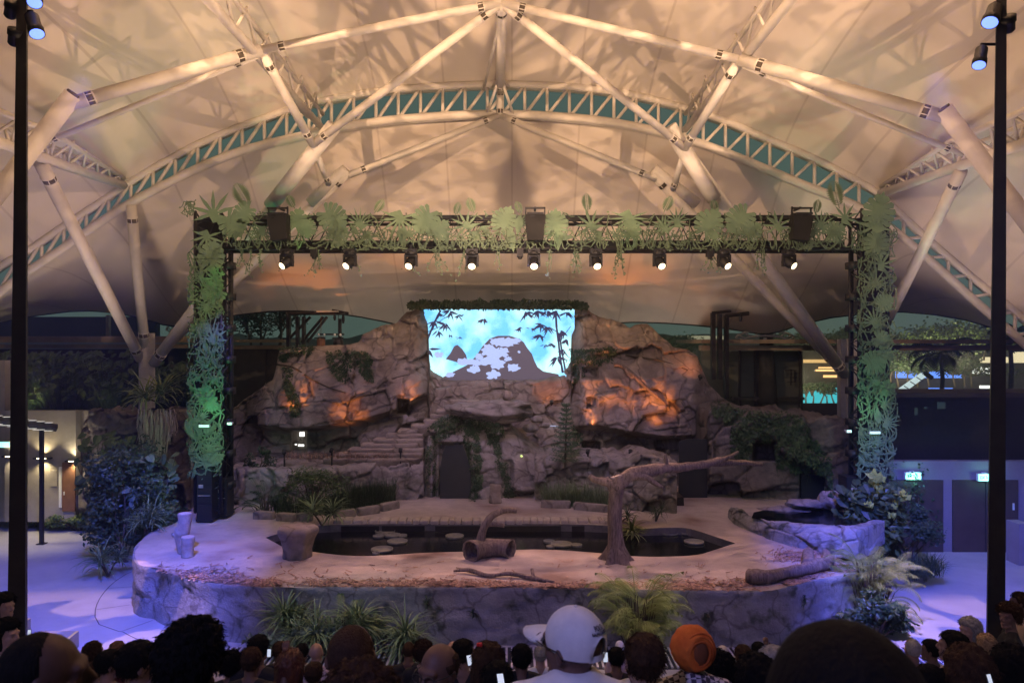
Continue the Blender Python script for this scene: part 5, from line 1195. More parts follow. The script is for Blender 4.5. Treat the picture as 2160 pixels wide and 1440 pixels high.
# left rock pillar with fern and roots
lp=thing('rock_pillar','blue-lit artificial rock pillar with fern on top left of the portal','rock pillar',P(325,1060,25))
curtain('pillar_face',[(165,905),(172,880),(185,866),(215,868),(240,862),(262,880),(285,880),(300,866),(345,862),(380,868),(402,880)],[(165,1110),(402,1110)],lambda x,y:26.5-1.2*math.sin(pi*(x-165)/237),3,1.5,(1.2,.4,.12),(),None,'rockdark',lp,ends=.3,zrough=.15)
strap_plant(P(335,850,24.9),.55,1.7,170,'arching fern crowning the left rock pillar',m='palm',seed=30,wl=.03,stems=2,name='crown_fern',cat='fern')
random.seed(33); mb=MB()
for i in range(210):
    x=random.uniform(290,372); y=random.uniform(862,905); p=P(x,y,24.9+random.uniform(-.3,.2)); L=random.uniform(.25,1.4)*(1-abs(x-332)/70); 
    if L<.1: continue
    mb.tube([p,p+Vector((random.uniform(-.05,.05),0,-L*.5)),p+Vector((random.uniform(-.08,.08),0,-L))],[.012,.022,.006],4)
o=mb.build('hanging_roots',M['stone'],None,False,P(335,870,24.9)); tag(o,'pale roots hanging from the fern on the left rock pillar','roots')
# --- on stage
strap_plant(SG(676,1112)+Vector((0,.2,0)),.7,1.3,120,'arching strap-leaf plant at the left end of the pool behind the stump',seed=40,wl=.022,stems=2)
strap_plant(SG(1350,1128)+Vector((0,.3,-.1)),.35,.9,90,'pale striped spider plant at the pool edge right of the dead tree',m='palm',seed=41,wl=.022,stems=1,name='spider_plant')
strap_plant(SG(1310,1105)+Vector((0,.1,0)),.9,.8,60,'upright spiky plant right behind the dead tree trunk',seed=42,wl=.02,stems=2,m='leafdark')
strap_plant(SG(1385,1100)+Vector((0,.1,0)),.7,.7,60,'thin spiky plant behind the spider plant',seed=43,wl=.014,stems=2,m='leafdark')
palm_clump(P(560,1078,24.3)*1-Vector((0,0,.2)),1.3,1.5,26,'dark fan-like palm at the left end of the left planting bed',m='leafdark',seed=44,L=.8)
shrub(SG(655,1085)+Vector((0,.4,0)),1.05,.5,.72,2000,'wispy green bush in the middle of the left planting bed',m='leaf',seed=45,l=.14,w_=.02,clumps=24)
reeds((SG(570,1087)+Vector((0,.3,0)),SG(705,1090)+Vector((0,.3,0))),.75,700,'dark low grass under the bush in the left bed',seed=46,name='grass_tuft')
reeds((SG(700,1084)+Vector((0,.35,0)),SG(828,1068)+Vector((0,.4,0))),1.0,1100,'dense tall dark reeds at the right part of the left bed',seed=47)
reeds((SG(1145,1066)+Vector((0,.2,0)),SG(1288,1075)+Vector((0,.2,0))),.95,900,'green reeds between the cave boulder and the dead tree',m='strap',seed=48,lean=.6)
reeds((P(600,968,26),P(830,966,26.4)),.35,420,'dry brownish grass tufts along the left terrace',m='chips',seed=49,name='dry_grass',lean=1)
shrub(P(545,985,26)-Vector((0,0,.2)),.5,.3,.42,500,'small dark plant on the terrace left of the lit window opening',m='leafdark',seed=50,l=.13,w_=.03)
# small tiered conifer on the right terrace
cb_=P(1192,985,25.6); t=thing('small_conifer','small tiered conifer standing left of the right rock caves','tree',cb_); random.seed(51); mb=MB(); ms=MB(); ms.tube([cb_,cb_+Vector((.05,0,2.2))],[.04,.015],6)
for k in range(13):
    z=.25+k*.155; r=.62*(1-k/15)
    for j in range(7):
        a=2*pi*j/7+k*.5; d=Vector((math.cos(a),math.sin(a),-.06)); p0=cb_+Vector((.02,0,z)); 
        for u in range(26):
            q=p0+d*r*(.15+.85*u/26)+Vector((0,0,.10*(u/26)**2)); leafquad(mb,q,Vector((random.gauss(0,.3),-.5,1)).normalized(),Vector((random.gauss(0,1),random.gauss(0,1),.3)),.09,.014)
mb.build('foliage',M['moss'],t); ms.build('trunk',M['bark'],t)
# creepers on rock
creeper([(690,748),(735,742),(768,745),(786,752),(790,800),(782,808),(762,800),(757,770),(742,775),(740,800),(715,805),(700,790),(692,770)],1500,'dark creeper patch draped below the top of the left rock',1)
creeper([(590,728),(650,728),(668,735),(655,752),(640,745),(615,748),(604,765),(592,762)],600,'creeper tuft on the upper left corner of the left rock',2)
creeper([(600,775),(615,780),(620,830),(634,850),(636,872),(615,875),(608,840),(598,800)],520,'yellowish narrow ivy strip running down the left rock',3)
creeper([(1205,735),(1235,738),(1290,732),(1305,742),(1290,760),(1262,770),(1245,765),(1232,775),(1222,808),(1208,812),(1203,770)],1300,'creeper clump hanging beside the right edge of the screen',4)
creeper([(905,900),(930,882),(985,880),(1010,878),(1055,890),(1060,925),(1040,930),(1020,905),(1010,910),(1014,960),(1018,1010),(1005,1060),(995,1060),(992,1000),(982,940),(976,905),(960,900),(945,925),(930,935),(908,925)],3000,'thick green creeper framing the cave door on the boulder',5,.085)
creeper([(1025,905),(1045,925),(1062,955),(1070,1000),(1085,1050),(1068,1052),(1058,1010),(1048,970),(1030,930)],900,'second creeper strand running down the boulder right of the door',6,.085)
creeper([(898,945),(920,935),(926,1000),(922,1050),(908,1040),(900,990)],420,'thin creeper on the narrow rock left of the cave door',7,.08)
creeper([(1500,840),(1540,860),(1590,868),(1690,880),(1700,900),(1725,930),(1750,970),(1758,1040),(1742,1060),(1742,1000),(1690,1000),(1660,985),(1640,985),(1638,925),(1585,925),(1580,980),(1545,960),(1540,900),(1505,870)],4200,'broad dark creeper mass covering the right cave rock',8,.11)
creeper([(1215,890),(1235,930),(1225,960),(1200,960),(1190,930)],300,'dark leaves on the rock behind the small conifer',9)
random.seed(71)
def ivytop():
    o=thing('screen_top_garland','dark leafy garland running along the top edge of the screen','garland',P(1050,645,29.6)); mb=MB()
    for i in range(5200):
        x=random.uniform(862,1238); k=noise.noise(Vector((x*.05,0,0))); y=646-random.random()*(11+9*k)*(1 if 880<x<1225 else .6)+random.uniform(0,5); p=P(x,y,29.5+random.uniform(-.25,.25))
        leafquad(mb,p,Vector((random.gauss(0,.5),-1,random.gauss(0,.5))).normalized(),Vector((random.gauss(0,1),0,random.gauss(0,1))),.13,.045)
    mb.build('leaf_mass',M['leafdark'],o)
    mb=MB(); mb.tube([P(862,648,29.5),P(1238,648,29.5)],.06,6); mb.build('support_bar',M['black'],o)
ivytop()
# roots and leaning branches on the rock
def rootline(pts,r,lab,m='wood',off=.05):
    mb=MB(); q=[]
    for x,y in pts:
        h=hit(x,y); q.append((h[0] if h else P(x,y,28))+Vector((0,-off,0)))
    ym=[p.y for p in q]
    limb(mb,q,[r,r*.8,r*.5],7,.1,sub=4); o=mb.build('climbing_branch',M[m],None,True,q[0]); tag(o,lab,'branch','woody branches lying on the rock')
rootline([(1295,770),(1312,772),(1335,790),(1360,815),(1395,845),(1410,862)],.09,'thick bare branch slanting down across the right rock','wood',.15)
rootline([(1320,748),(1360,755),(1400,762),(1450,780)],.045,'thin branch running right across the upper right rock','bark')
rootline([(585,768),(620,775),(650,795),(690,815),(730,828)],.04,'thin sagging branch across the left rock','bark')
rootline([(740,842),(770,833),(790,828),(810,805),(860,790)],.05,'dark branch climbing toward the glowing hollow on the left rock','bark')
# ---------------------------------------------------------------- buildings and far background
def boxpx(mb,x0,x1,y0,y1,Y,d=.3):
    a=P(x0,y0,Y); b=P(x1,y1,Y); mb.box(((a.x+b.x)/2,Y+d/2,(a.z+b.z)/2),(abs(b.x-a.x),d,abs(a.z-b.z))); return mb
def one(name,lab,cat,mb,m,kind=None,group=None,parent=None):
    if parent is not None: return mb.build(name,m,parent)
    v=np.array(mb.v); c=Vector((v[:,0].mean(),v[:,1].mean(),v[:,2].min())); o=mb.build(name,m,None,False,c); tag(o,lab,cat,group,kind); return o
# left: long low roof + dark wall
t=thing('long_roofed_building','dark building with a long thin brown roof edge behind the left planting','building',P(200,860,33))
boxpx(MB(),-400,415,709,722,31.5,5).build('roof_edge',M['roofslab'],t); boxpx(MB(),-400,413,726,734,31.8,.4).build('gutter',M['roofslab'],t)
boxpx(MB(),-400,560,736,1010,34.5,.4).build('rear_wall',M['darkbld'],t); boxpx(MB(),-400,330,668,709,38,.4).build('upper_wall',M['darkbld'],t)
mb=MB()
for x in(226,366): mb=MB(); boxpx(mb,x-3,x+3,664,708,33,.2); mb.build('roof_post',M['roofslab'],t)
boxpx(MB(),355,395,735,900,33,.3).build('dim_pier',M['greenish'],t)
mb=MB(); boxpx(mb,410,600,716,722,34,3); boxpx(mb,410,600,728,736,34.3,.5); mb.build('roof_edge',M['roofslab'],t)
mb=MB(); boxpx(mb,410,590,735,860,34.6,.3); mb.build('rear_wall',M['darkbld'],t)
# right: long roof
t=thing('service_building','dark building with long flat roof edge behind the right rock','building',P(1700,860,33))
boxpx(MB(),1480,2500,716,724,31.5,5).build('roof_edge',M['roofslab'],t); boxpx(MB(),1480,2500,728,739,32.2,.5).build('gutter',M['roofslab'],t)
boxpx(MB(),1480,1693,740,880,34,.3).build('side_wall',M['greenish'],t)
mb=MB()
for x,w_ in((1562,3),(1600,14),(1690,4)): boxpx(mb,x-w_/2,x+w_/2,738,860,33.7,.2)
mb.build('wall_strip',M['darkbld'],t)
mb=MB(); mb.box(P(1620,840,33.4),(3.2,.3,.12)); mb.build('ledge_rail',M['darkbld'],t)
mb=MB(); mb.tube([P(1616,700,33.3),P(1620,850,33.3)],[.28,.42],14); mb.build('tapered_column',M['darkbld'],t,True)
mb=MB()
for a,b,c,d in((1655,780,1680,782),(1655,795,1682,797),(1660,805,1676,806),(1668,778,1669,812),(1676,782,1677,806)): boxpx(mb,a,b if b>a else a+2,b if 0 else c,d,33.6,.05) if 0 else mb.box(P((a+c)/2,(b+d)/2,33.5),(max(.05,(c-a)/F*33.5),.04,max(.04,(d-b)/F*33.5)))
mb.build('wall_lattice',M['black'],t)
mb=MB(); boxpx(mb,1693,1780,851,880,33.8,.3); mb.build('parapet',M['darkbld'],t)
boxpx(MB(),1774,1790,715,1000,29,.35).build('corner_pier',M['greycol'],t)
# exit wall right
t=thing('exit_building','lilac rendered building front with dark double doors under green exit signs','building',P(2000,1165,24.1))
YE=24.1
boxpx(MB(),1876,2500,972,1168,YE,.3).build('front_wall',M['wallpurple'],t)
boxpx(MB(),1870,2500,835,970,YE+.4,.3).build('upper_dark_wall',M['black'],t); boxpx(MB(),1870,2500,828,838,YE-.1,2).build('roof_edge',M['darkbld'],t)
for x0,x1 in((1880,1990),(2010,2148)):
    d=boxpx(MB(),x0,x1,1012,1166,YE-.05,.06).build('double_door',M['door'],t); mb=MB(); mb.box(P((x0+x1)/2,1090,YE-.065),(.012,.02,2.3)); mb.build('door_gap',M['black'],d)
    mb=MB(); mb.box(P(x1-10 if x0>2000 else x0+56,1068,YE-.08),(.05,.03,.22)); mb.build('push_plate',M['white'],d)
mb=MB(); boxpx(mb,2150,2175,1105,1215,22.6,.6); one('service_plinth','pale rendered plinth at the right edge of the plaza','plinth',mb,M['wallpurple'])
mb=MB(); 
for x0,x1,y0,y1 in((1978,1994,848,862),(1930,1936,860,875),(1950,1956,858,862)): boxpx(mb,x0,x1,y0,y1,YE+.36,.03)
mb.build('dim_window',mat('painted_window_reflection',(.02,.03,.03),emit=(.25,.4,.42),estr=.07),t)  # reflection in the panes painted as a faint glow
for x,lab in((1925,'glowing green running-man exit sign over the left double door'),(2078,'glowing green running-man exit sign over the right double door')):
    y=1003 if x<2000 else 1006; q=P(x,y,YE-.12); t=thing('exit_sign',lab,'exit sign',q,'green exit signs'); mb=MB(); mb.box(q,(.52,.10,.24)); mb.box(q+Vector((0,.06,.13)),(.10,.14,.03)); mb.build('housing',M['white'],t); mb=MB(); mb.box(q-Vector((0,.054,0)),(.47,.008,.195)); f=mb.build('lit_face',M['exit'],t)
    mb=MB(); z=-.062; c=q+Vector((.10,z,0)); 
    for a,b in(((0,.055),(0,.02)),((0,.02),(-.03,-.03)),((-.03,-.03),(-.06,-.03)),((0,.0),(.03,-.05)),((.0,.045),(-.035,.02)),((.0,.045),(.035,.03))): mb.tube([c+Vector((a[0],0,a[1])),c+Vector((b[0],0,b[1]))],.009,5)
    mb.ell(c+Vector((.006,0,.074)),(.014,.008,.014),8,6)
    for k,wd in((-.17,.03),(-.13,.03),(-.09,.03),(-.05,.03)): mb.box(c+Vector((k-.02,0,0)),(wd*.45,.004,.08)) if k==-.05 else None
    # word EXIT
    def bar(cx,cz,w_,h,a=0): mb.box(c+Vector((cx,0,cz)),(w_,.004,h),Matrix.Rotation(a,3,'Y'))
    s=.014; x0=-.285
    bar(x0,0,s,.10)
    for zz in(-.043,0,.043): bar(x0+.02,zz,.045,s)
    bar(x0+.085,0,s,.11,.5); bar(x0+.085,0,s,.11,-.5)
    bar(x0+.135,0,s,.10); bar(x0+.185,0,s,.10); bar(x0+.185,.043,.055,s)
    mb.build('pictogram',mat('exit_sign_dark_green',(.0,.12,.07),emit=(0,.25,.16),estr=.6),f)
    l=bpy.data.lights.new('exit_glow','POINT'); l.energy=9; l.color=(.3,1,.75); l.shadow_soft_size=.1; o=bpy.data.objects.new('exit_glow',l); COL.objects.link(o); o.location=q+Vector((0,-.25,0))
# left wall with lamps
t=thing('left_service_wall','grey rendered wall with brown door and warm wall lights at the far left','building',P(80,1060,26.5))
YL=26.6
boxpx(MB(),-400,10,760,1100,YL+.3,.3).build('side_wall',M['warmwall'],t); boxpx(MB(),10,160,866,1100,YL,.3).build('front_wall',M['warmwall'],t)
boxpx(MB(),159,420,866,1100,YL+.5,.3).build('rear_wall',M['warmwall'],t)
d=boxpx(MB(),131,158,975,1078,YL-.06,.06).build('timber_door',M['brown'],t); mb=MB(); mb.box(P(135,1040,YL-.1),(.03,.03,.12)); mb.build('handle',M['white'],d)
boxpx(MB(),124,130,985,1070,YL-.05,.05).build('door_frame_pipe',M['white'],t)
mb=MB(); boxpx(mb,105,120,992,1025,YL-.04,.04); mb.build('switch_box',M['warmwall'],t)
for x,y,lab,e,c in((90,966,'warm up-and-down wall light behind the thin black post',70,(1,.78,.42)),(157,972,'warm wall light beside the rock left of the big shrub',60,(1,.82,.5)),(24,962,'warm wall light beside the left exit sign',40,(1,.8,.5))):
    q=P(x,y,YL-.12); t=thing('wall_light',lab,'wall light',q,'warm wall lights'); mb=MB(); mb.box(q,(.62,.14,.05)); mb.build('fixture',M['black'],t); mb=MB(); mb.box(q+Vector((0,-.075,0)),(.34,.01,.035)); mb.build('lit_slot',mat('warm_lit_slot',(1,.9,.6),emit=(1,.85,.55),estr=4),t)
    for s in(1,-1): lamp('wall_light_lamp',q+Vector((0,-.06,.06*s)),q+Vector((0,-.02,2*s)),e,c,120,.8,.05)
for x in (185,245): lamp('garden_spike_lamp',P(x,1000,25.2),P(x+8,960,25.9),38,(1,.85,.55),100,.8,.05)
lamp('garden_wall_lamp',P(60,900,25),G(80,1140,0),260,(1,.80,.48),80,.9,.1)
q=P(8,937,YL-.1); t=thing('exit_sign','turquoise lit exit sign at the extreme left edge','exit sign',q); mb=MB(); mb.box(q,(.5,.1,.22)); mb.build('housing',M['white'],t); mb=MB(); mb.box(q-Vector((0,.054,0)),(.46,.006,.18)); mb.build('lit_face',M['exit'],t)
# left shelter bar
t=thing('path_lamp_post','thin black post carrying a long slotted horizontal light bar over the left path','lamp post',G(88,1147,0))
b=G(88,1147,0); Yb=b.y; mb=MB(); mb.box((b.x,Yb,(CZ-(890-720)/F*Yb)/2),(.11,.11,CZ-(890-720)/F*Yb)); mb.box((b.x,Yb,.02),(.25,.25,.03)); mb.build('post',M['black'],t)
mb=MB(); a0=P(-60,878,Yb-1.4); a1=P(120,902,Yb+.3); mb.tube([a0,a1],.13,4); mb.build('light_bar',M['darkpole'],t); mb=MB()
for k in range(9): c=a0.lerp(a1,.08+k*.1); mb.box(c+Vector((0,-.02,.135)),(.36,.10,.01),0); mb.box(c+Vector((0,-.02,-.14)),(.36,.10,.01),0)
mb.build('lit_slots',mat('cool_lit_slot',(.8,.8,.8),emit=(.8,.78,.7),estr=.8),t)
# hedge trees in front of the dark left building
random.seed(5)
for i,(x,w_,h,m,lab) in enumerate([(30,1.5,1.9,'leaf','broad-leaf tree at the far left behind the wall'),(130,1.5,1.9,'leaf','dark broad-leaf tree second from the left behind the wall'),(235,1.6,2.0,'leaf','dark broad-leaf tree left of the grey column'),(355,1.3,1.5,'leafdark','dark tree right of the grey column')]):
    bigleaf(P(x,868,29.5)-Vector((0,0,.4)),h+.9,w_*2.2,230,lab,m,90+i,.26,'broad_leaf_tree')
    shrub(P(x,868,30)-Vector((0,0,.4)),w_*1.2,.9,h*.6,2200,lab+', its finer foliage','leafdark',95+i,.14,.05,name='hedge_shrub')
lamp('hedge_warm_lamp',P(60,862,28.2),P(40,790,29.6),90,(1,.85,.4),110,.9,.1)
lamp('hedge_warm_lamp',P(230,862,28.4),P(200,800,29.8),16,(1,.85,.4),110,.9,.1)
# dark trees against the sky behind the left gap
def tree(base,H,lab,seed,spread=1.5,n=2600,m='leafdark',trunks=1,crown0=.5,l=.22,name='tree',cw=1.0,group=None):
    random.seed(seed); base=Vector(base); t=thing(name,lab,'tree',base,group); mt=MB(); tips=[]
    for k in range(trunks):
        b=base+Vector(((k-(trunks-1)/2)*.8,0,0)); top=b+Vector((random.uniform(-.5,.5),0,H*.62)); mt.tube([b,(b+top)/2+Vector((random.uniform(-.2,.2),0,0)),top],[.05*H**.5*1.2,.04*H**.5,.03*H**.5],8)
        for j in range(7):
            s=b.lerp(top,random.uniform(.55,1)); a=random.uniform(0,2*pi); e=s+Vector((math.cos(a)*spread*random.uniform(.4,1),math.sin(a)*spread*.7,H*random.uniform(.08,.36))); mt.tube([s,(s+e)/2+Vector((0,0,.15)),e],[.07,.045,.02],5); tips.append(e); tips.append((s+e)/2+Vector((0,0,.3)))
    mt.build('trunk',M['bark'],t,True); mb=MB()
    for i in range(n):
        c=random.choice(tips); d=Vector((random.gauss(0,1),random.gauss(0,1),random.gauss(0,.6)))*.30*spread*cw; leafquad(mb,c+d,Vector((random.gauss(0,.5),-.6,random.gauss(0,1))).normalized(),Vector((random.gauss(0,1),random.gauss(0,1),random.gauss(0,.6))),l,l*.4)
    mb.build('crown',M[m],t); return t
tree(P(545,735,44)-Vector((0,0,1)),4.2,'dark dusk tree with bare forked trunks behind the left rock',1,1.5,1500,trunks=2,l=.16)
tree(P(578,735,44)-Vector((0,0,1)),4.6,'slim dark tree next to the black gantry against the sky',2,1.1,900,trunks=1,l=.16)
# far tree line and hills
mb=MB(); vs=[]; n=160
for i in range(n+1):
    X=-139+278*i/n; h=8.3+2.2*noise.fractal(Vector((X*.03,7,0)),.8,2,5)+.9*noise.noise(Vector((X*.25,1,0))); vs+=[(X,188,-.4),(X,188,h),(X,203,h-1),(X,209,-.4)]
mb.add(vs,[(4*i+k,4*i+4+k,4*i+5+k,4*i+1+k) for i in range(n) for k in range(3)]); o=mb.build('far_hills',mat('dusk_hill',(.035,.05,.035),(.05,.065,.045),.05)); tag(o,kind='structure')
random.seed(17)
for i,(x,top_,Y,w_) in enumerate([(1225+190,712,90,3),(1448,708,95,3.5),(1500,716,90,3),(1660,706,80,3.4),(1695,704,82,3.0),(1722,708,80,3.2),(1757,704,78,3),(1790,694,75,2.6),(1905,712,85,3.5),(1945,690,80,5),(1990,686,82,6),(2040,688,80,6),(2075,692,78,5),(1330+20,716,110,3)]):
    b=P(x,760,Y); H=(760-top_)/F*Y; tree(b,H,['pale lit tree beyond the right rock crest','second pale tree beyond the right rock crest','small far tree left of the tapered column','far round tree left of the beige strut','far round tree just behind the beige strut','far round tree right of the strut','far tree near the right portal leg','taller thin tree near the right portal leg','low far tree right of the portal','large dark tree crown far right, left part','large dark tree crown far right, centre','large dark tree crown far right, right part','dark tree crown near the right mast','far low tree behind the rock crest'][i],200+i,w_*.5,1100,m='leaf',l=.35,cw=1.2,name='far_tree',group='trees along the horizon')
# palms at the right
def palm(base,H,lab,seed,L=2.0,m='leafdark'):
    random.seed(seed); base=Vector(base); t=thing('palm_tree',lab,'palm tree',base); mt=MB(); mt.tube([base,base+Vector((.1,0,H*.5)),base+Vector((0,0,H))],[.16,.13,.11],8); mt.build('trunk',M['bark'],t); mb=MB()
    for i in range(18): frond(mb,base+Vector((0,0,H)),2*pi*i/18+random.uniform(-.1,.1),L,random.uniform(-.1,1.2),1.6,wl=L*.34,n=14,lw=.05)
    mb.build('crown',M[m],t)
palm(P(1985,850,48),(850-745)/F*48,'dark palm silhouetted in front of the blue-lit building',3,2.3)
palm(P(2130,850,44),(850-708)/F*44,'palm crown rising beside the right mast',4,1.8)
# far lit park buildings; light on their surfaces put in as emission
def em(name,c,s): return mat(name,(.02,.02,.02),emit=c,estr=s)
t=thing('lit_pavilion','distant pavilion with warm orange lit floors seen right of the rock','building',P(1740,850,70))
mb=MB(); boxpx(mb,1690,1800,740,860,71,.5); mb.build('dark_wall',M['darkbld'],t)
mb=MB(); boxpx(mb,1696,1762,758,765,70.5,.2); mb.build('lit_canopy',em('warm_canopy_light',(1,.62,.22),.8),t)
mb=MB(); boxpx(mb,1722,1775,779,783,70.5,.2); boxpx(mb,1738,1776,791,796,70.4,.2); boxpx(mb,1728,1768,774,777,70.4,.2); mb.build('lit_ceiling_strip',em('orange_strip_light',(1,.55,.2),1.6),t)
mb=MB(); boxpx(mb,1695,1775,858,861,60,.2); mb.build('lit_railing',em('railing_light',(1,.8,.6),.7),t)
t=thing('turquoise_lit_wall','distant turquoise floodlit wall seen through trees right of the rock','wall',P(1735,850,66))
mb=MB(); boxpx(mb,1697,1767,818,850,66,.3); mw=em('turquoise_wall_glow',(.05,.55,.62),1.0); mb.build('lit_panel',mw,t)  # floodlight on the wall put into the panel's own glow
for i in range(5): tree(P(1700+15*i,852,64),(852-806)/F*64,['slim tree in front of the left end of the turquoise wall','second slim tree in front of the turquoise wall','middle slim tree in front of the turquoise wall','fourth slim tree in front of the turquoise wall','slim tree at the right end of the turquoise wall'][i],300+i,.5,260,l=.18,name='slim_tree',group='slim trees by the turquoise wall')
t=thing('blue_lit_building','distant building with long blue and white lit bands at the far right','building',P(2000,830,90))
mb=MB(); boxpx(mb,1870,2240,742,850,92,1); mb.build('dark_wall',M['darkbld'],t)
mb=MB(); boxpx(mb,1890,2030,783,797,91,.2); boxpx(mb,1960,2010,818,823,91,.2); mb.build('blue_band',em('blue_band_light',(.12,.30,1),1.3),t)
mb=MB(); boxpx(mb,2050,2100,774,788,90,.2); boxpx(mb,2068,2100,813,819,90,.2); boxpx(mb,2054,2092,834,836,60,.2); mb.build('white_window',em('white_window_light',(.95,1,.9),1.6),t)
mb=MB(); boxpx(mb,2068,2130,753,765,89,.2); boxpx(mb,2130,2240,742,765,89,.2); boxpx(mb,1872,1890,760,766,89,.2); mb.build('warm_fascia',em('warm_fascia_light',(1,.85,.5),.9),t)
for i in range(9):
    x=[1895,1915,1935,1960,2015,2035,2050,1880,2100][i]; tree(P(x,815,80),(815-[745,750,742,755,748,752,756,752,770][i])/F*80,['dark park tree by the left end of the blue building','second dark park tree before the blue band','dark park tree above the white slide','dark park tree left of the palm','dark park tree right of the palm','small park tree before the blue band','park tree beside the white windows','park tree touching the right portal leg','park tree behind the right mast'][i],400+i,1.6,800,l=.28,name='park_tree',group='park trees before the lit building')
t=thing('white_slide','distant white truss-like slide rising to the right in front of the blue lights','slide',P(1895,825,60))
mb=MB(); a=P(1895,826,60); b=P(1950,787,60); u=Vector((.35,0,.30)); 
mb.prism([a,P(1915,822,60),P(1962,788,60),b],(0,.6,0)); mb.build('slide_panel',em('white_slide_glow',(.75,.95,.95),.75),t)  # slide is no lamp; light on it painted in as glow
mb=MB(); 
for k in range(4): p=a.lerp(b,(k+.5)/4.2)+Vector((.4,-.1,.05)); mb.tube([p-Vector((.25,0,-.25)),p+Vector((.3,0,-.1))],.04,5)
mb.tube([b,P(1966,797,60)],.2,6); mb.build('slide_frame',M['black'],t)
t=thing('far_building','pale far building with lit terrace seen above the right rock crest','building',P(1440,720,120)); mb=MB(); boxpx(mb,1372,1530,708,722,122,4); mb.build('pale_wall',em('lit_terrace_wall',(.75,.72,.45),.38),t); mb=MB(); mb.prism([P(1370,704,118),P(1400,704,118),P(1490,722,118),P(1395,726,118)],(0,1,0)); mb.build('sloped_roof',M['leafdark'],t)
# lit things glimpsed through the rock window
mb=MB(); 
for x0,x1,y0,y1 in((632,635,911,920),(636,642,911,920),(622,626,936,938),(629,641,937,941)): boxpx(mb,x0,x1,y0,y1,29.9,.02)
o=one('lit_panel_lights','tiny white lights glowing inside the left cave window','lights',mb,em('tiny_white_light',(1,1,.95),2.5))
for x,y,lab in((967,961,'tiny yellow glow light on the cave door'),(1100,961,'tiny yellow glow light on the boulder right of the door')):
    h=hit(x,y); q=h[0]+Vector((0,-.05,0)); mb=MB(); mb.ell(q,(.045,.03,.035),8,6,Matrix.Rotation(.5,3,'Y')); mb.box(q+Vector((0,.03,0)),(.03,.05,.03)); o=mb.build('glow_light',em('yellow_glow',(.8,1,.3),1.6),None,True,q); tag(o,lab,'light','glow lights on the boulder')
h=hit(1160,899); mb=MB(); q=h[0]; mb.box(q+Vector((0,-.05,.03)),(.65,.10,.02),Matrix.Rotation(.05,3,'Y')); o=mb.build('painted_ledge_glint',em('cool_white_glint',(.65,.72,1),.9),None,False,q); tag(o,'thin cool white glint painted as a glowing strip on the ledge left of the conifer','glint')  # glowing strip paints a glint on the ledge, no lamp here

mb=MB(); mb.box((0,-14.2,8),(44,.4,18)); mb.box((0,-9,17.2),(44,10,.3)); one('unseen_sky_blocker','unseen dark wall and roof edge added behind the audience to block sky light','wall',mb,M['darkbld'])  # out of view, added to keep sky light off the audience
for x,y,Y in((1905,790,76),(2030,760,74),(1700,790,60)): 
    l=bpy.data.lights.new('park_lamp','POINT'); l.energy=1500; l.color=(1,.85,.5); l.shadow_soft_size=.3; o=bpy.data.objects.new('park_lamp',l); COL.objects.link(o); o.location=P(x,y,Y)
# ---------------------------------------------------------------- people
def remesh(mb,vox,name,smooth=4):
    me=bpy.data.meshes.new('tmp'); me.from_pydata([tuple(v) for v in mb.v],[],mb.f); o=bpy.data.objects.new('tmp',me); COL.objects.link(o)
    r=o.modifiers.new('r','REMESH'); r.mode='VOXEL'; r.voxel_size=vox; r.use_smooth_shade=True
    s=o.modifiers.new('s','SMOOTH'); s.iterations=smooth; s.factor=.5
    dg=bpy.context.evaluated_depsgraph_get(); dg.update(); m=bpy.data.meshes.new_from_object(o.evaluated_get(dg)); m.name=name
    bpy.data.objects.remove(o); bpy.data.meshes.remove(me)
    m.polygons.foreach_set('use_smooth',[True]*len(m.polygons)); return m
HC=Vector((0,.012,1.205))
def headprims(mb,yaw,g=0):
    o=len(mb.v)
    mb.ell(HC+Vector((0,-.012,.022)),(.077+g,.097+g,.092+g),20,14); mb.ell(HC+Vector((0,.022,-.035)),(.062+g,.072+g,.092+g),18,12)
    mb.ell(HC+Vector((0,.072,-.108)),(.030,.026,.024)); mb.ell(HC+Vector((0,.082,.022)),(.055,.02,.016)); mb.ell(HC+Vector((0,.055,-.03)),(.062,.038,.04))
    mb.tube([HC+Vector((0,.092,.012)),HC+Vector((0,.108,-.015)),HC+Vector((0,.116,-.032))],[.008,.012,.015],8); mb.ell(HC+Vector((0,.100,-.036)),(.020,.014,.010))
    for s in(-1,1):
        mb.ell(HC+Vector((s*.080,-.008,-.008)),(.009,.021,.033),10,8,Matrix.Rotation(s*.35,3,'Z')@Matrix.Rotation(-.15,3,'X')); mb.ell(HC+Vector((s*.077,-.004,-.030)),(.008,.012,.015),8,6)
        mb.ell(HC+Vector((s*.031,.080,.0)),(.015,.010,.010),8,6); mb.tube([HC+Vector((s*.05,.03,-.09)),HC+Vector((0,.07,-.112))],.022,8)
    mb.ell(HC+Vector((0,.092,-.068)),(.024,.010,.007),10,6); mb.ell(HC+Vector((0,.089,-.080)),(.021,.011,.008),10,6)
    if yaw:
        m=Matrix.Rotation(yaw,3,'Z')
        for i in range(o,len(mb.v)): mb.v[i]=tuple(m@Vector(mb.v[i]))
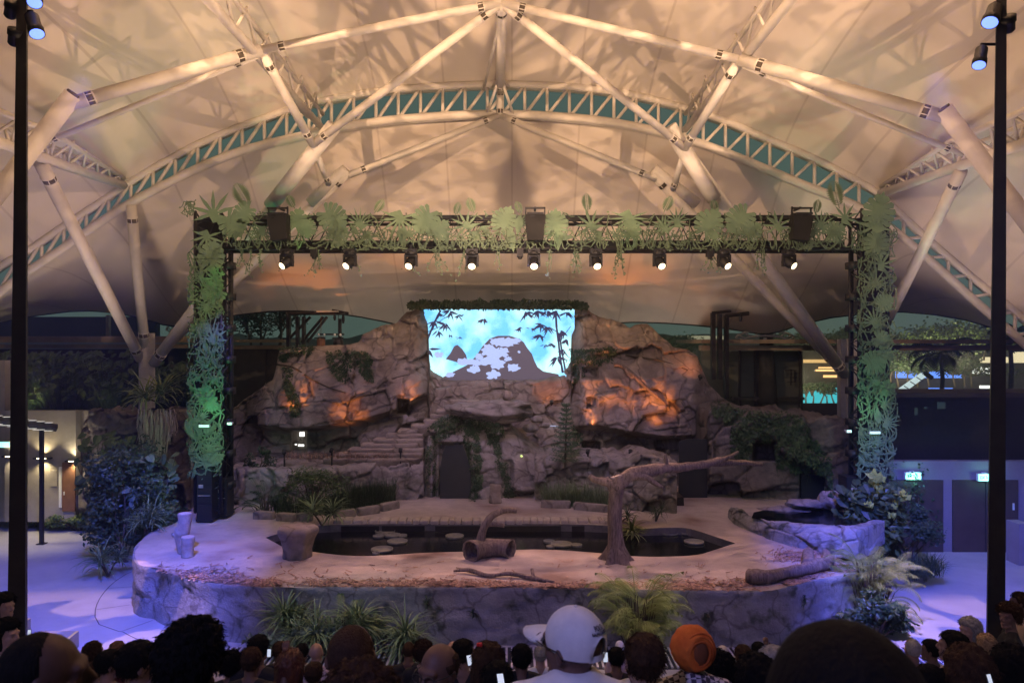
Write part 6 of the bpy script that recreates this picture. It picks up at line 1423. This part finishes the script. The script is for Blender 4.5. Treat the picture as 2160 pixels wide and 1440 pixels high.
def body(yaw,arm='lap'):
    mb=MB(); headprims(mb,yaw)
    mb.tube([(0,-.025,.98),(0,-.015,1.06),(0,.0,1.14)],[.066,.056,.056],16)
    mb.ell((0,0,.56),(.175,.13,.13)); mb.ell((0,0,.70),(.145,.11,.17)); mb.ell((0,-.005,.86),(.170,.115,.16))
    mb.tube([(-.155,-.015,.955),(.155,-.015,.955)],.060,12)
    for s in(-1,1):
        mb.tube([(0,-.03,1.05),(s*.07,-.025,1.005),(s*.15,-.015,.965)],[.050,.050,.050],10)
        mb.ell((s*.175,-.01,.945),(.062,.062,.065))
        if arm=='up' and s>0: J=[(.185,-.01,.94),(.26,.14,.80),(.22,.34,1.10)]; hd=Vector((-.05,.05,.95))
        else: J=[(s*.185,-.01,.94),(s*.235,.06,.68),(s*.12,.30,.63)]; hd=Vector((-s*.25,.95,-.05))
        mb.tube(spl([J[0],Vector(J[0]).lerp(Vector(J[1]),.5)+Vector((s*.01,0,0)),J[1]],3),[.052,.050,.048,.046,.044,.042,.040],12); mb.tube([J[1],Vector(J[1]).lerp(Vector(J[2]),.35),J[2]],[.041,.040,.027],12)
        hd.normalize(); w_=Vector(J[2]); mb.tube([w_,w_+hd*.04,w_+hd*.09],[.026,.033,.030],10)
        sd=hd.cross(Vector((0,0,1)) if abs(hd.z)<.8 else Vector((0,1,0))).normalized(); dn=sd.cross(hd).normalized(); dn=dn if (dn.z<0 or arm=='up' and s>0) else -dn
        for k,L in enumerate((.068,.078,.073,.058)):
            b=w_+hd*.088+sd*(-.030+.020*k); mb.tube([b,b+hd*L*.5+dn*.006,b+hd*L*.85+dn*.03],[.0095,.009,.0075],8)
        b=w_+hd*.035-sd*.03*(1); mb.tube([b,b-sd*.022+hd*.025+dn*.01,b-sd*.028+hd*.05+dn*.02],[.011,.0105,.009],8)
        mb.tube([(s*.09,.02,.50),(s*.11,.25,.505),(s*.12,.43,.50)],[.095,.082,.060],14); mb.tube([(s*.12,.44,.49),(s*.12,.43,.30),(s*.12,.42,.10)],[.058,.056,.038],12)
        mb.ell((s*.12,.40,.06),(.042,.045,.05)); mb.tube([(s*.12,.40,.05),(s*.125,.50,.045),(s*.125,.58,.035)],[.040,.042,.028],10)
    return remesh(mb,.0075,'person_body',3)
def shirtmesh(arm='lap',collar=False,hood=False):
    mb=MB(); g=.013
    mb.ell((0,0,.57),(.185+g,.14+g,.12)); mb.ell((0,0,.70),(.150+g,.12+g,.19)); mb.ell((0,-.005,.86),(.172+g,.118+g,.165)); mb.tube([(-.155,-.015,.955),(.155,-.015,.955)],.060+g,12)
    for s in(-1,1):
        mb.tube([(s*.035,-.03,1.01),(s*.08,-.025,.995),(s*.15,-.015,.965)],[.048+g,.050+g,.052+g],10); mb.ell((s*.175,-.01,.945),(.064+g,.064+g,.066+g))
        if arm=='up' and s>0: J=[(.185,-.01,.94),(.24,.10,.84)]
        else: J=[(s*.185,-.01,.94),(s*.226,.04,.74)]
        mb.tube([J[0],J[1]],[.055+g,.056+g],12)
    if collar:
        n=20; vs=[]
        for i in range(n):
            a=2*pi*i/n
            for r,z,k in((.064,1.075,0),(.092,1.052,1),(.108,1.008,1),(.098,.985,1)): vs.append((r*math.cos(a)*1.0,-.018+r*math.sin(a)*.95,z-(.02 if math.sin(a)>.6 else 0)))
        mb.add(vs,[(4*i+k,4*((i+1)%n)+k,4*((i+1)%n)+k+1,4*i+k+1) for i in range(n) for k in range(3)]+[tuple(4*i+3 for i in range(n)),tuple(4*i for i in range(n))[::-1]])
    return remesh(mb,.011,'shirt',3)
def trousermesh():
    mb=MB(); g=.014; mb.ell((0,0,.535),(.182+g,.14+g,.11))
    for s in(-1,1): mb.tube([(s*.09,.02,.50),(s*.11,.25,.505),(s*.12,.43,.50)],[.095+g,.082+g,.062+g],14); mb.tube([(s*.12,.44,.49),(s*.12,.43,.30),(s*.12,.42,.12)],[.062+g,.060+g,.052],12); mb.ell((s*.12,.438,.495),(.07,.07,.07))
    return remesh(mb,.014,'trousers',3)
def hairmesh(style,seed=1,fuzz=0):
    random.seed(seed); n,m_=72,48; mb=MB(); c=HC+Vector((0,-.012,.022)); vs=[]; ok=[]
    for i in range(m_+1):
        th=pi*i/m_
        for j in range(n):
            a=2*pi*j/n; d=Vector((math.sin(th)*math.cos(a),math.sin(th)*math.sin(a),math.cos(th)))   # +y = face
            front=d.y; el=d.z
            T=dict(crop=.013,short=.016,curly=.040,long=.028,thin=.004,ring=.009,bob=.034,big=.045)[style]
            line=-.62 if front<-.2 else (-.25 if front<.30 else .38)     # hairline height by direction
            if -.2<=front<.30: line=-.62+(front+.2)/.5*.45
            if 0.30<=front<.55: line=-.17+(front-.30)/.25*.60
            if front>=.55: line=.45
            k=1
            if style in('long','bob'): line-=.9*(front<.25)
            if style=='ring': k=1-sstep(.10,.42,el+ (.15 if front>0 else -.12)) if True else 1
            cover=sstep(line-.10,line+.06,el)*k
            if style in('long','bob') and el<-.1 and front<.25: cover=1
            if style=='thin' and el>-.1: cover*=1-sstep(-.05,.30,front+.15*abs(d.x))
            t=T*cover*(1+(.12 if style in('crop','thin') else .45)*noise.fractal(d*(6 if style in('curly','big') else 3.2)+Vector((seed,0,0)),.8,2,4))
            if cover<.04: t=-.012
            if style in('short','thin') and el<0: t*=.55
            r=Vector((.077,.097,.092)); p=Vector((d.x*(r.x+t),d.y*(r.y+t),d.z*(r.z+t)))
            if style in('long','bob') and el<0 and front<.25: p.z=d.z*(.30 if style=='long' else .17); p.x*=1+.25*(-el); p.y=p.y if p.y<0 else p.y*.6; p.y-=.02*(-el)*(style=='long')
            elif el<0 and front<0: p.z*=1.10; 
            vs.append(c+p)
    mb.add(vs,[(i*n+j,(i+1)*n+j,(i+1)*n+(j+1)%n,i*n+(j+1)%n) for i in range(m_) for j in range(n)])
    base=list(mb.v)
    for k in range(fuzz):
        i=random.randrange(n*4,n*(m_-10)); v=Vector(base[i]); d=(v-c)
        r0=Vector((d.x/.077,d.y/.097,d.z/.092)).length
        if r0<1.04: continue
        d.normalize(); tdir=(Vector((random.gauss(0,.6),random.gauss(0,.6),-.7))+d*(.55 if style in('curly','big') else .30)).normalized(); L=random.uniform(.012,.035)*(1.3 if style=='curly' else 1); s=tdir.cross(d).normalized()*.0014
        v=v-d*.004+Vector((random.uniform(-.006,.006),random.uniform(-.006,.006),random.uniform(-.006,.006)))
        mb.add([v-s,v+s,v+tdir*L*.6+d*L*.12,v+tdir*L],[(0,1,2),(1,3,2)])
    me=bpy.data.meshes.new('hair'); me.from_pydata([tuple(v) for v in mb.v],[],mb.f); me.polygons.foreach_set('use_smooth',[True]*len(me.polygons)); return me
BODY={(y,a):body(y,a) for y,a in((0,'lap'),(R(50),'lap'),(R(-50),'lap'),(0,'up'))}
SHIRT={('lap',0):shirtmesh('lap'),('up',0):shirtmesh('up'),('lap',1):shirtmesh('lap',True)}; TROU=trousermesh()
HAIR={s:hairmesh(s,i+1,fz) for i,(s,fz) in enumerate((('short',2500),('curly',5000),('long',2500),('thin',0),('ring',600),('bob',2500),('big',4000),('crop',0)))}
def sk(n,c): return mat(n,c,tuple(x*1.15 for x in c),20,.55,.0015,60,spec=.35)
SK=dict(dark=sk('deep_brown_skin',(.07,.036,.026)),mid=sk('brown_skin',(.13,.072,.052)),tan=sk('tan_skin',(.21,.125,.095)),fair=sk('fair_skin',(.36,.23,.18)))
HR=dict(black=mat('black_hair',(.003,.003,.0035),(.006,.0055,.0055),40,.8,spec=.12),brown=mat('dark_brown_hair',(.03,.016,.010),(.05,.028,.016),40,.8,spec=.12),auburn=mat('reddish_brown_hair',(.07,.022,.015),(.10,.035,.02),40,.45),grey=mat('grey_hair',(.16,.16,.17),(.30,.30,.31),40,.6),white=mat('white_hair',(.60,.55,.53),(.75,.70,.68),40,.6),blond=mat('dark_blond_hair',(.22,.14,.07),(.30,.20,.11),40,.5))
for _m in HR.values():    # fine strands
    t=_m.node_tree; b_=t.nodes['Principled BSDF']; tc=t.nodes.new('ShaderNodeTexCoord'); mp=t.nodes.new('ShaderNodeMapping'); mp.inputs['Scale'].default_value=(1,1,.10); n2=t.nodes.new('ShaderNodeTexNoise'); n2.inputs['Scale'].default_value=170; n2.inputs['Detail'].default_value=3
    t.links.new(tc.outputs['Object'],mp.inputs[0]); t.links.new(mp.outputs[0],n2.inputs['Vector']); bp=t.nodes.new('ShaderNodeBump'); bp.inputs['Strength'].default_value=1; bp.inputs['Distance'].default_value=.006; t.links.new(n2.outputs[0],bp.inputs['Height']); t.links.new(bp.outputs[0],b_.inputs['Normal'])
SH=dict(white=mat('white_cotton',(.70,.70,.72),(.78,.78,.80),15,.8),black=mat('black_cotton',(.012,.012,.014),(.02,.02,.022),15,.85),navy=mat('navy_cotton',(.02,.035,.09),(.03,.045,.11),15,.85),blue=mat('blue_cotton',(.03,.12,.30),(.05,.15,.36),15,.85),grey=mat('grey_cotton',(.14,.15,.18),(.19,.20,.23),15,.85),maroon=mat('maroon_cotton',(.09,.02,.025),(.12,.03,.03),15,.85),pink=mat('pale_pink_cotton',(.55,.42,.42),(.62,.48,.48),15,.85),denim=mat('denim_cotton',(.04,.10,.18),(.06,.13,.22),30,.85))
# checked shirt: woven checks are the cloth's own pattern
mp=mat('checked_cotton',(.45,.40,.42),rough=.85); tt=mp.node_tree; bb=tt.nodes['Principled BSDF']; tc=tt.nodes.new('ShaderNodeTexCoord'); ck=tt.nodes.new('ShaderNodeTexChecker'); ck.inputs['Scale'].default_value=34; ck.inputs['Color1'].default_value=(.55,.50,.55,1); ck.inputs['Color2'].default_value=(.05,.04,.07,1); tt.links.new(tc.outputs['Object'],ck.inputs['Vector']); tt.links.new(ck.outputs[0],bb.inputs['Base Color']); SH['check']=mp
def setm(o,m):
    if not o.data.materials: o.data.materials.append(None)
    o.material_slots[0].link='OBJECT'; o.material_slots[0].material=m
def child(name,me,m,par,rz=0):
    o=bpy.data.objects.new(name,me); COL.objects.link(o); o.parent=par; o.rotation_euler=(0,0,rz); setm(o,m); return o
PEOPLE=[]
def person(px,top,w,label,hair='short',hc='black',skin='mid',shirt='black',yaw=0,turn=0,arm='lap',group='people in the audience',collar=0,seat=None,Yo=None,s=None,hw=.168,zb=None):
    Y=Yo or hw*F/w; z=CZ-(top-720)/F*Y; fl=terr(Y) if zb is None else zb
    thick=dict(crop=.013,short=.014,curly=.038,long=.026,thin=.003,ring=.0,bob=.03,big=.042).get(hair,.0)
    hgt=1.319+thick-.385
    s=s or max(.80,min(1.18,(z-fl)/hgt)); base=Vector(((px-1080)/F*Y,Y-.01,z-(hgt+.385)*s))
    yr=R(50)*(1 if yaw>0 else -1) if yaw else 0
    b=bpy.data.objects.new('person',BODY[(yr,arm)]); COL.objects.link(b); b.location=base; b.scale=(s,s,s); b.rotation_euler=(0,0,R(turn)); setm(b,SK[skin]); tag(b,label,'person',group)
    child('shirt',SHIRT[(arm,collar)],SH[shirt],b); child('trousers',TROU,SH['navy' if shirt!='navy' else 'grey'],b)
    if hair in HAIR: child('hair',HAIR[hair],HR[hc],b,yr)
    PEOPLE.append(b); return b,yr,s
def meshchild(mb,name,m,par,rz,smooth=True):
    me=bpy.data.meshes.new(name); me.from_pydata([tuple(v) for v in mb.v],[],mb.f)
    if smooth: me.polygons.foreach_set('use_smooth',[True]*len(me.polygons))
    return child(name,me,m,par,rz)
def glasses(par,rz,m=None):
    mb=MB()
    for s in(-1,1):
        c=HC+Vector((s*.034,.112,.0)); mb.tube([c+Vector((.026*math.cos(a),0,.020*math.sin(a))) for a in [2*pi*k/14 for k in range(15)]],.0022,5,False)
        mb.tube([HC+Vector((s*.060,.112,.006)),HC+Vector((s*.082,.06,.008)),HC+Vector((s*.088,-.01,.004)),HC+Vector((s*.088,-.03,-.018))],.0024,5)
    mb.tube([HC+Vector((-.010,.113,.004)),HC+Vector((.010,.113,.004))],.002,5); return meshchild(mb,'glasses',M['black'],par,rz)
def phone(par,loc,rot=(1.2,0,0),sc=1):
    sc=sc*.55; q=Vector(loc); rm=(Matrix.Rotation(rot[2],3,'Z')@Matrix.Rotation(rot[0],3,'X')); o=MB(); o.box(q,(.075*sc,.15*sc,.008),rm); t=o.build('phone',M['black'],None,False,q); s=MB(); s.box(q+rm@Vector((0,0,.0055)),(.068*sc,.14*sc,.002),rm); sc_=s.build('phone_screen',mat('phone_lit_screen',(.5,.5,.6),emit=(.75,.85,1),estr=.7),t,org=q); return t
# the nearest heads, one by one
person(88,1331,170,'balding person nearest the camera at the lower left, face turned right',hair='thin',skin='dark',shirt='black',yaw=-1,turn=-14,hw=.185)
person(405,1304,150,'person with a big rounded mop of black hair',hair='big',skin='tan',shirt='black',hw=.245,yaw=0,turn=-18)
person(290,1350,74,'person with a smooth black haircut looking right, just left of the big black mop',hair='short',skin='tan',shirt='grey',yaw=-1,hw=.19)
person(742,1316,105,'bald person in the foreground with a violet shine on the back of the head',hair='thin',hc='brown',skin='mid',shirt='black',hw=.165)
person(760,1396,185,'dark brown-haired head at the bottom edge in front of the bald one with violet shine',hair='big',hc='brown',skin='mid',hw=.245)
b,yr,s=person(927,1357,80,'bald person with dark glasses, left of the white cap',hair='ring',hc='brown',skin='mid',shirt='white',yaw=0,hw=.165,turn=150); glasses(b,0)
b,yr,s=person(1213,1286,118,'person in a white baseball cap, glasses and white collar, looking left',hair='none',skin='mid',shirt='white',yaw=1,turn=-3,collar=1,hw=.186); glasses(b,yr)
for ch in b.children:
    if ch.name.startswith('shirt'): ch.location.z+=.065
CAPM=mat('white_cap_cotton',(.66,.66,.70),(.74,.74,.77),30,.85,.0015,90)
def cap(par,rz,m,letters=True):
    mb=MB(); n,mm=40,14; c=HC+Vector((0,-.014,.026)); rr=Vector((.086,.108,.104)); vs=[]
    for i in range(mm+1):
        th=.0001+ (pi*.60)*i/mm
        for j in range(n):
            a=2*pi*j/n; d=Vector((math.sin(th)*math.cos(a),math.sin(th)*math.sin(a),math.cos(th))); k=1+.012*math.cos(6*a)*math.sin(th)
            p=Vector((d.x*rr.x*k,d.y*rr.y*k,d.z*rr.z)); 
            if p.z<0: p.z*=.95 if d.y>0 else 1.25
            if d.y<-.55 and i>mm-6:      # strap opening at the back
                op=math.sqrt(max(0,1-(d.x/.42)**2)) if abs(d.x)<.42 else 0; p.z=max(p.z,-.030+.062*op) if op>0 else p.z
            vs.append(c+p)
    mb.add(vs,[(i*n+j,(i+1)*n+j,(i+1)*n+(j+1)%n,i*n+(j+1)%n) for i in range(mm) for j in range(n)]); cp=meshchild(mb,'cap',m,par,rz)
    mb=MB(); vs=[]
    for i in range(13):
        a=pi*i/12; 
        for r_,dz in((0,0),(.060,.002),(.112,-.016)):
            x=math.cos(a)*(.078+.0*r_); y=.070+math.sin(a)*(.025+r_); vs.append(HC+Vector((x*(1-.1*r_/.07),y,.022+dz-.25*abs(math.cos(a))*.06+.004)))
    k=len(vs); vs+= [v-Vector((0,0,.004)) for v in vs]
    fs=[(3*i+q,3*i+3+q,3*i+4+q,3*i+1+q) for i in range(12) for q in range(2)]; fs+= [tuple(k+x for x in f[::-1]) for f in fs]+[(3*i+2,3*i+5,k+3*i+5,k+3*i+2) for i in range(12)]
    mb.add(vs,fs); meshchild(mb,'cap_brim',m,par,rz)
    mb=MB(); mb.ell(c+Vector((0,0,.105)),(.007,.007,.004),8,6); meshchild(mb,'cap_button',m,par,rz)
    mb=MB(); pts=[c+Vector((.082*math.sin(a),-.101*math.cos(a),-.034)) for a in [(-.55+1.1*q/10) for q in range(11)]]
    for a_,b_ in zip(pts,pts[1:]): mb.add([a_-Vector((0,0,.010)),b_-Vector((0,0,.010)),b_+Vector((0,0,.010)),a_+Vector((0,0,.010))],[(0,1,2,3)])
    meshchild(mb,'cap_strap',m,par,rz)
    if letters:   # embroidered words above the strap opening
        def emb(txt,size,zc):
            cu=bpy.data.curves.new('t','FONT'); cu.body=txt; cu.size=size; cu.align_x='CENTER'; cu.extrude=.0006; o=bpy.data.objects.new('t',cu); COL.objects.link(o); dg=bpy.context.evaluated_depsgraph_get(); dg.update(); me=bpy.data.meshes.new_from_object(o.evaluated_get(dg)); bpy.data.objects.remove(o)
            for v in me.vertices:
                x,y,z=v.co; ang=x/.100; zz=zc+y; hgt=zz/rr.z; q=math.sqrt(max(.02,1-hgt*hgt)); v.co=c+Vector((math.sin(ang)*rr.x*q*1.03,-math.cos(ang)*rr.y*q*1.03-z*1.0-.0012,zz))
            me.name='cap_lettering'; child('cap_lettering',me,mat('navy_thread',(.01,.012,.05),rough=.7),par,rz)
        emb('POLO',.020,.052); emb('RALPH LAUREN',.0125,.040)
    return cp
cap(b,yr,CAPM)
person(1360,1335,82,'person with short dark hair and a blue shirt, between the white cap and the turban',hair='short',hc='brown',skin='fair',shirt='blue',hw=.172)
b,yr,s=person(1459,1338,87,'person wearing a large orange turban and a checked shirt',hair='none',skin='mid',shirt='check',hw=.20,collar=1)
def turban(par):
    tm=mat('orange_turban_cloth',(.50,.10,.012),(.62,.15,.02),14,.8,.002,40); tilt=Matrix.Rotation(.18,3,'Y')
    mb=MB(); c=HC+Vector((0,-.014,.040)); n,m_=56,40; vs=[]
    for i in range(m_+1):
        th=pi*i/m_
        for j in range(n):
            a=2*pi*j/n; d=Vector((math.sin(th)*math.cos(a),math.sin(th)*math.sin(a),math.cos(th)))
            u=d.z*.9+d.x*.55; rdg=.0022*abs(math.sin((d.z*.8-d.x*.5+.3*d.y)*11))+.004*noise.noise(d*4); back=max(0,-d.y)
            e=math.hypot((d.x-.12)/.50,(d.z-.10)/.62); dent=-.020*math.exp(-(e*1.2)**4)*(d.y<0) +.014*math.exp(-((e-1.05)/.16)**2)*(d.y<0)+.010*math.exp(-((e-.62)/.10)**2)*(d.y<0)
            k=Vector((.126,.134,.132)); r_=1+(rdg+dent)/.115
            vs.append(c+tilt@Vector((d.x*k.x*r_*(1-.10*(d.z<-.3)*abs(d.z)),d.y*k.y*r_,d.z*k.z*r_*(1.0 if d.z>0 else .95))))
    mb.add(vs,[(i*n+j,(i+1)*n+j,(i+1)*n+(j+1)%n,i*n+(j+1)%n) for i in range(m_) for j in range(n)]); meshchild(mb,'turban',tm,par,0)
    mb=MB(); mb.ell(c+tilt@Vector((.016,-.108,.014)),(.048,.020,.070),20,14,tilt,.06,3); meshchild(mb,'inner_wrap',mat('dark_rust_cloth',(.14,.045,.015),(.19,.06,.02),14,.85),par,0)
turban(b)
mb=MB(); c_=HC+Vector((0,-.014,.040))
for off,rx,rz in((.0,.62,.68),(.0,.80,.88),(.10,.95,1.02)):
    mb.tube([c_+Vector((.016+.095*rx*math.cos(a)+.03*rz*math.sin(a)*.5, -.1375*math.sqrt(max(.03,1-((.095*rx*math.cos(a))**2/.126**2+(.105*rz*math.sin(a))**2/.132**2)))-.001, .012+.105*rz*math.sin(a))) for a in [2*pi*j/36 for j in range(37)]],.0055,6,False)
meshchild(mb,'turban_fold',mat('shaded_fold_cloth',(.36,.07,.010),(.46,.10,.015),14,.85),b,0)  # darker copy of the turban cloth, crease shade put into colour
def lift(b,dz):
    for ch in b.children:
        if ch.name.startswith('shirt'): ch.location.z+=dz
lift(b,.05)
person(1783,1312,262,'huge dark head of black hair blocking the lower right, closest to the camera',hair='crop',skin='dark',shirt='black',hw=.172,zb=5.3)
person(1595,1378,98,'person with full black hair at the bottom, right of the turban',hair='bob',skin='mid',hw=.205)
person(1631,1361,56,'grey-haired person left of the huge dark head',hair='short',hc='grey',skin='tan',shirt='navy')
person(1515,1372,58,'dark-haired person squeezed behind the turban on its right',hair='curly',skin='mid',hw=.2)
person(1030,1352,58,'person with long curly dark hair and a red hair clip',hair='long',hc='brown',skin='tan',shirt='pink',hw=.2)
person(1050,1393,54,'child-like small dark head at the bottom edge below the long curly hair',hair='short',skin='tan',shirt='black',Yo=3.9)
person(1100,1357,56,'person in a black shirt with short black hair just left of the white collar',hair='short',skin='mid',shirt='black',hw=.19)
b,yr,s=person(976,1347,36,'person with black hair looking down at a lit phone',hair='short',skin='tan',shirt='black',yaw=-1)
person(893,1349,40,'person with wavy brown hair left of the bald head with glasses',hair='curly',hc='brown',skin='fair',shirt='black',hw=.2)
person(862,1352,28,'person with closely cropped hair beside the spiky plants',hair='thin',hc='brown',skin='mid',shirt='black')
person(530,1364,50,'person in dark clothes with a raised hand holding a small phone',hair='short',hc='brown',skin='mid',arm='up',hw=.19)
person(545,1338,40,'person with rounded black hair right in front of the stage wall corner',hair='short',skin='mid',hw=.19)
person(488,1372,42,'person with messy black hair right of the big black mop',hair='curly',skin='mid',hw=.2)
person(612,1366,50,'person with long straight brown hair hanging forward',hair='long',hc='auburn',skin='tan',shirt='black',hw=.2)
person(662,1395,48,'dark head low beside the blurred bald head',hair='short',hc='brown',skin='mid',hw=.19)
person(637,1356,24,'small dark-haired head wearing a white face mask',hair='short',skin='tan',shirt='white')
person(667,1356,32,'bald pinkish head between the mask wearer and the violet-shine head',hair='none',skin='fair',shirt='pink',hw=.16)
person(590,1352,26,'small dark head in front of the spiky plants',hair='short',hc='brown',skin='mid')
person(195,1353,36,'curly-haired person left of the smooth black haircut',hair='curly',hc='brown',skin='mid',hw=.2)
person(247,1351,26,'small head with reddish brown hair against the lit paving',hair='short',hc='auburn',skin='tan',shirt='maroon')
person(229,1369,46,'person in a grey shirt looking down to the right',hair='short',skin='tan',shirt='grey',yaw=-1,hw=.19)
person(203,1392,36,'person in a pale draped top low at the left',hair='thin',hc='brown',skin='tan',shirt='white')
person(18,1378,46,'dark head at the very lower left corner',hair='short',skin='mid',hw=.19)
person(955,1352,20,'small pinkish bald head behind the phone user',hair='none',skin='fair',shirt='white',hw=.16)
person(1140,1362,28,'person in a white shirt wearing glasses under the cap brim',hair='short',hc='grey',skin='fair',shirt='white')
person(1300,1364,34,'dark head right of the white cap, lit by a phone',hair='short',skin='mid',yaw=0,hw=.18)
b,yr,s=person(1307,1352,19,'tiny person in a pale blue cap by the palm clump',hair='none',skin='fair',shirt='pink'); cap(b,yr,SH['white'],False)
person(1335,1390,34,'person in a pale shirt tucked beside the blue shirt',hair='short',hc='brown',skin='tan',shirt='white')
person(1524,1361,25,'white-haired person in front of the drain grating',hair='short',hc='white',skin='fair',shirt='pink',hw=.18)
person(1568,1359,36,'dark head left of the grey-haired person',hair='short',hc='brown',skin='mid',hw=.19)
person(1600,1353,26,'small black head with a raised hand beside it',hair='short',skin='mid',arm='up')
person(1668,1358,26,'small dark head partly behind the huge dark head',hair='short',skin='mid')
person(1925,1346,34,'head with cropped hair right of the huge dark head',hair='thin',hc='grey',skin='tan',shirt='white')
person(1965,1347,35,'black-haired head facing left in a white shirt, second right of the huge head',hair='short',skin='mid',shirt='white',yaw=1,hw=.19)
person(2012,1329,42,'man-like profile with cropped black hair looking left toward the stage',hair='short',skin='tan',shirt='pink',yaw=1,hw=.19)
person(2080,1335,30,'blond child-like head in front of the right mast foot',hair='bob',hc='blond',skin='fair',shirt='pink')
person(2045,1300,27,'person in a dark sleeveless top leaning at the side seats',hair='bob',hc='grey',skin='fair',shirt='black',yaw=1,turn=50)
person(2128,1269,27,'person with wavy brown hair in dark swimwear at the right edge',hair='curly',hc='brown',skin='tan',shirt='black',yaw=1,turn=60,zb=.9)
person(2152,1247,24,'person with dark hair higher on the right side seats',hair='short',hc='brown',skin='tan',shirt='pink',turn=60,zb=1.2)
person(1960,1400,70,'black-haired head low between the huge head and the corner seats',hair='short',skin='mid',hw=.19)
person(2042,1358,82,'person with thick dark brown hair at the lower right',hair='bob',hc='brown',skin='tan',hw=.2)
person(2135,1358,78,'dark head at the lower right corner beyond the mast',hair='bob',hc='black',skin='mid',hw=.2)
person(2000,1412,60,'dark curly head at the bottom edge at the right',hair='curly',skin='mid',hw=.2)
person(10,1248,28,'person at the left side seats with dark hair and a pale top, face lit',hair='bob',hc='black',skin='fair',shirt='white',yaw=-1,turn=-60,zb=.9)
person(14,1302,34,'person in a white top with a black strap at the left edge',hair='bob',hc='black',skin='fair',shirt='white',yaw=-1,turn=-50,zb=.5)
person(62,1338,26,'person pointing a phone camera, right beside the left mast',hair='short',skin='fair',shirt='pink',yaw=-1,turn=-30)
for x,y,Y,l,r,sc in((990,1392,6.0,'lit phone held by the person looking down, left of centre',(1.0,0,.4),1),(1277,1385,7,'bright lit phone right of the white cap',(1.3,0,0),1.1),(1056,1434,3.6,'lit phone at the bottom edge below the small dark head',(.6,0,.2),.8),(568,1376,5.6,'small phone held in a raised hand at the left',(1.4,0,0),.7),(62,1334,9.4,'dark phone held up beside the left mast',(1.4,0,0),1),(2086,1432,3.6,'phone with a small light at the lower right corner',(1.2,0,.3),.6)):
    tag(phone(None,P(x,y,Y),r,sc),l,'phone')
mb=MB(); q=P(1011,1358,4.9); mb.box(q,(.035,.015,.02),.3); mb.ell(q+Vector((.01,-.012,0)),(.012,.008,.014),8,6); o=mb.build('hair_clip',mat('red_plastic',(.7,.03,.03),rough=.4),None,False,q); tag(o,'small red hair clip on the long curly hair','hair clip')
mb=MB(); b=[p for p in PEOPLE if 'white face mask' in p['label']][0]; mb.ell(HC+Vector((0,.075,-.065)),(.062,.05,.045),12,8); meshchild(mb,'face_mask',SH['white'],b,0)
for p in PEOPLE:
    if 'blue shirt' in p['label'] or 'black shirt' in p['label']: lift(p,.045)
# ---------------------------------------------------------------- stage haze (thin theatrical smoke in the air)
mb=MB(); mb.box((0,76,12.5),(296,282,28)); hz=mb.build('haze',bpy.data.materials.new('thin_stage_haze')); tag(hz,'thin stage smoke filling the air','haze',kind='stuff')
hm=hz.data.materials[0]; hm.use_nodes=True; ht=hm.node_tree; ht.nodes.remove(ht.nodes['Principled BSDF']); pv=ht.nodes.new('ShaderNodeVolumePrincipled'); pv.inputs['Density'].default_value=.0015; pv.inputs['Color'].default_value=(.9,.9,.95,1); pv.inputs['Anisotropy'].default_value=.3
ht.links.new(pv.outputs[0],ht.nodes['Material Output'].inputs['Volume'])
